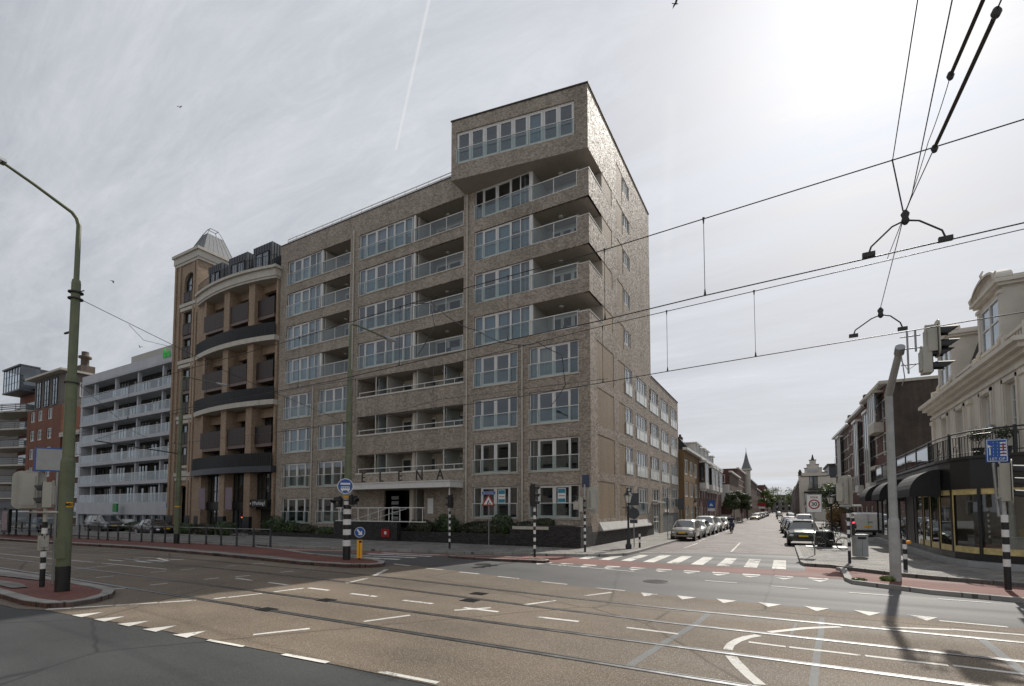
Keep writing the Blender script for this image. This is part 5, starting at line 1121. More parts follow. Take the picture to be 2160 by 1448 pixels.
# terrace rail: solid glass along the street, wrought balusters round the corner
rail = base
m = MB(); ra = offs(base, OS*.02)
m.path([(x, y, 5.32) for x, y in ra], .03, n=6); m.path([(x, y, 5.17) for x, y in ra], .018, n=5); m.path([(x, y, 4.5) for x, y in ra], .018, n=5)
for i in range(60):
    p, d = at(.02+i*.62*1.0)
    if i*.62 > cum[-1]: break
    big = i % 4 == 0
    w_ = .045 if big else .013; m.box(p.x-w_, p.x+w_, p.y-w_, p.y+w_, 4.36, 5.38 if big else 5.17)
for i in range(150):
    s_ = 15+i*.155
    if s_ > cum[-1]-.2: break
    p, d = at(s_); m.box(p.x-.01, p.x+.01, p.y-.01, p.y+.01, 4.36, 5.17)
    if i % 9 == 0:
        c = [(p.x+d.x*.2*math.cos(t_*.6)*(1-t_*.07), p.y+d.y*.2*math.cos(t_*.6)*(1-t_*.07), 4.68+.2*math.sin(t_*.6)*(1-t_*.07)) for t_ in range(13)]; m.path(c, .012, n=4)
m.obj('terrace_railing', M['black'], SB)
m = MB(); 
for i in range(5): m.quad((*ra[i], 4.42), (*ra[i+1], 4.42), (*ra[i+1], 5.2), (*ra[i], 5.2))
m.obj('wind_screen', M['glassd'], SB)
# awnings
for k, (y0, y1) in enumerate(((40.2, 43.3), (34.6, 37.4), (26.8, 30.0))):
    m = MB(); n = 8; vs = []
    for i in range(n+1):
        t_ = math.pi/2*i/n; vs += [(5.75-1.05*math.sin(t_), y0, 3.0+1.0*math.cos(t_)), (5.75-1.05*math.sin(t_), y1, 3.0+1.0*math.cos(t_))]
    m.add(vs, [(2*i, 2*i+1, 2*i+3, 2*i+2) for i in range(n)])
    m.add([(5.75, y0, 3.0)] + [vs[2*i] for i in range(n+1)], [list(range(n+2))]); m.add([(5.75, y1, 3.0)] + [vs[2*i+1] for i in range(n+1)], [list(range(n+2))])
    m.quad((4.7, y0, 3.0), (4.7, y1, 3.0), (4.7, y1, 2.85), (4.7, y0, 2.85)); m.quad((4.7, y0, 3.0), (5.75, y0, 3.0), (5.75, y0, 2.85), (4.7, y0, 2.85))
    m.obj('awning', M['awning'], SB)
# ---------------------------------------------------------------- generic row houses
def house(name, label, T, u0, u1, z, wallm, cols, rows, back=10, roof=None, gfl=None, band=False, rise=2.4, fm='white', eave=.4, arch=False, parent=None, sills=True, wh=1.7, ww=1.1, cur=.45, z0=3.6, bars=0, mid=None):
    w0 = T((u0+u1)/2, 0, 0)
    H_ = thing(name, label, 'house' if 'house' in name else 'building', (w0[0], w0[1], 0)) if parent is None else parent
    W = u1-u0; op = []
    for r_ in range(rows):
        zz = z0+r_*(z-z0-.6)/rows+.4
        for c in range(cols):
            a = u0+W*(c+.5)/cols-ww/2; op.append((a, a+ww, zz, min(zz+wh, z-.3)))
    g0 = []
    for c in range(cols): a = u0+W*(c+.5)/cols-ww/2; g0.append((a, a+ww, .15 if c == 0 else .8, 2.7))
    m = MB(T); wallface(m, u0, u1, 0, z, op+g0, dep=.14); m.quad((u0, 0, 0), (u0, back, 0), (u0, back, z), (u0, 0, z)); m.quad((u1, 0, 0), (u1, back, 0), (u1, back, z), (u1, 0, z)); m.quad((u0, 0, z), (u1, 0, z), (u1, back, z), (u0, back, z))
    m.obj('wall', M[wallm], H_)
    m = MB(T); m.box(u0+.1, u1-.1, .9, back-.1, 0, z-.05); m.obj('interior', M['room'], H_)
    for o in op+g0: window(T, H_, o[0]+.02, o[1]-.02, o[2]+.02, o[3]-.02, (1,) if ww < 1.3 else (1, 1), 's' if ww < 1.3 else 'ss', d=.06, fm=fm, cur=cur, mid=mid or (.6 if o[3]-o[2] > 1.8 else None), gl='glassd' if o in g0 else 'glass')
    m = MB(T)
    m.box(u0-.05, u1+.05, -eave, .1, z-.05, z+.22)
    m.obj('eave', M['white'], H_)
    if band:
        m = MB(T)
        for r_ in range(rows):
            zz = z0+r_*(z-z0-.6)/rows+.4; m.box(u0, u1, -.03, 0, zz+.2, zz+.32); m.box(u0, u1, -.03, 0, zz+wh-.25, zz+wh-.13)
        m.obj('stone_band', M['trim'], H_)
    if roof:
        m = MB(T); m.add([(u0, .2, z+.2), (u1, .2, z+.2), (u1, 2.2, z+rise), (u0, 2.2, z+rise), (u0, back, z+rise), (u1, back, z+rise)], [(0, 1, 2, 3), (3, 2, 5, 4)]); m.add([(u0, .2, z+.2), (u0, 2.2, z+rise), (u0, back, z+rise), (u0, back, z)], [(0, 1, 2, 3)]); m.add([(u1, .2, z+.2), (u1, 2.2, z+rise), (u1, back, z+rise), (u1, back, z)], [(3, 2, 1, 0)])
        m.obj('roof', M[roof], H_)
    return H_
def bay(T, H_, a, b, z0, z1, dep=.8, levels=1, fm='white'):
    m = MB(T); m.box(a, b, -dep, -.01, z0, z0+.75); m.box(a-.1, b+.1, -dep-.12, -.01, z1-.25, z1); m.box(a+.2, b-.2, -dep*.7, -.01, z0-.3, z0)
    for u in (a, (a+b)/2-.05, b-.12): m.box(u, u+.12, -dep, -dep+.12, z0+.75, z1-.25)
    m.box(a, b, -dep+.02, -dep+.1, (z0+.75+z1)/2+.2, (z0+.75+z1)/2+.28)
    q = m.obj('bay_window', M[fm], H_)
    m = MB(T); m.quad((a, -dep+.05, z0+.75), (b, -dep+.05, z0+.75), (b, -dep+.05, z1-.25), (a, -dep+.05, z1-.25)); m.quad((a+.02, -dep, z0+.75), (a+.02, 0, z0+.75), (a+.02, 0, z1-.25), (a+.02, -dep, z1-.25)); m.quad((b-.02, -dep, z0+.75), (b-.02, 0, z0+.75), (b-.02, 0, z1-.25), (b-.02, -dep, z1-.25)); m.obj('pane', M['glassd'], q)
    return q
def dormer(T, H_, a, b, z0, z1, fm='white'):
    m = MB(T); m.box(a, b, .5, 3, z0, z1); m.box(a-.15, b+.15, .2, 3.1, z1, z1+.15); q = m.obj('dormer', M[fm], H_)
    window(T, q, a+.12, b-.12, z0+.15, z1-.1, (1, 1), 'ff', d=.42, cur=.3, name='dormer_window')
def chimney(T, H_, u, d, z0, z1, mat='brown'):
    m = MB(T); m.box(u, u+.9, d, d+.6, z0, z1); m.box(u-.06, u+.96, d-.06, d+.66, z1-.25, z1-.1); m.box(u+.15, u+.35, d+.15, d+.4, z1, z1+.35); m.box(u+.5, u+.7, d+.15, d+.4, z1, z1+.35); m.obj('chimney', M[mat], H_)
# left side of the side street (u along +y, facing +x)
TL = F((-9.55, 0), (0, 1), (-1, 0))
H1 = house('town_house', 'ochre brick house with flat white roof edge next to the corner apartment block', TL, 55.65, 65.5, 8.9, 'yellow', 3, 2, z0=3.3, wh=1.75, ww=2.1)
H2 = house('town_house', 'dark brick house with high slate roof behind the ochre brick house', TL, 65.5, 72.5, 8.9, 'purple', 3, 1, roof='slate', rise=2.6, z0=3.4, ww=.9)
bay(TL, H2, 66.6, 69.2, 5.0, 8.6); dormer(TL, H2, 66.5, 68.5, 9.1, 10.9); dormer(TL, H2, 69.3, 71.2, 9.1, 10.9); chimney(TL, H2, 71.6, 3, 11, 12.6)
H3 = house('town_house', 'dark brick house with twin white bay windows and white dormers in the terrace', TL, 72.5, 81, 8.9, 'purple', 3, 1, roof='slate', rise=2.6, z0=3.4, ww=.9)
bay(TL, H3, 73.2, 76.0, 5.0, 8.4); bay(TL, H3, 77.2, 80.0, 5.0, 8.4); dormer(TL, H3, 73.5, 75.5, 9.1, 10.9); dormer(TL, H3, 77, 79.2, 9.1, 10.9)
H4 = house('town_house', 'last dark brick house of the terrace, beside the white conservatory', TL, 81, 91, 8.9, 'purple', 3, 1, roof='slate', rise=2.2, z0=3.4, ww=.9)
bay(TL, H4, 82, 85, 5.0, 8.4); dormer(TL, H4, 83, 85, 9.1, 10.7); chimney(TL, H4, 89, 3, 10.5, 12.3)
H5 = house('town_house', 'red-brown brick house with a two-storey white glass conservatory toward the street', F((-8.3, 0), (0, 1), (-1, 0)), 92, 112, 8.8, 'brown', 4, 1, z0=3.6, ww=1.2, band=True)
m = MB(); m.box(-10.5, -8.35, 91.0, 91.95, 2.9, 6.6); q = m.obj('conservatory', M['white'], H5)
window(F((0, 91.0), (1, 0), (0, 1)), q, -10.4, -8.4, 3.0, 6.4, (1, 1, 1), 'fff', d=-.03, cur=0, mid=.4, name='window')
window(F((0, 92), (1, 0), (0, 1)), H5, -10.0, -9.0, 6.9, 8.4, (1, 1), 'ss', d=-.06, cur=.5)
m = MB(); m.quad((-12, 91.98, 0), (-8.3, 91.98, 0), (-8.3, 91.98, 8.8), (-12, 91.98, 8.8)); m.obj('wall', M['red' if 0 else 'purple'], H5)
H6 = house('town_house', 'brick house with a slender pointed corner turret half-way down the street', F((-8.7, 0), (0, 1), (-1, 0)), 113, 135, 11.0, 'purple', 6, 2, z0=3.6, ww=1.2, band=True)
m = MB(); m.lathe([(.9, 3.5), (.9, 12.0), (1.3, 12.2), (1.3, 12.5)], (-8.3, 136), 8, False); q = m.obj('turret', M['trim'], H6)
m = MB(); m.lathe([(1.2, 12.5), (.6, 14.3), (.06, 16.8), (.03, 17.9)], (-8.3, 136), 8, False); m.obj('spire', M['zinc'], q)
H7 = house('town_house', 'long plain brown brick house with pale roof edge beyond the turret', F((-8.2, 0), (0, 1), (-1, 0)), 137.5, 185, 10.4, 'brown', 7, 2, z0=3.2, ww=1.3, fm='white')
H8 = house('town_house', 'brown brick house with an orange tiled side roof farther down the street', F((-8.6, 0), (0, 1), (-1, 0)), 186, 224, 9.4, 'brown', 6, 1, z0=3.2, ww=1.5, roof='roofred', rise=2.5)
H9 = house('town_house', 'tall dark red brick house beyond the orange roof', F((-7.4, 0), (0, 1), (-1, 0)), 226, 270, 12.4, 'purple', 8, 2, z0=3.2, ww=1.5)
m = MB(); m.quad((-22, 225.95, 0), (-7.4, 225.95, 0), (-7.4, 225.95, 12.4), (-22, 225.95, 12.4)); m.obj('wall', M['purple'], H9)
HA = house('town_house', 'farthest flat-roofed brown house on the left of the street', F((-7.4, 0), (0, 1), (-1, 0)), 272, 330, 11.0, 'brown', 9, 2, z0=3.2, ww=1.8)
HF = thing('apartment_building', 'grey brick apartment block closing the far end of the street', 'building', (-15, 420, 0))
TF = F((0, 420), (1, 0), (0, 1)); m = MB(TF); wallface(m, -60, 12, 0, 13, [(x, x+1.5, z, z+2.0) for x in range(-58, 10, 4) for z in (2, 5.5, 9)], dep=.3); m.obj('wall', M['grey'], HF)
m = MB(TF); m.box(-60, 12, 1, 12, 0, 12.9); m.obj('interior', M['room'], HF); m = MB(TF); m.box(-60.3, 12.3, -.4, 12, 13, 13.4); m.obj('roof_edge', M['white'], HF)
# right side: tall brick terrace set back behind the shop
vx, vy = math.sin(R(-2.3)), math.cos(R(-2.3))
TQ = F((8.0+vx*-0, 53.2), (-vx, -vy), (vy, -vx)) 
def TQ(u, d, z):   # u = distance beyond the near corner, counted negative
    s = -u; return (8.0+vx*s+vy*d, 53.2+vy*s-vx*d, z)
G1 = house('town_house', 'tall dark brick house with blank side wall behind the white stucco house', TQ, -9.5, 0, 13.4, 'purple', 3, 3, z0=3.8, ww=1.2, wh=2.1, band=True, cur=.5)
m = MB(TQ); m.box(-4.0, -1.3, -.75, 0, 9.3, 10.2); m.box(-4.1, -1.2, -.85, 0, 12.9, 13.1); m.box(-4.0, -1.3, -.7, -.02, 6.0, 6.3); q = m.obj('bay_window', M['trim'], G1)
window(TQ, q, -3.95, -1.35, 10.2, 12.9, (1, 1, 1), 'sss', d=-.72, cur=.3, name='window')
m = MB(TQ); m.quad((0.01, 0, 0), (0.01, 16, 0), (0.01, 16, 13.4), (0.01, 0, 13.4)); m.obj('party_wall', M['blank'], G1)
m = MB(TQ); m.box(-9.5, .15, -.5, 16, 13.4, 13.65); m.obj('eave', M['trim'], G1)
G2 = house('town_house', 'dark brick house with arched windows and pale stone bands, middle of the right terrace', TQ, -20, -9.5, 13.1, 'purple', 4, 3, z0=3.8, ww=1.1, wh=2.1, band=True)
G3 = house('town_house', 'farthest brick house of the tall right-hand terrace, cornice stepping down', TQ, -33, -20, 12.7, 'brown', 4, 3, z0=3.8, ww=1.2, wh=2.1, band=True)
for H_, a in ((G1, -7.8), (G2, -14.0), (G3, -27)):
    bay(TQ, H_, a, a+2.2, 4.2, 12.2, dep=.5)
m = MB(TQ); m.lathe([(.35, 0), (.35, .1)], (0, 0)) if False else m.box(-10, -9.3, -.1, .6, 13.1, 14.4); m.box(-20.3, -19.6, -.1, .6, 12.9, 14.0); m.obj('gable_stub', M['brown'], G2)
# stepped gable house
GB = thing('gabled_house', 'cream brick house with stepped gable and dark balcony window far down the right side', 'house', (5, 115, 0))
TG = F((0, 115), (1, 0), (0, 1))
steps = [(2.9, 0), (2.9, 8.2), (2.5, 8.2), (2.5, 9.2), (3.0, 9.2), (3.0, 9.7), (3.6, 9.7), (3.6, 10.6), (4.0, 10.6), (4.0, 11.3), (4.5, 11.3), (4.5, 12.2), (5.6, 12.2), (5.6, 11.3), (6.1, 11.3), (6.1, 10.6), (6.6, 10.6), (6.6, 9.7), (7.4, 9.7), (7.4, 9.0), (7.9, 9.0), (7.9, 8.2), (7.9, 0)]
m = MB(); m.prismv(steps, 115, 115.5); m.box(2.9, 14, 115.51, 130, 0, 8.6); m.obj('wall', M['cream'], GB)
m = MB(); 
for a, b, z in ((2.4, 3.1, 9.2), (3.5, 4.05, 10.6), (3.95, 4.55, 11.3), (4.4, 5.7, 12.2), (5.55, 6.15, 11.3), (6.05, 6.65, 10.6), (6.55, 7.5, 9.7), (7.3, 8.0, 9.0)): m.box(a, b, 114.9, 115.6, z, z+.12)
m.box(2.9, 7.4, 114.93, 114.99, 8.9, 9.05); m.lathe([(.3, 12.3), (.2, 12.7), (.05, 13.4)], (5.05, 115.2), 6, False); m.lathe([(.3, 9.3), (.35, 9.8), (.12, 10.4)], (2.8, 115.2), 6, False)
m.obj('gable_coping', M['rust'], GB)
window(TG, GB, 4.4, 5.8, 6.6, 8.9, (1, 1), 'ff', d=-.1, fm='black', cur=.6, name='balcony_window')
m = MB(); m.box(4.1, 6.1, 114.2, 115, 6.3, 6.45)
for i in range(9): m.box(4.15+i*.23, 4.19+i*.23, 114.25, 114.3, 6.45, 7.3)
m.box(3.4, 7.0, 113.9, 115, 5.6, 5.9); m.obj('balcony', M['black'], GB)
window(TG, GB, 3.5, 6.9, 2.9, 5.6, (1, 1, 1), 'fff', d=-.5, fm='black', cur=.3, name='oriel_window')
m = MB(); m.box(4.2, 6.0, 114.88, 114.92, 9.85, 10.45); m.obj('name_plaque', M['ibis'], GB)
m = MB(); m.box(7.9, 16, 117, 130, 8.6, 11.2); m.obj('roof_storey', M['dark'], GB); m = MB(); m.box(7.6, 16, 116.5, 130.2, 11.2, 11.5)
for i in range(5): m.tube((9+i*1.3, 118, 11.5), (9+i*1.3, 118, 12.6), .03, n=4)
m.obj('roof_edge', M['rust'], GB)
m = MB(); m.box(7.95, 16, 116.6, 117, 0, 8.6); m.obj('wing', M['cream'], GB)
GC = house('town_house', 'low brown brick house past the stepped gable', F((3.2, 0), (0, -1), (1, 0)), -200, -131, 9.0, 'brown', 8, 2, z0=3.2, ww=1.4)
GD = house('town_house', 'dark brick block far down the right side of the street', F((3.5, 0), (0, -1), (1, 0)), -330, -202, 10.5, 'grey', 10, 2, z0=3.2, ww=1.8)
# houses across the road, behind the camera: what the windows reflect
OB = thing('apartment_building', 'pale four-storey block across the road behind the viewer', 'building', (-20, -14, 0))
TO = F((0, -14), (-1, 0), (0, -1))
for k, (a, b, z, mt) in enumerate(((-12, 22, 12.5, 'render'), (22, 60, 15.5, 'grey'), (60, 110, 11, 'grey'))):
    op = [(x+.6, x+2.4, q, q+1.8) for x in range(int(a)+1, int(b)-3, 4) for q in (1.2, 4.4, 7.6) + ((10.8,) if z > 13 else ())]
    m = MB(TO); wallface(m, a, b, 0, z, op, dep=.2); m.quad((a, 0, z), (b, 0, z), (b, 10, z), (a, 10, z)); m.obj('wall', M[mt], OB)
    m = MB(TO); m.box(a, b, .25, 10, 0, z-.1); m.obj('interior', M['glassd' if 0 else 'room'], OB)
# ---------------------------------------------------------------- street furniture
def bands(m1, m2, x, y, r, zs, n=16):
    """alternating rings: m1 black, m2 white"""
    for i, (a, b) in enumerate(zip(zs, zs[1:])): (m1 if i % 2 == 0 else m2).tube((x, y, a), (x, y, b), r if i % 2 == 0 else r*1.03, n=n)
def signal(par, pos, face, n=3, plate=None, vis=.3, w=.16, name='signal_head', lit=None, col='box'):
    f = Vector((*face, 0)).normalized(); s = Vector((-f.y, f.x, 0)); h = .16*n+.04
    P = lambda a, b, c: (pos[0]+s.x*a+f.x*b, pos[1]+s.y*a+f.y*b, pos[2]+c)
    m = MB(P); m.box(-w, w, -.22, -.02, -h, h); m.box(-w*.75, w*.75, -.26, -.22, -h+.08, h-.1); m.box(-w*.3, w*.3, -.24, -.2, h, h+.05)
    hd = m.obj(name, M[col], par)
    m = MB(P); m.box(-w+.01, w-.01, -.019, .0, -h+.01, h-.01); m.obj('signal_face', M['black'], hd)
    for i in range(n):
        c = -h+.16+.02+i*(2*h-.36)/(max(1, n-1)) if n > 1 else 0
        m = MB(P); k = 10; r = w*.78
        v = []
        for j in range(k+1):
            t_ = -.35+(math.pi+.7)*j/k; v += [(r*math.cos(t_), .0, c+r*math.sin(t_)), (r*.95*math.cos(t_), vis*(.55+.45*math.sin(max(0, min(math.pi, t_)))), c+r*.95*math.sin(t_)-.03)]
        m.add(v, [(2*j, 2*j+1, 2*j+3, 2*j+2) for j in range(k)], True); m.obj('visor', M['black'], hd)
        m = MB(P); q = [(r*.85*math.cos(j*.524), .004, c+r*.85*math.sin(j*.524)) for j in range(12)]; m.add(q, [list(range(12))])
        m.obj('lens', emit('lit_red', (1., .02, .03), 6.) if lit == i else M['carglass'], hd)
    if plate:
        pw, ph = plate; m = MB(P); pts = []
        for cx_, cz, a0 in ((pw-.2, ph-.2, 0), (-pw+.2, ph-.2, 90), (-pw+.2, -ph+.2, 180), (pw-.2, -ph+.2, 270)):
            for j in range(5): a = R(a0+j*22.5); pts.append((cx_+.2*math.cos(a), cz+.2*math.sin(a)))
        k = len(pts); m.add([(a, .0, b) for a, b in pts]+[(a, .025, b) for a, b in pts], [list(range(k)), list(range(k, 2*k))[::-1]]+[(j, k+j, k+(j+1) % k, (j+1) % k) for j in range(k)])
        m.obj('backplate', M['box'], hd)
    return hd
def green_pole(name, label, x, y, segs, base, arm, bend=((0, .5), (0, .93), (.02, .965), (.07, .985), (.2, 1.), (1, 1)), cat='street lamp', group=None):
    t_ = thing(name, label, cat, (x, y, 0), group)
    m = MB(); m.tube((x, y, .1), (x, y, base), segs[0][1]+.004, n=20); m.obj('pole_base', M['black'], t_)
    m = MB(); z = base
    for zt, r in segs: 
        m.tube((x, y, z), (x, y, zt), r, n=20); m.tube((x, y, zt), (x, y, zt+.1), r, r*.86, n=20); z = zt+.08
    zt, r = segs[-1]
    pts = [(x, y, zt)] + [(x, y+arm[0]*a, zt+arm[1]*b) for a, b in ((0, .0), *bend)]
    m.path(pts[1:], r*.62, n=10, r1=.035); m.obj('pole', M['green'], t_)
    e = Vector(pts[-1]); dr = 1 if arm[0] > 0 else -1
    m = MB(); m.add([(x-.12, e.y-dr*.1, e.z-.03), (x+.12, e.y-dr*.1, e.z-.03), (x+.16, e.y+dr*.6, e.z-.02), (x-.16, e.y+dr*.6, e.z-.02), (x-.06, e.y-dr*.1, e.z+.07), (x+.06, e.y-dr*.1, e.z+.07), (x+.1, e.y+dr*.55, e.z+.1), (x-.1, e.y+dr*.55, e.z+.1)], [(0, 1, 2, 3), (4, 5, 6, 7), (0, 1, 5, 4), (1, 2, 6, 5), (2, 3, 7, 6), (3, 0, 4, 7)])
    q = m.obj('lamp_head', M['signback'], t_)
    m = MB(); m.box(x-.1, x+.1, min(e.y, e.y+dr*.5), max(e.y, e.y+dr*.5), e.z-.06, e.z-.035); m.obj('lamp_glass', M['lampy'], q)
    return t_
LP = green_pole('street_lamp', 'big olive green tram pole with lamp arm on the red-paved island at the left', -17.0, 5.66, [(3.6, .158), (5.9, .13), (8.55, .104)], .78, (-1.6, 2.5), ((0, .4), (.0, .66), (.03, .73), (.10, .78), (.22, .81), (.6, .91), (1, 1)))
m = MB()
for z in (8.28, 8.1, 5.75): m.tube((-17, 5.66, z), (-17, 5.66, z+.03), .17, n=16)
m.tube((-16.85, 5.66, 8.28), (-16.6, 5.7, 8.28), .015); m.tube((-17.4, 5.6, 7.2), (-17.15, 5.62, 7.2), .03)
m.obj('clamp', M['wire'], LP)
m = MB(); m.box(-16.87, -16.80, 5.42, 5.62, 1.0, 1.55); m.obj('hatch', M['green'], LP)
fd = Vector((17, -5.66, 0)).normalized(); nm_ = Vector((-17+fd.x*.165, 5.66+fd.y*.182, 0)); ang = math.atan2(fd.y, fd.x)+math.pi/2+.5
nx_ = Vector((math.cos(ang-math.pi/2), math.sin(ang-math.pi/2), 0))
m = MB(); 
for j in range(6):
    a0 = ang-math.pi/2-.5+j*.17; a1 = a0+.17; m.quad(*[(-17+.165*math.cos(a), 5.66+.165*math.sin(a), z) for a, z in ((a0, 2.36), (a1, 2.36), (a1, 2.5), (a0, 2.5))])
q = m.obj('number_tag', M['yel'], LP)
text('tag_number', 'M012', .12, (-17+nx_.x*.18, 5.66+nx_.y*.18, 2.43), (R(90), 0, ang), M['black'], LP, ext=.002, bold=.003, sx=.8)
P2 = green_pole('street_lamp', 'olive lamp pole on the centre island with striped foot and round blue sign', -16.66, 15.1, [(4.6, .15), (6.9, .13), (8.4, .11)], 3.1, (2.2, 2.2))
m1, m2 = MB(), MB()
zs = [.12, .72, .98, 1.2, 1.44, 1.64, 1.88, 2.1, 2.32, 2.5, 2.66]
bands(m1, m2, -16.66, 15.1, .165, zs + [2.7]); m2_ = MB(); 
m1.obj('black_bands', M['black'], P2); m2.obj('white_bands', M['signw'], P2)
m = MB(); m.tube((-16.66, 15.1, 2.68), (-16.66, 15.1, 3.12), .158, n=18); m.obj('grey_sleeve', M['greypole'], P2)
m = MB(); m.tube((-16.66, 15.1, 2.8), (-16.66, 15.1, 2.88), .162, n=18); m.obj('number_tag', M['yel'], P2)
for px_, f_ in (((-17.15, 14.85, 2.65), (-.3, -1)), ((-16.85, 14.7, 2.6), (.5, -1)), ((-16.1, 15.0, 2.7), (1, -.1))):
    signal(P2, px_, f_, n=1, vis=.22, w=.15, col='black')
m = MB(); m.tube((-17.2, 14.9, 2.45), (-16.66, 15.1, 2.45), .04); m.tube((-16.1, 15.05, 2.5), (-16.66, 15.1, 2.5), .04); m.obj('bracket', M['greypole'], P2)
def disc(T, cx, cz, r, d0, d1, n=28):
    m = MB(T); pts = [(cx+r*math.cos(2*math.pi*i/n), cz+r*math.sin(2*math.pi*i/n)) for i in range(n)]
    m.add([(a, d0, b) for a, b in pts]+[(a, d1, b) for a, b in pts], [list(range(n)), list(range(n, 2*n))[::-1]]+[(i, n+i, n+(i+1) % n, (i+1) % n) for i in range(n)]); return m
def facing(x, y, ang):  # panel frame whose front (d<0) looks back along ang
    c, s = math.cos(ang), math.sin(ang); return F((x, y), (c, s), (-s, c))
VA = R(29.2+14)
BS = thing('traffic_sign', 'round blue sign with white tram and bus on the centre island pole', 'traffic sign', (-16.5, 14.9, 3.3))
T_ = facing(-16.45, 14.78, R(40))
disc(T_, 0, 3.3, .33, -.01, .02).obj('sign_rim', M['signw'], BS); disc(T_, 0, 3.3, .30, -.014, -.0105).obj('sign_face', M['blue'], BS)
m = MB(T_); m.box(-.2, .2, -.018, -.0145, 3.36, 3.44); m.box(-.17, .17, -.018, -.0145, 3.26, 3.285); m.box(-.19, .19, -.018, -.0145, 3.12, 3.2)
for i in range(5): m.box(-.18+i*.08, -.15+i*.08, -.018, -.0145, 3.2, 3.26)
for u in (-.12, .12): m.box(u-.03, u+.03, -.018, -.0145, 3.07, 3.12)
m.obj('tram_bus_symbol', M['signw'], BS)
P3 = green_pole('street_lamp', 'farther olive lamp pole rising through the railing of the tram platform', -34.1, 16.95, [(4.2, .16), (6.3, .135), (8.4, .115)], .75, (2.3, 2.6))
m = MB(); m.tube((-34.1, 16.95, 2.45), (-34.1, 16.95, 2.52), .165, n=16); m.obj('number_tag', M['yel'], P3)
m = MB(); m.tube((-34.1, 16.9, 5.9), (-34.1, 12.5, 6.2), .035, n=6); m.tube((-34.1, 16.9, 8.6), (-34.1, 12.5, 6.25), .012, n=5); m.obj('wire_bracket', M['wire'], P3)
# keep-right bollard
KR = thing('keep_right_sign', 'yellow bollard with round blue arrow sign at the tip of the centre island', 'traffic sign', (-16.2, 15.65, 0)); KR.location = (-16.2, 15.65, 0)
x, y = -16.2, 15.4
T_ = facing(x, y, R(43))
m = MB(T_); m.prism([(-.12, -.06), (.12, -.06), (.12, .06), (-.12, .06)], .14, 1.0) if False else m.box(-.11, .11, -.06, .06, .2, .98); m.obj('bollard', M['yel'], KR)
m = MB(T_); m.box(-.03, .09, -.064, -.061, .86, .95); m.box(-.015, .0, -.064, -.061, .25, .84); m.obj('reflector', M['black'], KR)
m = MB(T_); m.box(-.03, .03, -.03, .03, .1, .2); m.box(-.02, .02, -.02, .02, .98, 1.2); m.obj('stem', M['rust'], KR)
disc(T_, 0, 1.31, .225, -.05, -.02).obj('sign_rim', M['signw'], KR); disc(T_, 0, 1.31, .205, -.054, -.0505).obj('sign_face', M['blue'], KR)
m = MB(T_); a_ = [(-.13, .10), (-.08, .14), (.03, .01), (.09, .07), (.11, -.12), (-.08, -.11), (-.03, -.05)]
m.add([(u, -.058, 1.31+v) for u, v in a_], [list(range(7))]); m.obj('arrow', M['signw'], KR)
# striped posts with signals
def striped_post(name, label, x, y, top, r=.055, z0=.12, foot=.5, bw=.17, group='black and white striped posts', cap=True):
    t_ = thing(name, label, 'signal post', (x, y, 0), group); m1, m2 = MB(), MB()
    zs = [z0, foot]; 
    while zs[-1]+bw < top: zs.append(zs[-1]+bw)
    bands(m1, m2, x, y, r, zs, 12); m1.obj('black_bands', M['black'], t_); m2.obj('white_bands', M['signw'], t_)
    return t_
S1 = striped_post('signal_post', 'striped signal post before the hedge, second from the left along the kerb', -16.4, 22.2, 2.35)
m = MB(); m.tube((-16.4, 22.2, 2.2), (-16.4, 22.2, 2.45), .04); m.obj('neck', M['greypole'], S1); signal(S1, (-16.45, 22.15, 2.75), (-1, -.2), n=2, vis=.2, w=.13, col='black')
S2 = striped_post('signal_post', 'striped signal post standing on the small red island before the apartment block', -10.1, 20.2, 2.4)
m = MB(); m.tube((-10.1, 20.2, 2.2), (-10.1, 20.2, 2.55), .045); m.obj('neck', M['greypole'], S2); signal(S2, (-10.0, 20.15, 2.95), (1, .1), n=3, vis=.22, w=.13, col='black')
S3 = striped_post('signal_post', 'striped signal post at the street corner of the apartment block', -9.05, 23.9, 2.35)
m = MB(); m.tube((-9.05, 23.9, 2.2), (-9.05, 23.9, 3.6), .04); m.tube((-9.4, 23.8, 2.35), (-8.6, 24.1, 2.35), .04); m.obj('neck', M['greypole'], S3)
signal(S3, (-8.75, 24.3, 2.78), (-.55, 1), n=3, vis=.22, plate=(.28, .72)); signal(S3, (-9.1, 23.8, 2.55), (1, .5), n=2, vis=.2, w=.12); signal(S3, (-9.45, 23.75, 2.5), (-.3, 1), n=1, vis=.1, w=.14)
tag(MB(facing(-9.0, 23.95, R(24))).box(-.19, .19, 0, .03, 3.45, 4.1).obj('sign_back', M['navyb']), 'dark blue square sign seen from behind above the corner signal post', 'traffic sign')
S4 = striped_post('signal_post', 'striped signal post left of the grey bin, small red light on its side', 2.24, 24.2, 2.35, foot=.62)
m = MB(); m.tube((2.24, 24.2, 2.2), (2.24, 24.2, 2.55), .04); m.tube((1.95, 24.05, 2.45), (2.7, 24.3, 2.45), .04); m.obj('neck', M['greypole'], S4)
signal(S4, (2.2, 24.3, 3.05), (.85, .6), n=3, vis=.24, plate=(.32, .66)); signal(S4, (1.85, 24.0, 3.0), (-1, .3), n=2, vis=.2, w=.13)
signal(S4, (2.4, 24.15, 1.6), (.4, -1), n=2, vis=.05, w=.07, lit=1, name='cycle_signal')
S5 = striped_post('signal_post', 'nearest striped signal post, at the right edge with a large signal head', 5.23, 18.25, 2.25, r=.075, foot=.75, bw=.2)
m = MB(); m.tube((5.23, 18.25, 2.15), (5.23, 18.25, 2.75), .045); m.tube((5.1, 18.2, 2.62), (5.4, 18.3, 2.62), .04); m.obj('neck', M['greypole'], S5)
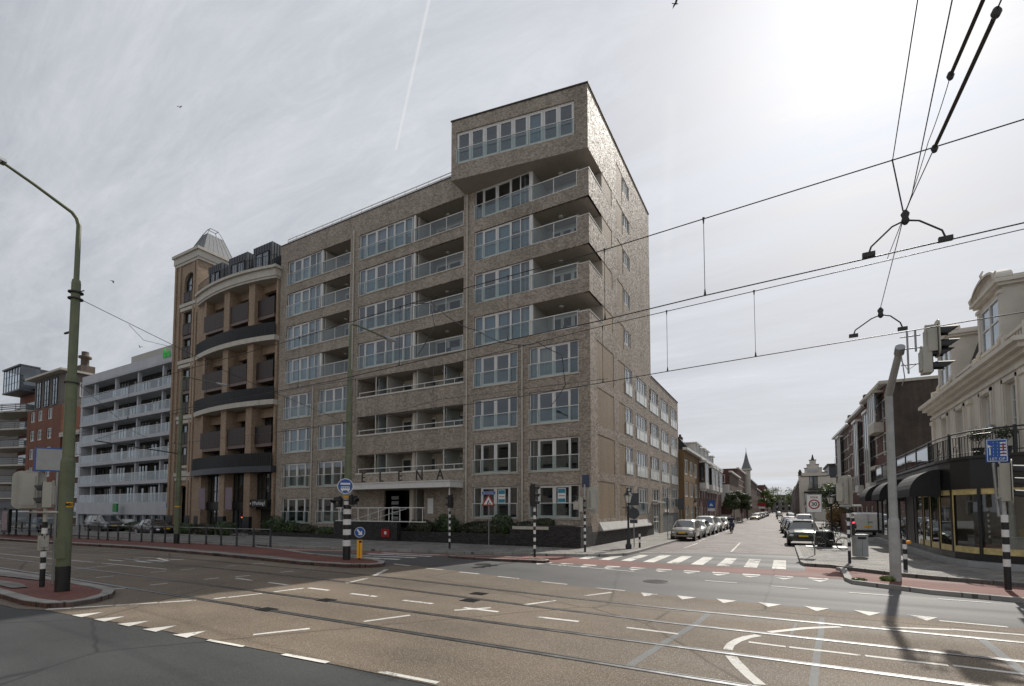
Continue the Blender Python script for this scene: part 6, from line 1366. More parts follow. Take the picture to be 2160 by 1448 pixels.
signal(S5, (5.42, 18.3, 3.05), (1, -.28), n=3, vis=.42, plate=(.33, .62), w=.17); 
S6 = striped_post('signal_post', 'striped signal post beside the big green pole on the left island', -18.44, 5.69, 2.05, r=.062, foot=.62, bw=.165)
m = MB(); m.tube((-18.44, 5.69, 1.95), (-18.44, 5.69, 2.35), .05); m.tube((-19.2, 5.6, 2.22), (-17.1, 5.68, 2.22), .035); m.obj('neck', M['box'], S6)
signal(S6, (-19.2, 5.54, 2.86), (-.93, .36), n=3, vis=.24, plate=(.36, .56), w=.19); signal(S6, (-18.45, 5.62, 2.72), (-.5, -.86), n=2, vis=.2, w=.15)
signal(S6, (-18.6, 5.7, 1.35), (-1, .1), n=1, vis=.06, w=.1, name='push_button')
m = MB(); m.tube((-18.7, 6.0, .12), (-18.7, 6.0, 3.4), .03); BK = thing('traffic_sign', 'blue-edged square sign seen from behind, left of the big green pole', 'traffic sign', (-18.8, 5.9, 0)); m.obj('sign_post', M['steel'], BK)
T_ = facing(-18.86, 5.9, R(62)); m = MB(T_); m.box(-.37, .37, 0, .03, 3.42, 4.12); m.obj('sign_rim', M['blue'], BK); m = MB(T_); m.box(-.33, .33, -.004, -.001, 3.46, 4.08); m.obj('sign_back', M['signback'], BK)
# mast arm
MA = thing('signal_mast', 'tall grey mast with leaning arm carrying two signal heads at the right', 'traffic light', (2.93, 19.06, 0))
m = MB(); m.tube((2.93, 19.06, .09), (2.93, 19.06, 1.95), .148, .142, n=20); m.tube((2.93, 19.06, 1.95), (2.93, 19.06, 2.05), .142, .115, n=20); m.tube((2.93, 19.06, 2.05), (2.93, 19.06, 5.95), .115, .10, n=20)
m.tube((2.93, 19.12, 5.88), (2.93, 17.25, 6.76), .105, .088, n=16); m.obj('mast', M['greypole'], MA)
m = MB(); m.tube((2.93, 17.3, 6.72), (2.93, 17.1, 6.86), .12, n=12)
for dx_ in (.18, .36): m.tube((2.93+dx_, 17.2, 6.1 if dx_ < .3 else 6.7), (2.93+dx_, 17.2, 7.3), .025)
for z in (6.35, 6.8, 7.15): m.tube((2.95, 17.2, z), (3.4, 17.2, z), .018)
m.path([(2.95, 17.2, 6.5), (3.1, 17.2, 6.2), (3.3, 17.2, 6.35)], .01, n=4); m.path([(2.96, 17.2, 6.7), (3.02, 17.2, 6.0), (2.97, 17.3, 5.8)], .015, n=4)
m.obj('bracket', M['steel'], MA)
signal(MA, (3.72, 17.1, 6.95), (1, 0), n=2, vis=.5, plate=(.3, .5), w=.2); signal(MA, (3.6, 17.1, 6.38), (1, 0), n=2, vis=.5, w=.18)
# LET OP sign
LO = thing('traffic_sign', 'blue LET OP cycle crossing sign above the right-hand signal post', 'traffic sign', (5.2, 18.5, 0))
m = MB(); m.tube((5.13, 18.3, 2.1), (5.1, 18.4, 3.6), .035); m.obj('sign_post', M['steel'], LO)
T_ = facing(5.2, 18.45, R(8)); m = MB(T_); m.box(-.24, .24, 0, .03, 3.62, 4.27); m.obj('sign_board', M['blue'], LO)
m = MB(T_)
for a, b, c, d in ((-.22, .22, 3.64, 3.655), (-.22, .22, 4.235, 4.25), (-.22, -.205, 3.64, 4.25), (.205, .22, 3.64, 4.25)): m.box(a, b, -.004, -.001, c, d)
for i in range(5): m.box(.07, .2, -.004, -.001, 3.79+i*.085, 3.835+i*.085)
for i in range(5): m.box(-.08, -.075, -.004, -.001, 3.79+i*.09, 3.83+i*.09); m.box(.01, .015, -.004, -.001, 3.79+i*.09, 3.83+i*.09)
m.box(-.17, -.14, -.004, -.001, 3.82, 4.02); m.add([(-.2, -.004, 4.02), (-.11, -.004, 4.06), (-.2, -.004, 4.12)], [(0, 1, 2)]); m.obj('sign_lines', M['signw'], LO)
m = MB(T_); m.box(.12, .155, -.009, -.005, 3.93, 4.14); m.box(.12, .155, -.009, -.005, 3.86, 3.89); m.obj('exclamation', M['redp'], LO)
q = T_(0, -.006, 3.705); text('sign_text', 'LET OP', .105, q, (R(90), 0, R(8)), M['signw'], LO, ext=.002)
# 30 zone sign
Z3 = thing('speed_sign', 'white zone 30 speed sign on a thin pole at the right kerb', 'traffic sign', (1.19, 27.7, 0))
m = MB(); m.tube((1.19, 27.75, .1), (1.19, 27.75, 2.9), .03); m.obj('sign_post', M['steel'], Z3)
T_ = facing(1.22, 27.68, R(4)); m = MB(T_); m.box(-.33, .33, 0, .025, 2.14, 3.04); m.obj('sign_edge', M['signback'], Z3); m = MB(T_); m.box(-.29, .29, -.004, -.001, 2.18, 3.0); m.obj('sign_board', M['signw'], Z3)
disc(T_, 0, 2.55, .235, -.009, -.005).obj('red_ring', M['redp'], Z3); disc(T_, 0, 2.55, .175, -.013, -.0095).obj('white_disc', M['signw'], Z3)
q = T_(0, -.016, 2.55); text('speed_text', '30', .25, q, (R(90), 0, R(4)), M['black'], Z3, ext=.002, bold=.006)
q = T_(0, -.008, 2.88); text('zone_text', 'ZONE', .12, q, (R(90), 0, R(4)), M['redp'], Z3, ext=.002, bold=.002)
# road works warning + street name
RW = thing('warning_sign', 'red-edged roadworks triangle on a thin pole before the hedge, under a street name plate', 'traffic sign', (-14.57, 23.4, 0))
m = MB(); m.tube((-14.57, 23.4, .1), (-14.57, 23.4, 3.3), .025); m.obj('sign_post', M['steel'], RW)
T_ = facing(-14.57, 23.35, R(38))
def tri(s, d0, d1): m = MB(T_); m.add([(-s, d0, 2.73-s*.577), (s, d0, 2.73-s*.577), (0, d0, 2.73+s*1.155), (-s, d1, 2.73-s*.577), (s, d1, 2.73-s*.577), (0, d1, 2.73+s*1.155)], [(0, 1, 2), (5, 4, 3), (0, 3, 4, 1), (1, 4, 5, 2), (2, 5, 3, 0)]); return m
tri(.40, 0, .02).obj('red_edge', M['redp'], RW); tri(.26, -.004, -.001).obj('white_panel', M['signw'], RW)
m = MB(T_); m.path([(-.05, -.01, 2.6), (-.02, -.01, 2.75), (.02, -.01, 2.82)], .03, n=5); m.path([(-.02, -.01, 2.75), (.07, -.01, 2.7)], .015, n=4); m.add([(.02, -.008, 2.6), (.15, -.008, 2.6), (.09, -.008, 2.68)], [(0, 1, 2)]); m.path([(-.05, -.01, 2.6), (-.1, -.01, 2.6)], .02, n=4); m.obj('worker_symbol', M['black'], RW)
m = MB(facing(-14.6, 23.37, R(-8))); m.box(-.45, .5, 0, .02, 3.14, 3.32); sn = m.obj('street_name_plate', M['blue'], RW); m = MB(facing(-14.6, 23.37, R(-8))); m.box(-.41, .46, -.004, -.001, 3.16, 3.175); m.box(-.41, .46, -.004, -.001, 3.285, 3.3); m.obj('plate_edge', M['signw'], sn)
q = facing(-14.6, 23.37, R(-8))(.02, -.006, 3.23); text('plate_text', 'Gevers Deynootweg', .085, q, (R(90), 0, R(-8)), M['signw'], sn, ext=.001)
# other signs seen along the side street
def back_sign(label, x, y, parts, h):
    t_ = thing('traffic_sign', label, 'traffic sign', (x, y, 0)); m = MB(); m.tube((x, y, .1), (x, y, h), .03); m.obj('sign_post', M['steel'], t_)
    T_ = facing(x, y-.04, R(12))
    for k, (s, z0, z1, mt) in enumerate(parts):
        if s == 'o': disc(T_, 0, (z0+z1)/2, (z1-z0)/2, 0, .02).obj('sign_back', M[mt], t_)
        else: m = MB(T_); m.box(-s, s, 0, .02, z0, z1); m.obj('sign_back', M[mt], t_)
    return t_
back_sign('two grey sign backs, square over round, on the pavement behind the black lantern', -7.7, 28.3, [(.30, 2.55, 3.25, 'dark'), ('o', 1.75, 2.4, 'dark'), (.22, 1.5, 1.7, 'dark')], 3.3)
back_sign('plain dark thin pole with narrow sign near the garage doors', -7.45, 36.4, [(.04, 1.9, 3.2, 'dark')], 3.2)
back_sign('dark rectangular sign back on a pole beside the ochre house', -8.3, 46.5, [(.26, 2.3, 3.3, 'dark')], 3.3)
bs = back_sign('blue parking sign with white strip before the dark brick terrace', -8.3, 67.5, [(.42, 2.5, 3.5, 'blue'), (.42, 2.1, 2.45, 'signw')], 3.5)
m = MB(facing(-8.3, 67.45, R(12))); m.box(-.2, .2, -.03, -.01, 2.75, 2.9); m.box(-.12, .1, -.03, -.01, 2.9, 3.05); m.obj('car_symbol', M['signw'], bs)
back_sign('red and white no-entry board farther down the left pavement', -6.7, 105, [(.7, 3.2, 3.8, 'redp'), (.5, 2.7, 3.1, 'signw')], 3.8)
back_sign('red board above the parked cars at the far end of the street', -6.5, 175, [(1.2, 3.4, 4.4, 'redp'), (.9, 2.6, 3.2, 'signw')], 4.4)
# lanterns
def lantern(label, x, y):
    t_ = thing('street_lantern', label, 'street lantern', (0, 0, 0), 'black old-style street lanterns')
    m = MB(); m.lathe([(.17, .1), (.17, .35), (.11, .42), (.09, .9), (.06, .95), (.055, 2.35), (.075, 2.38), (.075, 2.45), (.04, 2.5), (.03, 2.62), (.12, 2.66)], (0, 0), 12)
    m.tube((-.28, 0, 2.4), (.28, 0, 2.4), .015); m.lathe([(.03, 2.38), (.04, 2.4), (.03, 2.43)], (-.28, 0), 6); m.lathe([(.03, 2.38), (.04, 2.4), (.03, 2.43)], (.28, 0), 6); m.obj('post', M['black'], t_)
    m = MB()
    def hexr(r, z): return [(r*math.cos(i*math.pi/3), r*math.sin(i*math.pi/3), z) for i in range(6)]
    a, b = hexr(.13, 2.68), hexr(.22, 3.08)
    m.add(a+b, [(i, (i+1) % 6, 6+(i+1) % 6, 6+i) for i in range(6)]); m.obj('lantern_glass', M['lampy'], t_)
    m = MB(); a, b, c, d = hexr(.27, 3.08), hexr(.12, 3.27), hexr(.10, 3.34), hexr(.02, 3.42)
    m.add(a+b+c+d, [(k*6+i, k*6+(i+1) % 6, k*6+6+(i+1) % 6, k*6+6+i) for k in range(3) for i in range(6)]+[list(range(6))[::-1]]); m.lathe([(.03, 3.4), (.045, 3.46), (.01, 3.56)], (0, 0), 6)
    for i in range(6): p = (.132*math.cos(i*math.pi/3), .132*math.sin(i*math.pi/3), 2.68); q = (.222*math.cos(i*math.pi/3), .222*math.sin(i*math.pi/3), 3.08); m.tube(p, q, .012, n=4)
    m.obj('lantern_cap', M['black'], t_)
    t_.location = (x, y, 0); return t_
L0 = lantern('black old-style lantern at the pavement corner below the stone ledge', -7.62, 26.86)
for lab, x, y in (('black old-style lantern behind the green car and the bicycle', 2.58, 37.5), ('black old-style lantern before the ochre brick house', -8.75, 57.6), ('black old-style lantern before the stepped gable house, nearer of the pair', 2.9, 82), ('black old-style lantern before the stepped gable house, farther of the pair', 3.0, 96), ('small far black lantern among the parked cars', -1.6, 125), ('black old-style lantern beside the white conservatory', -7.6, 91), ('far black lantern beside the second street tree', -7.2, 118)):
    dup(L0, label=lab, location=(x, y, 0))
# bollards
B1 = striped_post('bollard', 'thin striped bollard right of the black corner lantern', -7.3, 28.0, 1.1, foot=.42, bw=.165, group='striped bollards'); B1['category'] = 'bollard'
B2 = striped_post('bollard', 'striped bollard with orange lamp between the grey mast and the shop', 3.77, 22.6, 1.35, foot=.5, bw=.18, group='striped bollards', r=.065); B2['category'] = 'bollard'
m = MB(); m.tube((3.82, 22.5, 1.12), (3.9, 22.42, 1.12), .06); m.obj('orange_lamp', M['orange'], B2)
# litter bin
LB_ = thing('litter_bin', 'grey rectangular litter bin on the right pavement', 'bin', (2.95, 27.2, 0))
T_ = facing(2.95, 27.3, R(14)); m = MB(T_); m.box(-.24, .24, -.2, .2, .16, 1.12); m.obj('bin_body', M['signback'], LB_)
m = MB(T_); m.box(-.27, .27, -.23, .23, 1.12, 1.17); m.box(-.27, .27, -.24, -.2, 1.0, 1.12) if False else m.box(-.26, -.2, -.21, .21, .2, 1.1); m.obj('bin_lid', M['steel'], LB_)
m = MB(T_); m.box(-.16, .16, -.206, -.2, .95, 1.06); m.box(.0, .01, -.206, -.2, .2, .93); m.obj('bin_slot', M['black'], LB_)
# platform railing
pts = [(-70, 15.2), (-66, 15.3), (-62, 15.4), (-58, 15.6), (-54, 15.7), (-50, 15.8), (-47.2, 16.0), (-45.8, 16.1), (-44.6, 16.2), (-43.4, 16.35), (-42.1, 16.4), (-40.8, 16.5), (-39.4, 16.6), (-38.0, 16.7), (-36.8, 16.8), (-35.4, 16.9), (-33.0, 17.15), (-31.4, 17.3), (-29.9, 17.35), (-28.4, 17.4), (-27.0, 17.55), (-25.6, 17.65)]
FN = thing('railing_fence', 'long two-bar railing with dark posts along the tram platform', 'railing', (-40, 16.5, 0))
for x, y in pts: m = MB(); m.tube((x, y, .13), (x, y, 1.22), .055, n=8); m.tube((x, y, .13), (x, y, .2), .09, n=8); m.obj('fence_post', M['dark'], FN)
m = MB(); m.path([(x, y, 1.16) for x, y in pts], .022, n=6); m.path([(x, y, .68) for x, y in pts], .022, n=6); m.obj('rail', M['steel'], FN)
# tram shelter
TS_ = thing('tram_shelter', 'dark glass tram shelter with poster at the far left platform', 'shelter', (-54, 15.3, 0))
m = MB(); m.box(-61, -49.3, 14.7, 16.1, 2.42, 2.55); m.obj('roof', M['dark'], TS_)
m = MB(); [m.box(x, x+.12, 15.95, 16.07, .13, 2.42) for x in (-60.8, -58, -55, -52.2, -49.6)]; m.obj('shelter_post', M['dark'], TS_)
m = MB(); m.quad((-60.8, 16.0, .4), (-49.5, 16.0, .4), (-49.5, 16.0, 2.2), (-60.8, 16.0, 2.2)); m.obj('shelter_glass', M['glassd'], TS_)
m = MB(); m.box(-56.9, -55.3, 14.8, 15.0, .4, 2.3); m.obj('poster_case', M['black'], TS_); m = MB(); m.box(-56.7, -55.5, 14.78, 14.79, .6, 2.15); m.obj('poster', M['poster'], TS_)
# overhead wires
def wire(label, pts, r=.009, sag=0., name='tram_wire', cat='overhead wire', grp='overhead tram wires', mat='wire'):
    q = [];
    for (a, b) in zip(pts, pts[1:]):
        a, b = Vector(a), Vector(b)
        for i in range(6): t_ = i/6; p = a.lerp(b, t_); p.z -= sag*4*t_*(1-t_); q.append(p)
    q.append(Vector(pts[-1])); return tag(MB().path(q, r*.72, n=5).obj(name, M[mat]), label, cat, grp)
n_near = [(60, 7.9, 5.75), (2.6, 7.9, 5.71), (-1.05, 7.9, 5.6), (-2.6, 7.9, 5.53), (-4.5, 7.9, 5.5), (-9.3, 7.9, 5.34), (-22, 7.8, 5.3), (-60, 5.6, 5.4), (-110, 0, 5.6)]
m_near = [(60, 7.9, 8.4), (2.61, 7.9, 6.97), (-.99, 7.9, 6.82), (-2.6, 7.9, 6.75), (-6.7, 7.9, 6.72), (-11, 7.9, 6.58), (-22, 7.85, 6.4), (-60, 5.6, 6.6), (-110, 0, 7)]
n_far = [(60, 11, 5.7), (3.5, 11, 5.55), (-2.1, 11, 5.36), (-5.9, 11.1, 5.24), (-15.3, 11.8, 5.25), (-34, 11.6, 5.3), (-70, 7.5, 5.4), (-110, 2.5, 5.5)]
m_far = [(60, 11, 8.2), (3.57, 11, 6.94), (-.45, 11, 6.78), (-3.6, 11, 6.66), (-8.5, 11.3, 6.5), (-15.4, 11.8, 6.8), (-34, 11.6, 6.5), (-70, 7.5, 6.6), (-110, 2.5, 7)]
wire('contact wire over the near tram track', n_near, .013); wire('upper carrying wire over the near tram track', m_near, .012)
wire('contact wire over the far tram track', n_far, .013); wire('upper carrying wire over the far tram track', m_far, .012)
def zat(pts, x):
    for (a, b) in zip(pts, pts[1:]):
        if min(a[0], b[0]) <= x <= max(a[0], b[0]): f = (x-a[0])/(b[0]-a[0]); return a[1]+(b[1]-a[1])*f, a[2]+(b[2]-a[2])*f
dp_ = thing('wire_dropper', 'thin vertical dropper wires tying the two near tram wires', 'dropper wires', (0, 7.9, 6))
for x in (6.5, -1.0, -2.6, -4.5, -7.2, -10.5, -14.5, -19): 
    y, a = zat(n_near, x); _, b = zat(m_near, x); m = MB(); m.tube((x, y, a), (x, y, b), .006, n=4); m.tube((x, y, a), (x, y, a+.1), .022, .008, n=6); m.tube((x, y, b-.08), (x, y, b+.02), .008, .02, n=6); m.obj('dropper', M['wire'], dp_)
dp_ = thing('wire_dropper', 'thin vertical dropper wires tying the two far tram wires', 'dropper wires', (0, 11, 6))
for x in (7, -.45, -2.2, -3.7, -6, -9, -12.5, -18, -24, -30):
    y, a = zat(n_far, x); _, b = zat(m_far, x); m = MB(); m.tube((x, y, a), (x, y, b), .006, n=4); m.tube((x, y, a), (x, y, a+.1), .022, .008, n=6); m.tube((x, y, b-.08), (x, y, b+.02), .008, .02, n=6); m.obj('dropper', M['wire'], dp_)
def bow(label, y, z, xa, xm, xb, zc):
    t_ = thing('wire_hanger', label, 'wire hanger', (xm, y, z), 'bow-shaped wire hangers')
    m = MB(); m.path([(xa, y, zc+.03), (xa+.03, y, zc+.12), (xm-.14, y, z-.03), (xm-.05, y, z), (xm+.05, y, z), (xm+.14, y, z-.03), (xb-.03, y, zc+.14), (xb, y, zc+.04)], .012, n=6)
    for x in (xa, xb): m.box(x-.07, x+.07, y-.025, y+.025, zc-.01, zc+.05)
    m.obj('hanger_bow', M['wire'], t_); m = MB(); m.lathe([(.02, z-.04), (.05, z), (.035, z+.05), (.05, z+.1), (.02, z+.15)], (xm, y), 8); m.obj('insulator', M['wire'], t_)
bow('bow hanger holding the near contact wire, upper one at the right', 7.9, 6.05, 1.06, 1.46, 1.85, 5.69); bow('bow hanger holding the far contact wire, lower one at the right', 11.0, 5.86, 1.2, 1.62, 1.93, 5.54)
g2 = 'cross-span wires at the right'
wire('cross-span wire joining the two bow hangers and rising toward the viewer', [(1.62, 11, 6.0), (1.46, 7.9, 6.18), (1.53, 6.75, 6.27)], .008, grp=g2)
wire('cross-span wire past the thick lower insulator rod', [(1.6, 5.2, 6.35), (1.75, 2, 6.6), (1.9, -8, 7.2)], .009, grp=g2)
tag(MB().path([(1.53, 6.78, 6.27), (1.535, 6.68, 6.275), (1.54, 6.6, 6.28), (1.6, 5.3, 6.34), (1.6, 5.2, 6.345)], .019, n=8).obj('insulator_rod', M['rust']), 'thick rope-like insulator rod, lower of the two at the top right', 'insulator')
tag(MB().path([(1.62, 6.5, 6.83), (1.68, 5.6, 6.9), (1.8, 4.2, 7.0)], .019, n=8).obj('insulator_rod', M['rust']), 'thick rope-like insulator rod, upper of the two at the top right', 'insulator')
m = MB(); m.lathe([(.02, 6.22), (.035, 6.26), (.02, 6.3)], (1.53, 6.78), 8); m.lathe([(.02, 6.3), (.038, 6.34), (.02, 6.38)], (1.6, 5.22), 8); m.lathe([(.02, 6.79), (.035, 6.83), (.02, 6.87)], (1.62, 6.5), 8); tag(m.obj('wire_clamp', M['wire']), 'dark metal clamps at the ends of the insulator rods', 'clamps')
wire('thin slack wire from the upper insulator rod down to the near bow hanger', [(1.62, 6.5, 6.83), (1.55, 7.1, 6.55), (1.47, 7.9, 6.2)], .006, sag=.03, grp=g2)
wire('straight wire rising from the near carrying wire, left one of a pair', [(1.36, 7.95, 6.93), (1.1, 5, 6.75), (.6, -4, 6.9)], .008, grp=g2)
wire('straight wire rising from the far carrying wire, right one of a pair', [(1.75, 11, 6.9), (1.55, 8, 6.4), (1.22, 4.6, 6.3), (.8, -4, 6.6)], .008, grp=g2)
wire('short suspension rod below the near carrying wire', [(1.35, 7.9, 6.93), (1.44, 7.9, 6.2)], .012, grp=g2)
wire('span wire from the big green pole to the centre island pole', [(-16.95, 5.8, 8.12), (-16.75, 10, 7.0), (-16.66, 15.1, 6.05)], .012, grp='span wires between the poles')
wire('looped stay on the span wire near the big green pole', [(-16.93, 6.9, 7.8), (-16.93, 7.3, 7.45), (-16.9, 8.1, 7.46)], .008, grp='span wires between the poles')
wire('lower span wire from the big green pole toward the platform lamp pole', [(-17, 5.8, 5.78), (-25, 10.5, 5.75), (-34.1, 16.9, 6.0)], .010, grp='span wires between the poles')
wire('feeder loop hanging from the near carrying wire before the balconies', [(-6.9, 7.9, 6.72), (-6.35, 7.9, 6.62), (-6.25, 7.9, 6.1), (-6.7, 7.9, 5.55)], .012, sag=.02, grp='feeder cables')
wire('slanting feeder cable running down to the contact wire', [(-6.4, 7.9, 6.7), (-5.4, 8.2, 5.95), (-4.3, 8.6, 5.6)], .012, sag=.12, grp='feeder cables')
wire('curved feeder cable before the right-hand windows of the block', [(-4.2, 8.5, 5.62), (-3.7, 8.6, 5.3), (-3.8, 9, 4.8), (-4.4, 9.6, 4.55)], .010, sag=.03, grp='feeder cables')
wire('steady wire from the centre island pole along the far track', [(-16.66, 15.0, 6.0), (-9, 11.6, 5.6), (-3.6, 11.1, 5.4)], .008, grp='span wires between the poles')
# ---------------------------------------------------------------- vehicles
PAINT = {k: carpaint('paint_'+k, c, mt) for k, c, mt in (('silver', (.36, .34, .31), .6), ('white', (.72, .72, .70), .0), ('green', (.035, .05, .035), .5), ('black', (.02, .02, .022), .3), ('brown', (.10, .055, .04), .4), ('grey', (.14, .145, .15), .5), ('beige', (.42, .40, .33), .4), ('lightgreen', (.55, .57, .50), .1), ('blue', (.04, .07, .16), .4))}
def make_car(name, label, st, paint, wheels, W=.86, rear=False, wr=.31, box=False):
    """st: stations (x, half width, z bottom, z belt, z top, half width of roof); front is +x"""
    t_ = thing(name, label, 'car' if not box else 'van', (0, 0, 0))
    sec = []
    for (x, w_, zb, zl, zt, wr_) in st:
        if zt-zl < .12: sec.append([(x, w_*.8, zb), (x, w_*.97, zb+.1), (x, w_, (zb+zl)/2), (x, w_*.97, zl-.06), (x, w_*.88, zl), (x, w_*.55, (zl+zt)/2+.02), (x, 0, zt)])
        else: sec.append([(x, w_*.8, zb), (x, w_*.97, zb+.1), (x, w_, (zb+zl)/2), (x, w_*.985, zl-.03), (x, wr_+.05, zt-.1), (x, wr_*.8, zt-.015), (x, 0, zt)])
    full = []
    for s_ in sec: full.append(s_ + [(p[0], -p[1], p[2]) for p in s_[-2::-1]])
    k = len(full[0]); m = MB(); g_ = MB()
    for i in range(len(full)-1):
        for j in range(k-1):
            quad_ = [full[i][j], full[i][j+1], full[i+1][j+1], full[i+1][j]]
            a, b = st[i], st[i+1]; ca, cb_ = a[4]-a[3] >= .12, b[4]-b[3] >= .12
            side = j in (3, k-5); top = 4 <= j <= k-6
            glass = (side and ca and cb_ and (i % 2 == 1 or not box) and not (box and i > 2)) or (top and (ca != cb_) and not (box and i < 2)) or (j in (3, k-5) and False)
            (g_ if glass else m).add(quad_, [(0, 1, 2, 3)], not glass)
    m.add(full[0], [list(range(k))]); m.add(full[-1], [list(range(k))[::-1]])
    b_ = m.obj('body', PAINT[paint], t_)
    g_.obj('windows', M['carglass'], t_)
    b_.material_slots[0].link = 'OBJECT'; b_.material_slots[0].material = PAINT[paint]
    # pillars and trim
    m = MB()
    for s_ in (1, -1):
        for i in range(1, len(st)-1):
            if st[i][4]-st[i][3] >= .12:
                p, q = sec[i][3], sec[i][4]; m.tube((p[0], s_*(p[1]+.004), p[2]), (q[0], s_*(q[1]+.004), q[2]), .028, n=5)
        idx = [i for i in range(len(st)) if st[i][4]-st[i][3] >= .12]
        for e, o in ((idx[0], idx[0]-1), (idx[-1], idx[-1]+1)):
            if 0 <= o < len(st): p, q = sec[e][4], sec[o][4]; m.tube((p[0], s_*p[1], p[2]), (q[0], s_*q[1], q[2]), .03, n=5)
    m.obj('pillar', PAINT[paint] if paint in ('silver', 'white', 'beige') else M['black'], t_)
    x0, x1 = st[0][0], st[-1][0]; zb = st[-1][2]; zl = st[-2][3]
    for wx in wheels:
        for s_ in (1, -1):
            y = s_*(W-.1); m = MB(); m.tube((wx, y-s_*.1, wr), (wx, y+s_*.1, wr), wr, n=20); wh = m.obj('wheel', M['tyre'], t_)
            m = MB(); m.tube((wx, y+s_*.095, wr), (wx, y+s_*.108, wr), wr*.66, n=16, smooth=False)
            for a in range(5):
                t2 = a*1.2566; m.tube((wx, y+s_*.112, wr), (wx+.6*wr*math.cos(t2), y+s_*.112, wr+.6*wr*math.sin(t2)), .02, n=4)
            m.obj('rim', M['rim'], wh)
            m = MB(); m.tube((wx, y-s_*.06, wr+.01), (wx, s_*(W+.004), wr+.01), wr+.06, n=20); m.obj('wheel_arch', M['black'], t_)
    # front
    m = MB(); m.box(x1-.03, x1+.02, -.42, .42, zb+.14, zb+.26); m.box(x1-.06, x1+.012, -.36, .36, zl-.26, zl-.14); m.box(x1-.1, x1+.005, -W*.8, W*.8, zb, zb+.06); m.obj('grille', M['black'], t_)
    m = MB(); m.box(x1+.02, x1+.03, -.26, .26, zb+.27, zb+.38); m.obj('number_plate', M['plate'], t_)
    m = MB(); m.box(x0-.03, x0-.02, -.26, .26, zb+.42, zb+.53); m.obj('number_plate', M['plate'], t_)
    for s_ in (1, -1):
        m = MB(); c = Vector((x1-.13, s_*W*.72, zl-.15)); n1, n2 = 6, 10; vs = []
        for i in range(n1+1):
            for j in range(n2): a = math.pi*i/n1; b2 = 2*math.pi*j/n2; vs.append((c.x+.2*math.cos(a), c.y+.15*math.sin(a)*math.cos(b2), c.z+.09*math.sin(a)*math.sin(b2)))
        m.add(vs, [(i*n2+j, i*n2+(j+1) % n2, (i+1)*n2+(j+1) % n2, (i+1)*n2+j) for i in range(n1) for j in range(n2)], True); m.obj('headlight', M['lamp'], t_)
        m = MB(); m.box(x0-.02, x0+.08, s_*W*.95-(.14 if s_ > 0 else 0), s_*W*.95+(.14 if s_ < 0 else 0), zl-.3, zl+.02 if not box else zl+.1); m.obj('tail_light', M['tail'], t_)
        i = [i for i in range(len(st)) if st[i][4]-st[i][3] >= .12][-1]; mx_, mz = st[i][0]+.12, st[i][3]+.06
        m = MB(); m.box(mx_-.05, mx_+.05, min(s_*(W+.02), s_*(W+.2)), max(s_*(W+.02), s_*(W+.2)), mz, mz+.13); m.obj('wing_mirror', PAINT[paint], t_)
    m = MB()
    for s_ in (1, -1):
        for dx_ in (-.55, .35): m.box(dx_-.006, dx_+.006, s_*W-.004 if s_ > 0 else -W-.004, s_*W+.004 if s_ > 0 else -W+.004, zb+.2, zl-.05)
        m.box(-.35, -.2, s_*W-.0 if s_ > 0 else -W-.02, s_*W+.02 if s_ > 0 else -W, zl-.14, zl-.11)
    m.obj('door_seam', M['black'], t_)
    return t_
def repaint(c, paint):
    for ch in c.children:
        if ch.name.startswith('body'): ch.material_slots[0].link = 'OBJECT'; ch.material_slots[0].material = PAINT[paint]
mpv = [(-1.85, .74, .38, .85, .93, .6), (-1.8, .82, .26, .95, 1.40, .58), (-1.45, .85, .24, .97, 1.52, .62), (-.6, .86, .22, .95, 1.56, .63), (.3, .86, .22, .93, 1.54, .62), (.55, .86, .22, .93, 1.47, .60), (1.25, .85, .22, .92, .99, .6), (1.6, .83, .22, .86, .93, .6), (1.8, .74, .24, .76, .83, .5), (1.87, .6, .28, .6, .66, .4)]
hat = [(-1.9, .74, .36, .8, .88, .6), (-1.82, .82, .26, .9, 1.15, .56), (-1.3, .85, .22, .92, 1.42, .58), (-.5, .86, .2, .9, 1.47, .6), (.2, .86, .2, .88, 1.42, .58), (.4, .86, .2, .88, 1.33, .56), (1.05, .86, .2, .86, .95, .6), (1.55, .84, .2, .8, .87, .6), (1.85, .76, .22, .7, .76, .5), (1.95, .6, .26, .56, .6, .4)]
mini = [(-1.95, .78, .4, .88, .95, .62), (-1.88, .86, .3, 1.0, 1.42, .60), (-1.4, .89, .27, 1.0, 1.53, .64), (-.5, .89, .25, .99, 1.55, .65), (.25, .89, .25, .97, 1.53, .64), (.42, .89, .25, .97, 1.45, .62), (.95, .89, .25, .98, 1.06, .62), (1.55, .88, .25, .93, 1.0, .62), (1.85, .83, .27, .82, .88, .55), (1.95, .72, .32, .62, .66, .45)]
sedan = [(-2.15, .76, .34, .85, .9, .6), (-2.05, .84, .24, .9, .97, .6), (-1.6, .87, .21, .92, .98, .6), (-1.05, .88, .2, .9, 1.38, .56), (-.3, .88, .2, .9, 1.44, .58), (.35, .88, .2, .88, 1.38, .56), (1.05, .87, .2, .86, .93, .6), (1.7, .85, .2, .78, .84, .6), (2.05, .76, .22, .66, .7, .5), (2.15, .6, .26, .52, .56, .4)]
vanst = [(-2.45, .9, .42, 1.1, 1.86, .80), (-2.38, .95, .32, 1.12, 1.93, .84), (-1.4, .96, .3, 1.12, 1.96, .86), (-.2, .96, .3, 1.1, 1.96, .86), (.8, .96, .3, 1.08, 1.94, .84), (1.15, .96, .3, 1.06, 1.82, .8), (1.85, .95, .3, 1.06, 1.16, .7), (2.3, .9, .3, .95, 1.0, .6), (2.45, .75, .34, .7, .76, .5)]
GL, GR = 'cars parked along the left kerb of the side street', 'cars parked along the right kerb of the side street'
DOWN = R(-90)
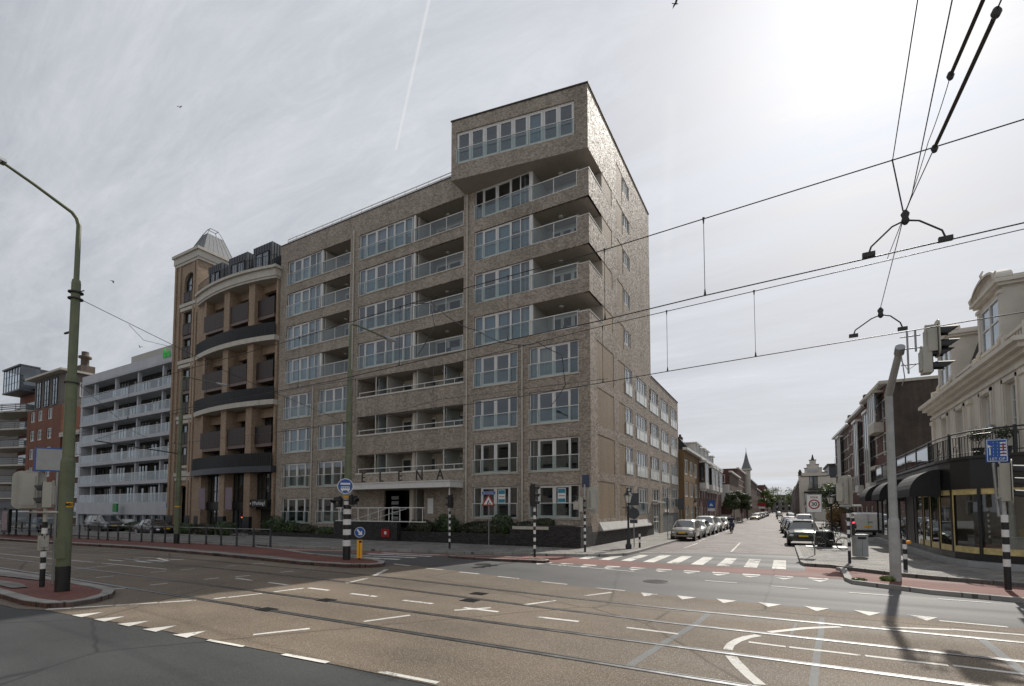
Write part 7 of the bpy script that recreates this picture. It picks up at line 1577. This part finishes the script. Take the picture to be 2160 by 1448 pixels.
C1 = make_car('parked_car', 'silver compact minivan, nearest of the cars parked on the left of the side street', mpv, 'silver', (-1.2, 1.25)); C1['group'] = GL
C2 = make_car('parked_car', 'pale green-white hatchback right behind the silver minivan', hat, 'lightgreen', (-1.25, 1.3)); C2['group'] = GL
C3 = make_car('parked_car', 'dark green small car with white roof, nearest on the right beside the bicycle', mini, 'green', (-1.25, 1.3), W=.89, wr=.33); C3['group'] = GR
for ch in list(C3.children):
    pass
m = MB(); m.prism([(-1.5, -.55), (-1.5, .55), (.3, .55), (.3, -.55)], 1.545, 1.575); m.obj('roof_panel', PAINT['white'], C3)
C4 = make_car('parked_car', 'brown saloon car parked third on the right of the side street', sedan, 'brown', (-1.35, 1.4), W=.88); C4['group'] = GR
VN = make_car('parked_van', 'white panel van seen from behind on the pavement beyond the black shop', vanst, 'white', (-1.6, 1.5), W=.96, box=True, wr=.33)
m = MB(); m.box(-2.475, -2.455, -.006, .006, .6, 1.8); m.box(-2.475, -2.46, -.3, .0, 1.15, 1.2); m.box(-2.48, -2.44, -.85, .85, .35, .55); m.obj('rear_bumper', M['plast'], VN)
m = MB(); m.box(-2.47, -2.452, -.7, -.08, 1.28, 1.75); m.box(-2.47, -2.452, .08, .7, 1.28, 1.75); m.obj('rear_door_panel', PAINT['white'], VN)
C1.location = (-6.62, 39.1, .004); C1.rotation_euler = (0, 0, DOWN)
C2.location = (-6.6, 44.3, .004); C2.rotation_euler = (0, 0, DOWN)
C3.location = (.95, 37.4, .004); C3.rotation_euler = (0, 0, DOWN)
C4.location = (.5, 55.5, .004); C4.rotation_euler = (0, 0, DOWN)
VN.location = (5.75, 50.4, .12); VN.rotation_euler = (0, 0, R(90))
def put(src, lab, x, y, rz, paint, grp, s=1.0):
    c = dup(src, label=lab, group=grp, location=(x, y, .004)); c.rotation_euler = (0, 0, rz); c.scale = (s, s, s); repaint(c, paint); return c
put(C1, 'tall white van-like car third in the left row', -6.65, 49.6, DOWN, 'white', GL, 1.1)
put(C4, 'pale grey estate car fourth in the left row before the street tree', -6.65, 56.0, DOWN, 'beige', GL, 1.05)
put(C2, 'beige car just short of the first street tree', -6.6, 62.3, DOWN, 'beige', GL)
put(C3, 'small grey car beside the first street tree', -6.7, 68.5, DOWN, 'grey', GL)
kinds = [C4, C2, C1, C3]; cols = ['beige', 'white', 'silver', 'grey', 'white', 'black', 'silver', 'blue', 'white', 'grey', 'beige', 'silver', 'white', 'black']
names = {'beige': 'beige', 'white': 'white', 'silver': 'silver', 'grey': 'grey', 'black': 'black', 'blue': 'dark blue'}
random.seed(4)
ords = ['first', 'second', 'third', 'fourth', 'fifth', 'sixth', 'seventh', 'eighth', 'ninth', 'tenth', 'eleventh', 'twelfth', 'thirteenth', 'fourteenth']
for i in range(12):
    put(kinds[i % 4] if i else C4, '%s parked car, %s in the left row beyond the second street tree' % (names[cols[i]], ords[i]), -5.9, 120+i*6.6, DOWN, cols[i], GL)
put(C2, 'black hatchback second on the right, behind the green car', .75, 47.5, DOWN, 'black', GR)
put(C1, 'brown small car fourth on the right with a bright windscreen', .35, 62, DOWN, 'brown', GR)
put(C1, 'white people carrier standing behind the dark cars on the right', 1.9, 67, DOWN, 'white', GR, 1.15)
for i in range(8):
    put(kinds[(i+1) % 4], '%s parked car, %s in the right row past the stepped gable' % (names[cols[-i-1]], ords[i]), 1.2, 118+i*7.5, DOWN, cols[-i-1], GR)
for i in range(4):
    put(kinds[i], '%s car driving away, %s in the middle of the far street' % (names[cols[(i*3) % 14]], ords[i]), -1.6-.3*i, 165+i*22, R(90), cols[(i*3) % 14], 'cars in the far street')
GS = 'cars on the service road behind the tram platform'
put(C4, 'black saloon behind the platform railing before the hotel', -50.5, 23.2, R(0), 'black', GS); put(C1, 'dark grey minivan left of the black saloon on the service road', -60.5, 23.3, R(0), 'grey', GS, 1.15)
put(C4, 'dark saloon behind the tram shelter', -69, 21.6, R(180), 'black', GS); put(C2, 'silver hatchback at the far left behind the tram shelter', -78, 21.4, R(180), 'silver', GS); put(C1, 'white car seen through the shelter glass', -64.5, 19.8, R(180), 'white', GS)
# ---------------------------------------------------------------- bicycles
def make_bike(label):
    t_ = thing('bicycle', label, 'bicycle', (0, 0, 0), 'parked bicycles')
    for x in (-.55, .55):
        m = MB(); m.path([(x+.33*math.cos(a*.2618), 0, .34+.33*math.sin(a*.2618)) for a in range(25)], .018, n=6); wh = m.obj('wheel', M['tyre'], t_)
        m = MB()
        for a in range(12): m.tube((x, 0, .34), (x+.32*math.cos(a*.5236), 0, .34+.32*math.sin(a*.5236)), .0025, n=3)
        m.tube((x, -.04, .34), (x, .04, .34), .025, n=8); m.path([(x+.305*math.cos(a*.2618), 0, .34+.305*math.sin(a*.2618)) for a in range(25)], .009, n=4); m.obj('spokes', M['steel'], wh)
        m = MB(); m.path([(x+.37*math.cos(a*.2618), 0, .34+.37*math.sin(a*.2618)) for a in range(2, 12)], .012, n=4); m.obj('mudguard', M['black'], t_)
    m = MB(); bb = (-.08, 0, .3); hd = (.38, 0, .82)
    m.tube(bb, (-.22, 0, .85), .016); m.path([bb, (.1, 0, .38), (.28, 0, .6), (.38, 0, .72)], .02, n=6); m.path([(-.16, 0, .55), (.05, 0, .5), (.3, 0, .68)], .012, n=6)
    m.tube(bb, (-.55, 0, .34), .012); m.tube((-.2, 0, .78), (-.55, 0, .34), .01); m.path([(.36, 0, .95), (.4, 0, .7), (.48, 0, .5), (.55, 0, .34)], .014, n=6); m.obj('frame', M['black'], t_)
    m = MB(); m.path([(.2, -.28, 1.05), (.3, -.2, 1.08), (.37, -.05, 1.05), (.36, 0, 1.0), (.37, .05, 1.05), (.3, .2, 1.08), (.2, .28, 1.05)], .013, n=6); m.tube((.36, 0, .9), (.36, 0, 1.02), .014); m.obj('handlebar', M['black'], t_)
    m = MB(); m.add([(-.36, -.09, .93), (-.36, .09, .93), (-.08, .03, .92), (-.08, -.03, .92), (-.34, -.08, .87), (-.34, .08, .87), (-.1, .02, .88), (-.1, -.02, .88)], [(0, 1, 2, 3), (0, 3, 7, 4), (3, 2, 6, 7), (2, 1, 5, 6), (1, 0, 4, 5), (4, 5, 6, 7)]); m.tube((-.22, 0, .85), (-.22, 0, .9), .014); m.obj('saddle', M['black'], t_)
    m = MB(); m.box(-.5, -.02, .03, .05, .26, .38); m.tube((-.08, -.08, .3), (-.08, .1, .3), .01); m.box(-.12, -.04, .08, .14, .12, .15); m.box(-.12, -.04, -.14, -.08, .46, .49); m.obj('chain_case', M['black'], t_)
    m = MB(); m.box(-.75, -.4, -.06, .06, .74, .755); m.tube((-.62, .05, .74), (-.56, .03, .36), .006); m.tube((-.62, -.05, .74), (-.56, -.03, .36), .006); m.obj('carrier', M['black'], t_)
    return t_
BK0 = make_bike('city bicycle leaning by the 30 sign on the right pavement')
BK0.location = (2.12, 31.6, .12); BK0.rotation_euler = (R(-4), 0, R(180-8))
random.seed(6)
spots = [(3.4+i*.62, 58.5+(i % 3)*.5) for i in range(6)] + [(4.2+i*.6, 68+(i % 2)*.6) for i in range(6)] + [(3.6, 47.5), (4.3, 44.2)]
bl = ['nearest the lantern', 'second of the front row', 'third of the front row', 'fourth of the front row', 'fifth of the front row', 'last of the front row']
for i, (x, y) in enumerate(spots):
    lab = ('bicycle in the parked cluster on the right, %s' % bl[i]) if i < 6 else (('bicycle in the back row of the right cluster, %s from the left' % ords[i-6]) if i < 12 else ('bicycle standing on the pavement before the van' if i == 12 else 'bicycle leaning near the shop end wall'))
    dup(BK0, label=lab, location=(x, y, .12), rotation_euler=(R(random.uniform(-6, 6)), 0, R(90+random.uniform(-25, 25))))
dup(BK0, label='bicycle leaning against the low wall before the tan tower block', location=(-38.4, 23.6, .12), rotation_euler=(0, 0, R(10)))
for i in range(3): dup(BK0, label='bicycle %s in the rack beside the second street tree' % ('nearest', 'middle', 'farthest')[i], location=(-6.6, 86+i*2, .12), rotation_euler=(0, 0, R(60)))
# black box between bicycle and car
m = MB(); m.lathe([(.36, .13), (.44, .3), (.47, .9), (.43, 1.0)], (1.95, 33.6), 18); cb_ = m.obj('waste_container', M['black']); tag(cb_, 'round black container standing behind the city bicycle', 'container')
m = MB(); m.box(1.0, 3.0, 33.0, 34.2, .12, .16); m.quad((1.0, 33.0, .161), (3.0, 33.0, .161), (3.0, 33.15, .161), (1.0, 33.15, .161)); tag(m.obj('ground_plate', M['steel']), 'flat steel plate under the black container', 'plate')
m = MB(); m.lathe([(.45, 1.0), (.46, 1.04), (.1, 1.1)], (1.95, 33.6), 18); q = m.obj('container_lid', M['steel']); q.parent = cb_
# ---------------------------------------------------------------- person on a bicycle
def skin(name, pts, edges, rad, mat, parent, sub=2):
    me = bpy.data.meshes.new(name); me.from_pydata(pts, edges, []); o = bpy.data.objects.new(name, me); COL.objects.link(o); o.parent = parent
    me.materials.append(mat); md = o.modifiers.new('skin', 'SKIN'); md.use_smooth_shade = True
    for i, r in enumerate(rad): me.skin_vertices[0].data[i].radius = (r, r) if not isinstance(r, tuple) else r
    me.skin_vertices[0].data[0].use_root = True
    s_ = o.modifiers.new('sub', 'SUBSURF'); s_.levels = sub; s_.render_levels = sub; return o
SK = plain('skin_tone', (.42, .25, .18), .55, var=.05); NV = plain('navy_cloth', (.03, .035, .06), .85); JN = plain('denim_cloth', (.05, .07, .13), .85); HR = plain('dark_hair', (.03, .02, .015), .7)
CY = thing('person', 'person in a navy jacket and blue trousers cycling away down the side street', 'person', (0, 0, 0))
B = [(0, 0, .98), (0, .06, 1.15), (0, .14, 1.33), (0, .19, 1.44), (0, .22, 1.52), (0, .24, 1.60), (0, .25, 1.70),
     (.2, .17, 1.40), (.27, .32, 1.22), (.26, .52, 1.14), (-.2, .17, 1.40), (-.27, .32, 1.22), (-.26, .52, 1.14),
     (.11, .0, .93), (.13, .38, .82), (.12, .22, .42), (.12, .36, .36), (-.11, .0, .93), (-.13, .30, .66), (-.12, .12, .26), (-.12, .26, .18)]
E_ = [(0, 1), (1, 2), (2, 3), (3, 4), (4, 5), (5, 6), (3, 7), (7, 8), (8, 9), (3, 10), (10, 11), (11, 12), (0, 13), (13, 14), (14, 15), (15, 16), (0, 17), (17, 18), (18, 19), (19, 20)]
RD = [(.14, .11), (.13, .10), (.15, .11), (.12, .09), (.05, .05), (.085, .095), (.075, .085), .065, .045, .03, .065, .045, .03, .095, .065, .045, .035, .095, .065, .045, .035]
skin('body', B, E_, RD, SK, CY)
ji = [0, 1, 2, 3, 7, 8, 9, 10, 11, 12]; mp_ = {k: i for i, k in enumerate(ji)}
skin('jacket', [tuple(Vector(B[k])*(1 if k not in (9, 12) else 1) if k not in (9, 12) else Vector(B[k])*.0+Vector(B[k]).lerp(Vector(B[k-1]), .12)) for k in ji], [(mp_[a], mp_[b]) for a, b in E_ if a in mp_ and b in mp_], [(.17, .14), (.165, .13), (.19, .14), (.13, .1), .085, .065, .045, .085, .065, .045], NV, CY)
ti = [0, 13, 14, 15, 17, 18, 19]; mp_ = {k: i for i, k in enumerate(ti)}
skin('trousers', [B[k] for k in ti], [(mp_[a], mp_[b]) for a, b in E_ if a in mp_ and b in mp_], [(.15, .12), .115, .085, .06, .115, .085, .06], JN, CY)
for s_, k in ((1, 9), (-1, 12)):
    p = Vector(B[k]); hp = [p, p+Vector((0, .06, .0))]; ed = [(0, 1)]; rr = [.03, .032]
    for j in range(4):
        a = len(hp); q = p+Vector((s_*(-.03+j*.02), .09, .0)); hp += [q, q+Vector((0, .03, -.01-.002*j)), q+Vector((0, .035, -.045))]; ed += [(1, a), (a, a+1), (a+1, a+2)]; rr += [.010, .009, .008]
    a = len(hp); hp += [p+Vector((-s_*.035, .05, -.01)), p+Vector((-s_*.05, .08, -.03))]; ed += [(0, a), (a, a+1)]; rr += [.011, .009]
    skin('hand', hp, ed, rr, SK, CY, 1)
m = MB(); n1, n2 = 7, 12; vs = []
for i in range(n1+1):
    for j in range(n2): a = math.pi*.62*i/n1; b2 = 2*math.pi*j/n2; vs.append((.098*math.sin(a)*math.cos(b2), .235+.112*math.sin(a)*math.sin(b2)-.012, 1.665+.125*math.cos(a)))
m.add(vs, [(i*n2+j, (i+1)*n2+j, (i+1)*n2+(j+1) % n2, i*n2+(j+1) % n2) for i in range(n1) for j in range(n2)], True); m.obj('hair', HR, CY)
for s_, y0, z0 in ((1, .30, .36), (-1, .2, .18)):
    m = MB(); m.path([(s_*.12, y0-.02, z0), (s_*.12, y0+.08, z0-.03), (s_*.12, y0+.18, z0-.05)], .048, n=8, r1=.035); m.obj('shoe', M['black'], CY)
m = MB(); m.box(-.02, .02, .345, .365, 1.64, 1.67); [m.lathe([(.012, 1.675), (.014, 1.685), (.01, 1.695)], (u, .345), 6) for u in (-.035, .035)]; m.obj('face', SK, CY)
CY.location = (-4.55, 51.3, 0)
cyb = dup(BK0, label='bicycle ridden by the person in the navy jacket', group='ridden bicycle', location=(-4.55, 51.55, .004), rotation_euler=(0, 0, R(90)))
# ---------------------------------------------------------------- plants
def leafcloud(m, c, rad, n, s, lump=.25, flat=1., up=.3):
    c = Vector(c)
    for _ in range(n):
        d = Vector((random.gauss(0, 1), random.gauss(0, 1), random.gauss(0, 1))).normalized()
        k = 1+lump*noise.noise(d*2.2+c)
        r = (random.random()**.28)*k; p = c+Vector((d.x*rad[0]*r, d.y*rad[1]*r, d.z*rad[2]*r))
        nrm = (d+Vector((random.uniform(-1, 1), random.uniform(-1, 1), random.uniform(-.6, 1)))*.8).normalized(); a = nrm.orthogonal().normalized(); a.rotate(Matrix.Rotation(random.uniform(0, 6.28), 3, nrm)); b = nrm.cross(a)
        q = s*random.uniform(.6, 1.3); m.add([tuple(p-a*q*.9), tuple(p+b*q*.45), tuple(p+a*q), tuple(p-b*q*.45)], [(0, 1, 2, 3)])
def shrub(label, x, y, z, rx, ry, rz, n, mat, s=.06, name='shrub', group=None, stems=True, cat='shrub'):
    t_ = thing(name, label, cat, (x, y, z), group); m = MB(); leafcloud(m, (x, y, z+rz*.95), (rx, ry, rz), int(n*2.2), s*1.3 if s == .06 else s); m.obj('foliage', M[mat], t_)
    m = MB()
    for i in range(5): a = i*1.3; m.tube((x+.05*math.cos(a), y+.05*math.sin(a), z-.02), (x+rx*.5*math.cos(a), y+ry*.5*math.sin(a), z+rz), .025, .01, n=5)
    m.obj('stem', M['bark'], t_); return t_
gh = 'clipped shrubs in the planter before the apartment block'
for a in (('rounded dark shrub at the left end of the right-hand planter', -22.35, 26.9, .6, 1.15, .6, .52, 1500, 'hedge2'), ('loose taller leafy shrub left of the notice by the entrance', -20.1, 26.9, .6, 1.0, .55, .72, 1500, 'hedge'),
          ('wide rounded dark shrub below the drainpipe', -17.3, 26.9, .6, 1.7, .6, .5, 2200, 'hedge2'), ('loose leafy shrub below the first ground-floor poster', -15.9, 27.1, .6, .9, .45, .75, 1100, 'hedge'), ('rounded dark shrub right of the roadworks sign', -14.0, 27.0, 1.3 if 0 else .6, 1.2, .5, .5, 1500, 'hedge2'), ('small dark shrub at the right end beside the stone corner', -12.9, 27.1, 1.2, .75, .4, .3, 700, 'hedge2'),
          ('tall loose bush at the left end of the corner block', -38.1, 26.6, .3, 1.5, .5, .75, 1500, 'hedge'), ('low loose bush below the left ground-floor window', -36.0, 26.7, .3, 1.1, .5, .55, 1000, 'hedge'), ('rounded dark bush under the left windows', -34.2, 26.6, .3, 1.3, .5, .45, 1200, 'hedge2'), ('small loose bush next to the ramp wall', -31.8, 26.7, .3, 1.1, .5, .35, 700, 'hedge')):
    shrub(*a, group=gh)
gh2 = 'low hedges before the tan tower block'
random.seed(8)
for i, (x, lab) in enumerate(((-56.5, 'hedge left of the tower doorway'), (-52, 'hedge before the tower doorway'), (-47.5, 'low hedge before the first glass shop front'), (-44.2, 'low hedge before the second glass shop front'), (-41.2, 'rounded bush at the right end before the garage opening'))):
    shrub(lab, x, 24.2, .12, 1.9 if i < 4 else 1.3, .6, .5 if i < 4 else .62, 1500, 'hedge2' if i % 2 else 'hedge', group=gh2, name='hedge', cat='hedge')
def tree(label, x, y, h, r, trunk, mat, n, s, name='street_tree', clumps=9, thr=.09, z0=.0, bare=False):
    t_ = thing(name, label, 'tree', (x, y, 0)); m = MB(); m.path([(x, y, z0), (x+.05, y, trunk*.5), (x-.03, y, trunk), (x, y, h*.75)], thr, n=7, r1=thr*.35)
    lm = MB()
    for i in range(clumps):
        a = i*2.4+random.random(); rr = r*random.uniform(.2, .72); cz = trunk+(h-trunk)*random.uniform(.2, .82); c = (x+rr*math.cos(a), y+rr*math.sin(a), cz)
        m.path([(x, y, trunk*random.uniform(.75, 1.2)), ((x+c[0])/2, (y+c[1])/2, (trunk+cz)/2+.1), c], thr*.4, n=5, r1=thr*.12)
        if bare:
            for k in range(7): m.path([c, (c[0]+random.uniform(-1, 1)*r*.35, c[1]+random.uniform(-1, 1)*r*.35, c[2]+random.uniform(-.1, .5)*r*.6)], thr*.14, n=3, r1=thr*.05)
        q = r*random.uniform(.32, .5); leafcloud(lm, c, (q, q, q*.8), n//clumps, s, .5)
    m.obj('trunk', M['bark'], t_); lm.obj('crown', M[mat], t_); return t_
random.seed(12)
tree('round dark green street tree behind the cyclist on the left pavement', -6.75, 76, 5.1, 1.25, 1.7, 'leaf', 6500, .12, clumps=14)
tree('second dark green street tree farther down the left pavement', -6.7, 95, 6.0, 1.7, 1.8, 'leaf', 6500, .15, clumps=15)
tree('fresh green tree at the far end of the street', -9.4+4, 190, 9.5, 3.2, 2.5, 'leaf2', 2600, .3)
tree('thin bare-crowned tree above the far roofs', -7, 345, 17.5, 6, 5, 'leaf2', 2600, .3, thr=.3, clumps=18, bare=True, name='bare_tree'); tree('wide light tree above the far roofs right of the bare one', 6, 350, 15.5, 8, 5, 'leaf2', 4000, .4, clumps=18, thr=.3, bare=True, name='bare_tree')
tree('fresh green tree left of the tall brick terrace on the right', 6.6, 92, 7.2, 2.6, 1.8, 'leaf2', 2600, .16); tree('dark leafy tree behind the black lantern on the right', 5.0, 74, 5.4, 1.9, 1.5, 'leaf', 2400, .13)
shrub('rust coloured shrub behind the signal post on the right pavement', 4.6, 61, .12, .9, .9, 1.4, 1600, 'leaf3', .1); shrub('green shrub beside the bicycles on the right', 5.6, 66, .12, 1.3, 1.2, 1.3, 1500, 'leaf', .1)
shrub('tuft of green weeds at the foot of the grey mast', 2.72, 18.95, .1, .22, .14, .07, 160, 'leaf2', .05, name='weed_tuft', cat='weeds'); shrub('tuft of weeds at the tip of the kerb before the grey mast', 1.95, 18.6, .1, .2, .1, .04, 120, 'leaf2', .04, name='weed_tuft', cat='weeds')
# dirt wall for right-hand yard
m = MB(); m.box(4.9, 5.1, 53.5, 60, .1, 1.9); tag(m.obj('garden_wall', M['purple']), 'low red-brown wall left of the white van', 'wall')
# potted plants on the terrace
for k, (x, y, lab) in enumerate(((6.6, 25.3, 'left potted olive bush on the shop terrace'), (7.3, 25.0, 'right potted olive bush on the shop terrace'))):
    t_ = thing('potted_plant', lab, 'potted plant', (x, y, 4.36), 'potted plants on the terrace'); m = MB(); m.lathe([(.13, 4.36), (.19, 4.66), (.2, 4.68)], (x, y), 12); m.obj('pot', M['rust'], t_)
    m = MB(); m.path([(x, y, 4.66), (x+.04, y, 4.9), (x-.02, y, 5.2)], .02, n=5); m.path([(x, y, 4.8), (x+.2, y, 5.1)], .012, n=4); m.path([(x, y, 4.85), (x-.2, y+.05, 5.15)], .012, n=4); m.obj('stem', M['bark'], t_)
    m = MB(); leafcloud(m, (x, y, 5.2), (.36, .3, .25), 420, .05, .6); m.obj('foliage', M['leaf'], t_)
# gulls
def bird(lab, x, y, z, s, rz, flap):
    t_ = MB(); P = lambda a, b, c: (x+s*(a*math.cos(rz)-b*math.sin(rz)), y+s*(a*math.sin(rz)+b*math.cos(rz)), z+s*c); m = MB(P)
    m.path([(.25, 0, .02), (.18, 0, .02), (.0, 0, 0), (-.2, 0, .0), (-.32, 0, .01)], .03, n=6)
    m.path([(.12, 0, 0), (0, 0, 0), (-.12, 0, 0)], .05, n=6)
    for k in (1, -1): m.add([(.1, k*.03, .02), (.12, k*.3, .02+flap), (.0, k*.62, .02+flap*.7), (-.05, k*.3, .02+flap), (-.08, k*.03, .02)], [(0, 1, 3, 4), (1, 2, 3)])
    tag(m.obj('bird', M['wire']), lab, 'bird', 'birds in the sky')
bird('bird at the top edge of the sky above the sun side', -7.2, 41.8, 45.9, 1.0, .6, .2); bird('tiny bird high over the tower roof', -66.4, 31.6, 53.7, .7, 2., .25); bird('bird flying right of the big green pole', -73.1, 27.9, 31.0, .8, 1., -.2); bird('tiny bird above the hotel roof', -81.4, 34.7, 25.9, .8, .3, .25)

# furniture on the balconies of the corner block
def balcony_chair(label):
    t_ = thing('balcony_chair', label, 'chair', (0, 0, 0), 'chairs on the balconies'); m = MB(); m.box(-.24, .24, -.22, .22, .42, .46); m.obj('seat', M['plast'], t_)
    m = MB(); m.add([(-.23, .2, .46), (.23, .2, .46), (.23, .32, .92), (-.23, .32, .92), (-.23, .23, .46), (.23, .23, .46), (.23, .35, .92), (-.23, .35, .92)], [(0, 1, 2, 3), (7, 6, 5, 4), (0, 3, 7, 4), (1, 5, 6, 2), (3, 2, 6, 7)]); m.obj('backrest', M['plast'], t_)
    for a in (-.21, .21):
        for b in (-.19, .19): MB().tube((a, b, 0), (a, b, .42), .016, n=6).obj('leg', M['steel'], t_)
    return t_
K0 = balcony_chair('dark chair on the top middle balcony left of the joint pipe')
K0.location = (-21.5, FY+1.1, 22.5); K0.rotation_euler = (0, 0, R(20))
for lab, x, z, a in (('dark chair on the second middle balcony from the top', -22.2, 19.56, -40), ('left dark chair on the third middle balcony from the top', -22.6, 16.54, 60), ('right dark chair on the third middle balcony from the top', -20.6, 16.54, -60), ('dark chair on the fourth middle balcony from the top', -21.7, 13.51, 10), ('dark chair on the left balcony of the second row from the top', -32.4, 19.53, 30), ('dark chair on the left balcony of the fourth row from the top', -32.0, 13.48, -20), ('dark chair on the second corner balcony from the top', -12.0, 19.58, 30), ('dark chair on the lowest corner balcony', -12.4, 13.53, -30), ('chair on the middle gallery over the entrance', -24.9, 7.2, 10)):
    dup(K0, label=lab, location=(x, FY+1.1, z), rotation_euler=(0, 0, R(a)))
m = MB(); m.tube((-26.9, FY+.9, 7.2), (-26.9, FY+.9, 8.4), .015, n=6); PX = thing('parasol', 'folded blue parasol on the middle gallery over the entrance', 'parasol', (-26.9, FY+.9, 7.2)); m.obj('pole', M['steel'], PX)
m = MB(); m.lathe([(.05, 8.0), (.42, 8.12), (.3, 8.4), (.05, 8.62)], (-26.9, FY+.9), 10, False); m.obj('canopy', plain('parasol_blue', (.02, .16, .28), .8), PX)
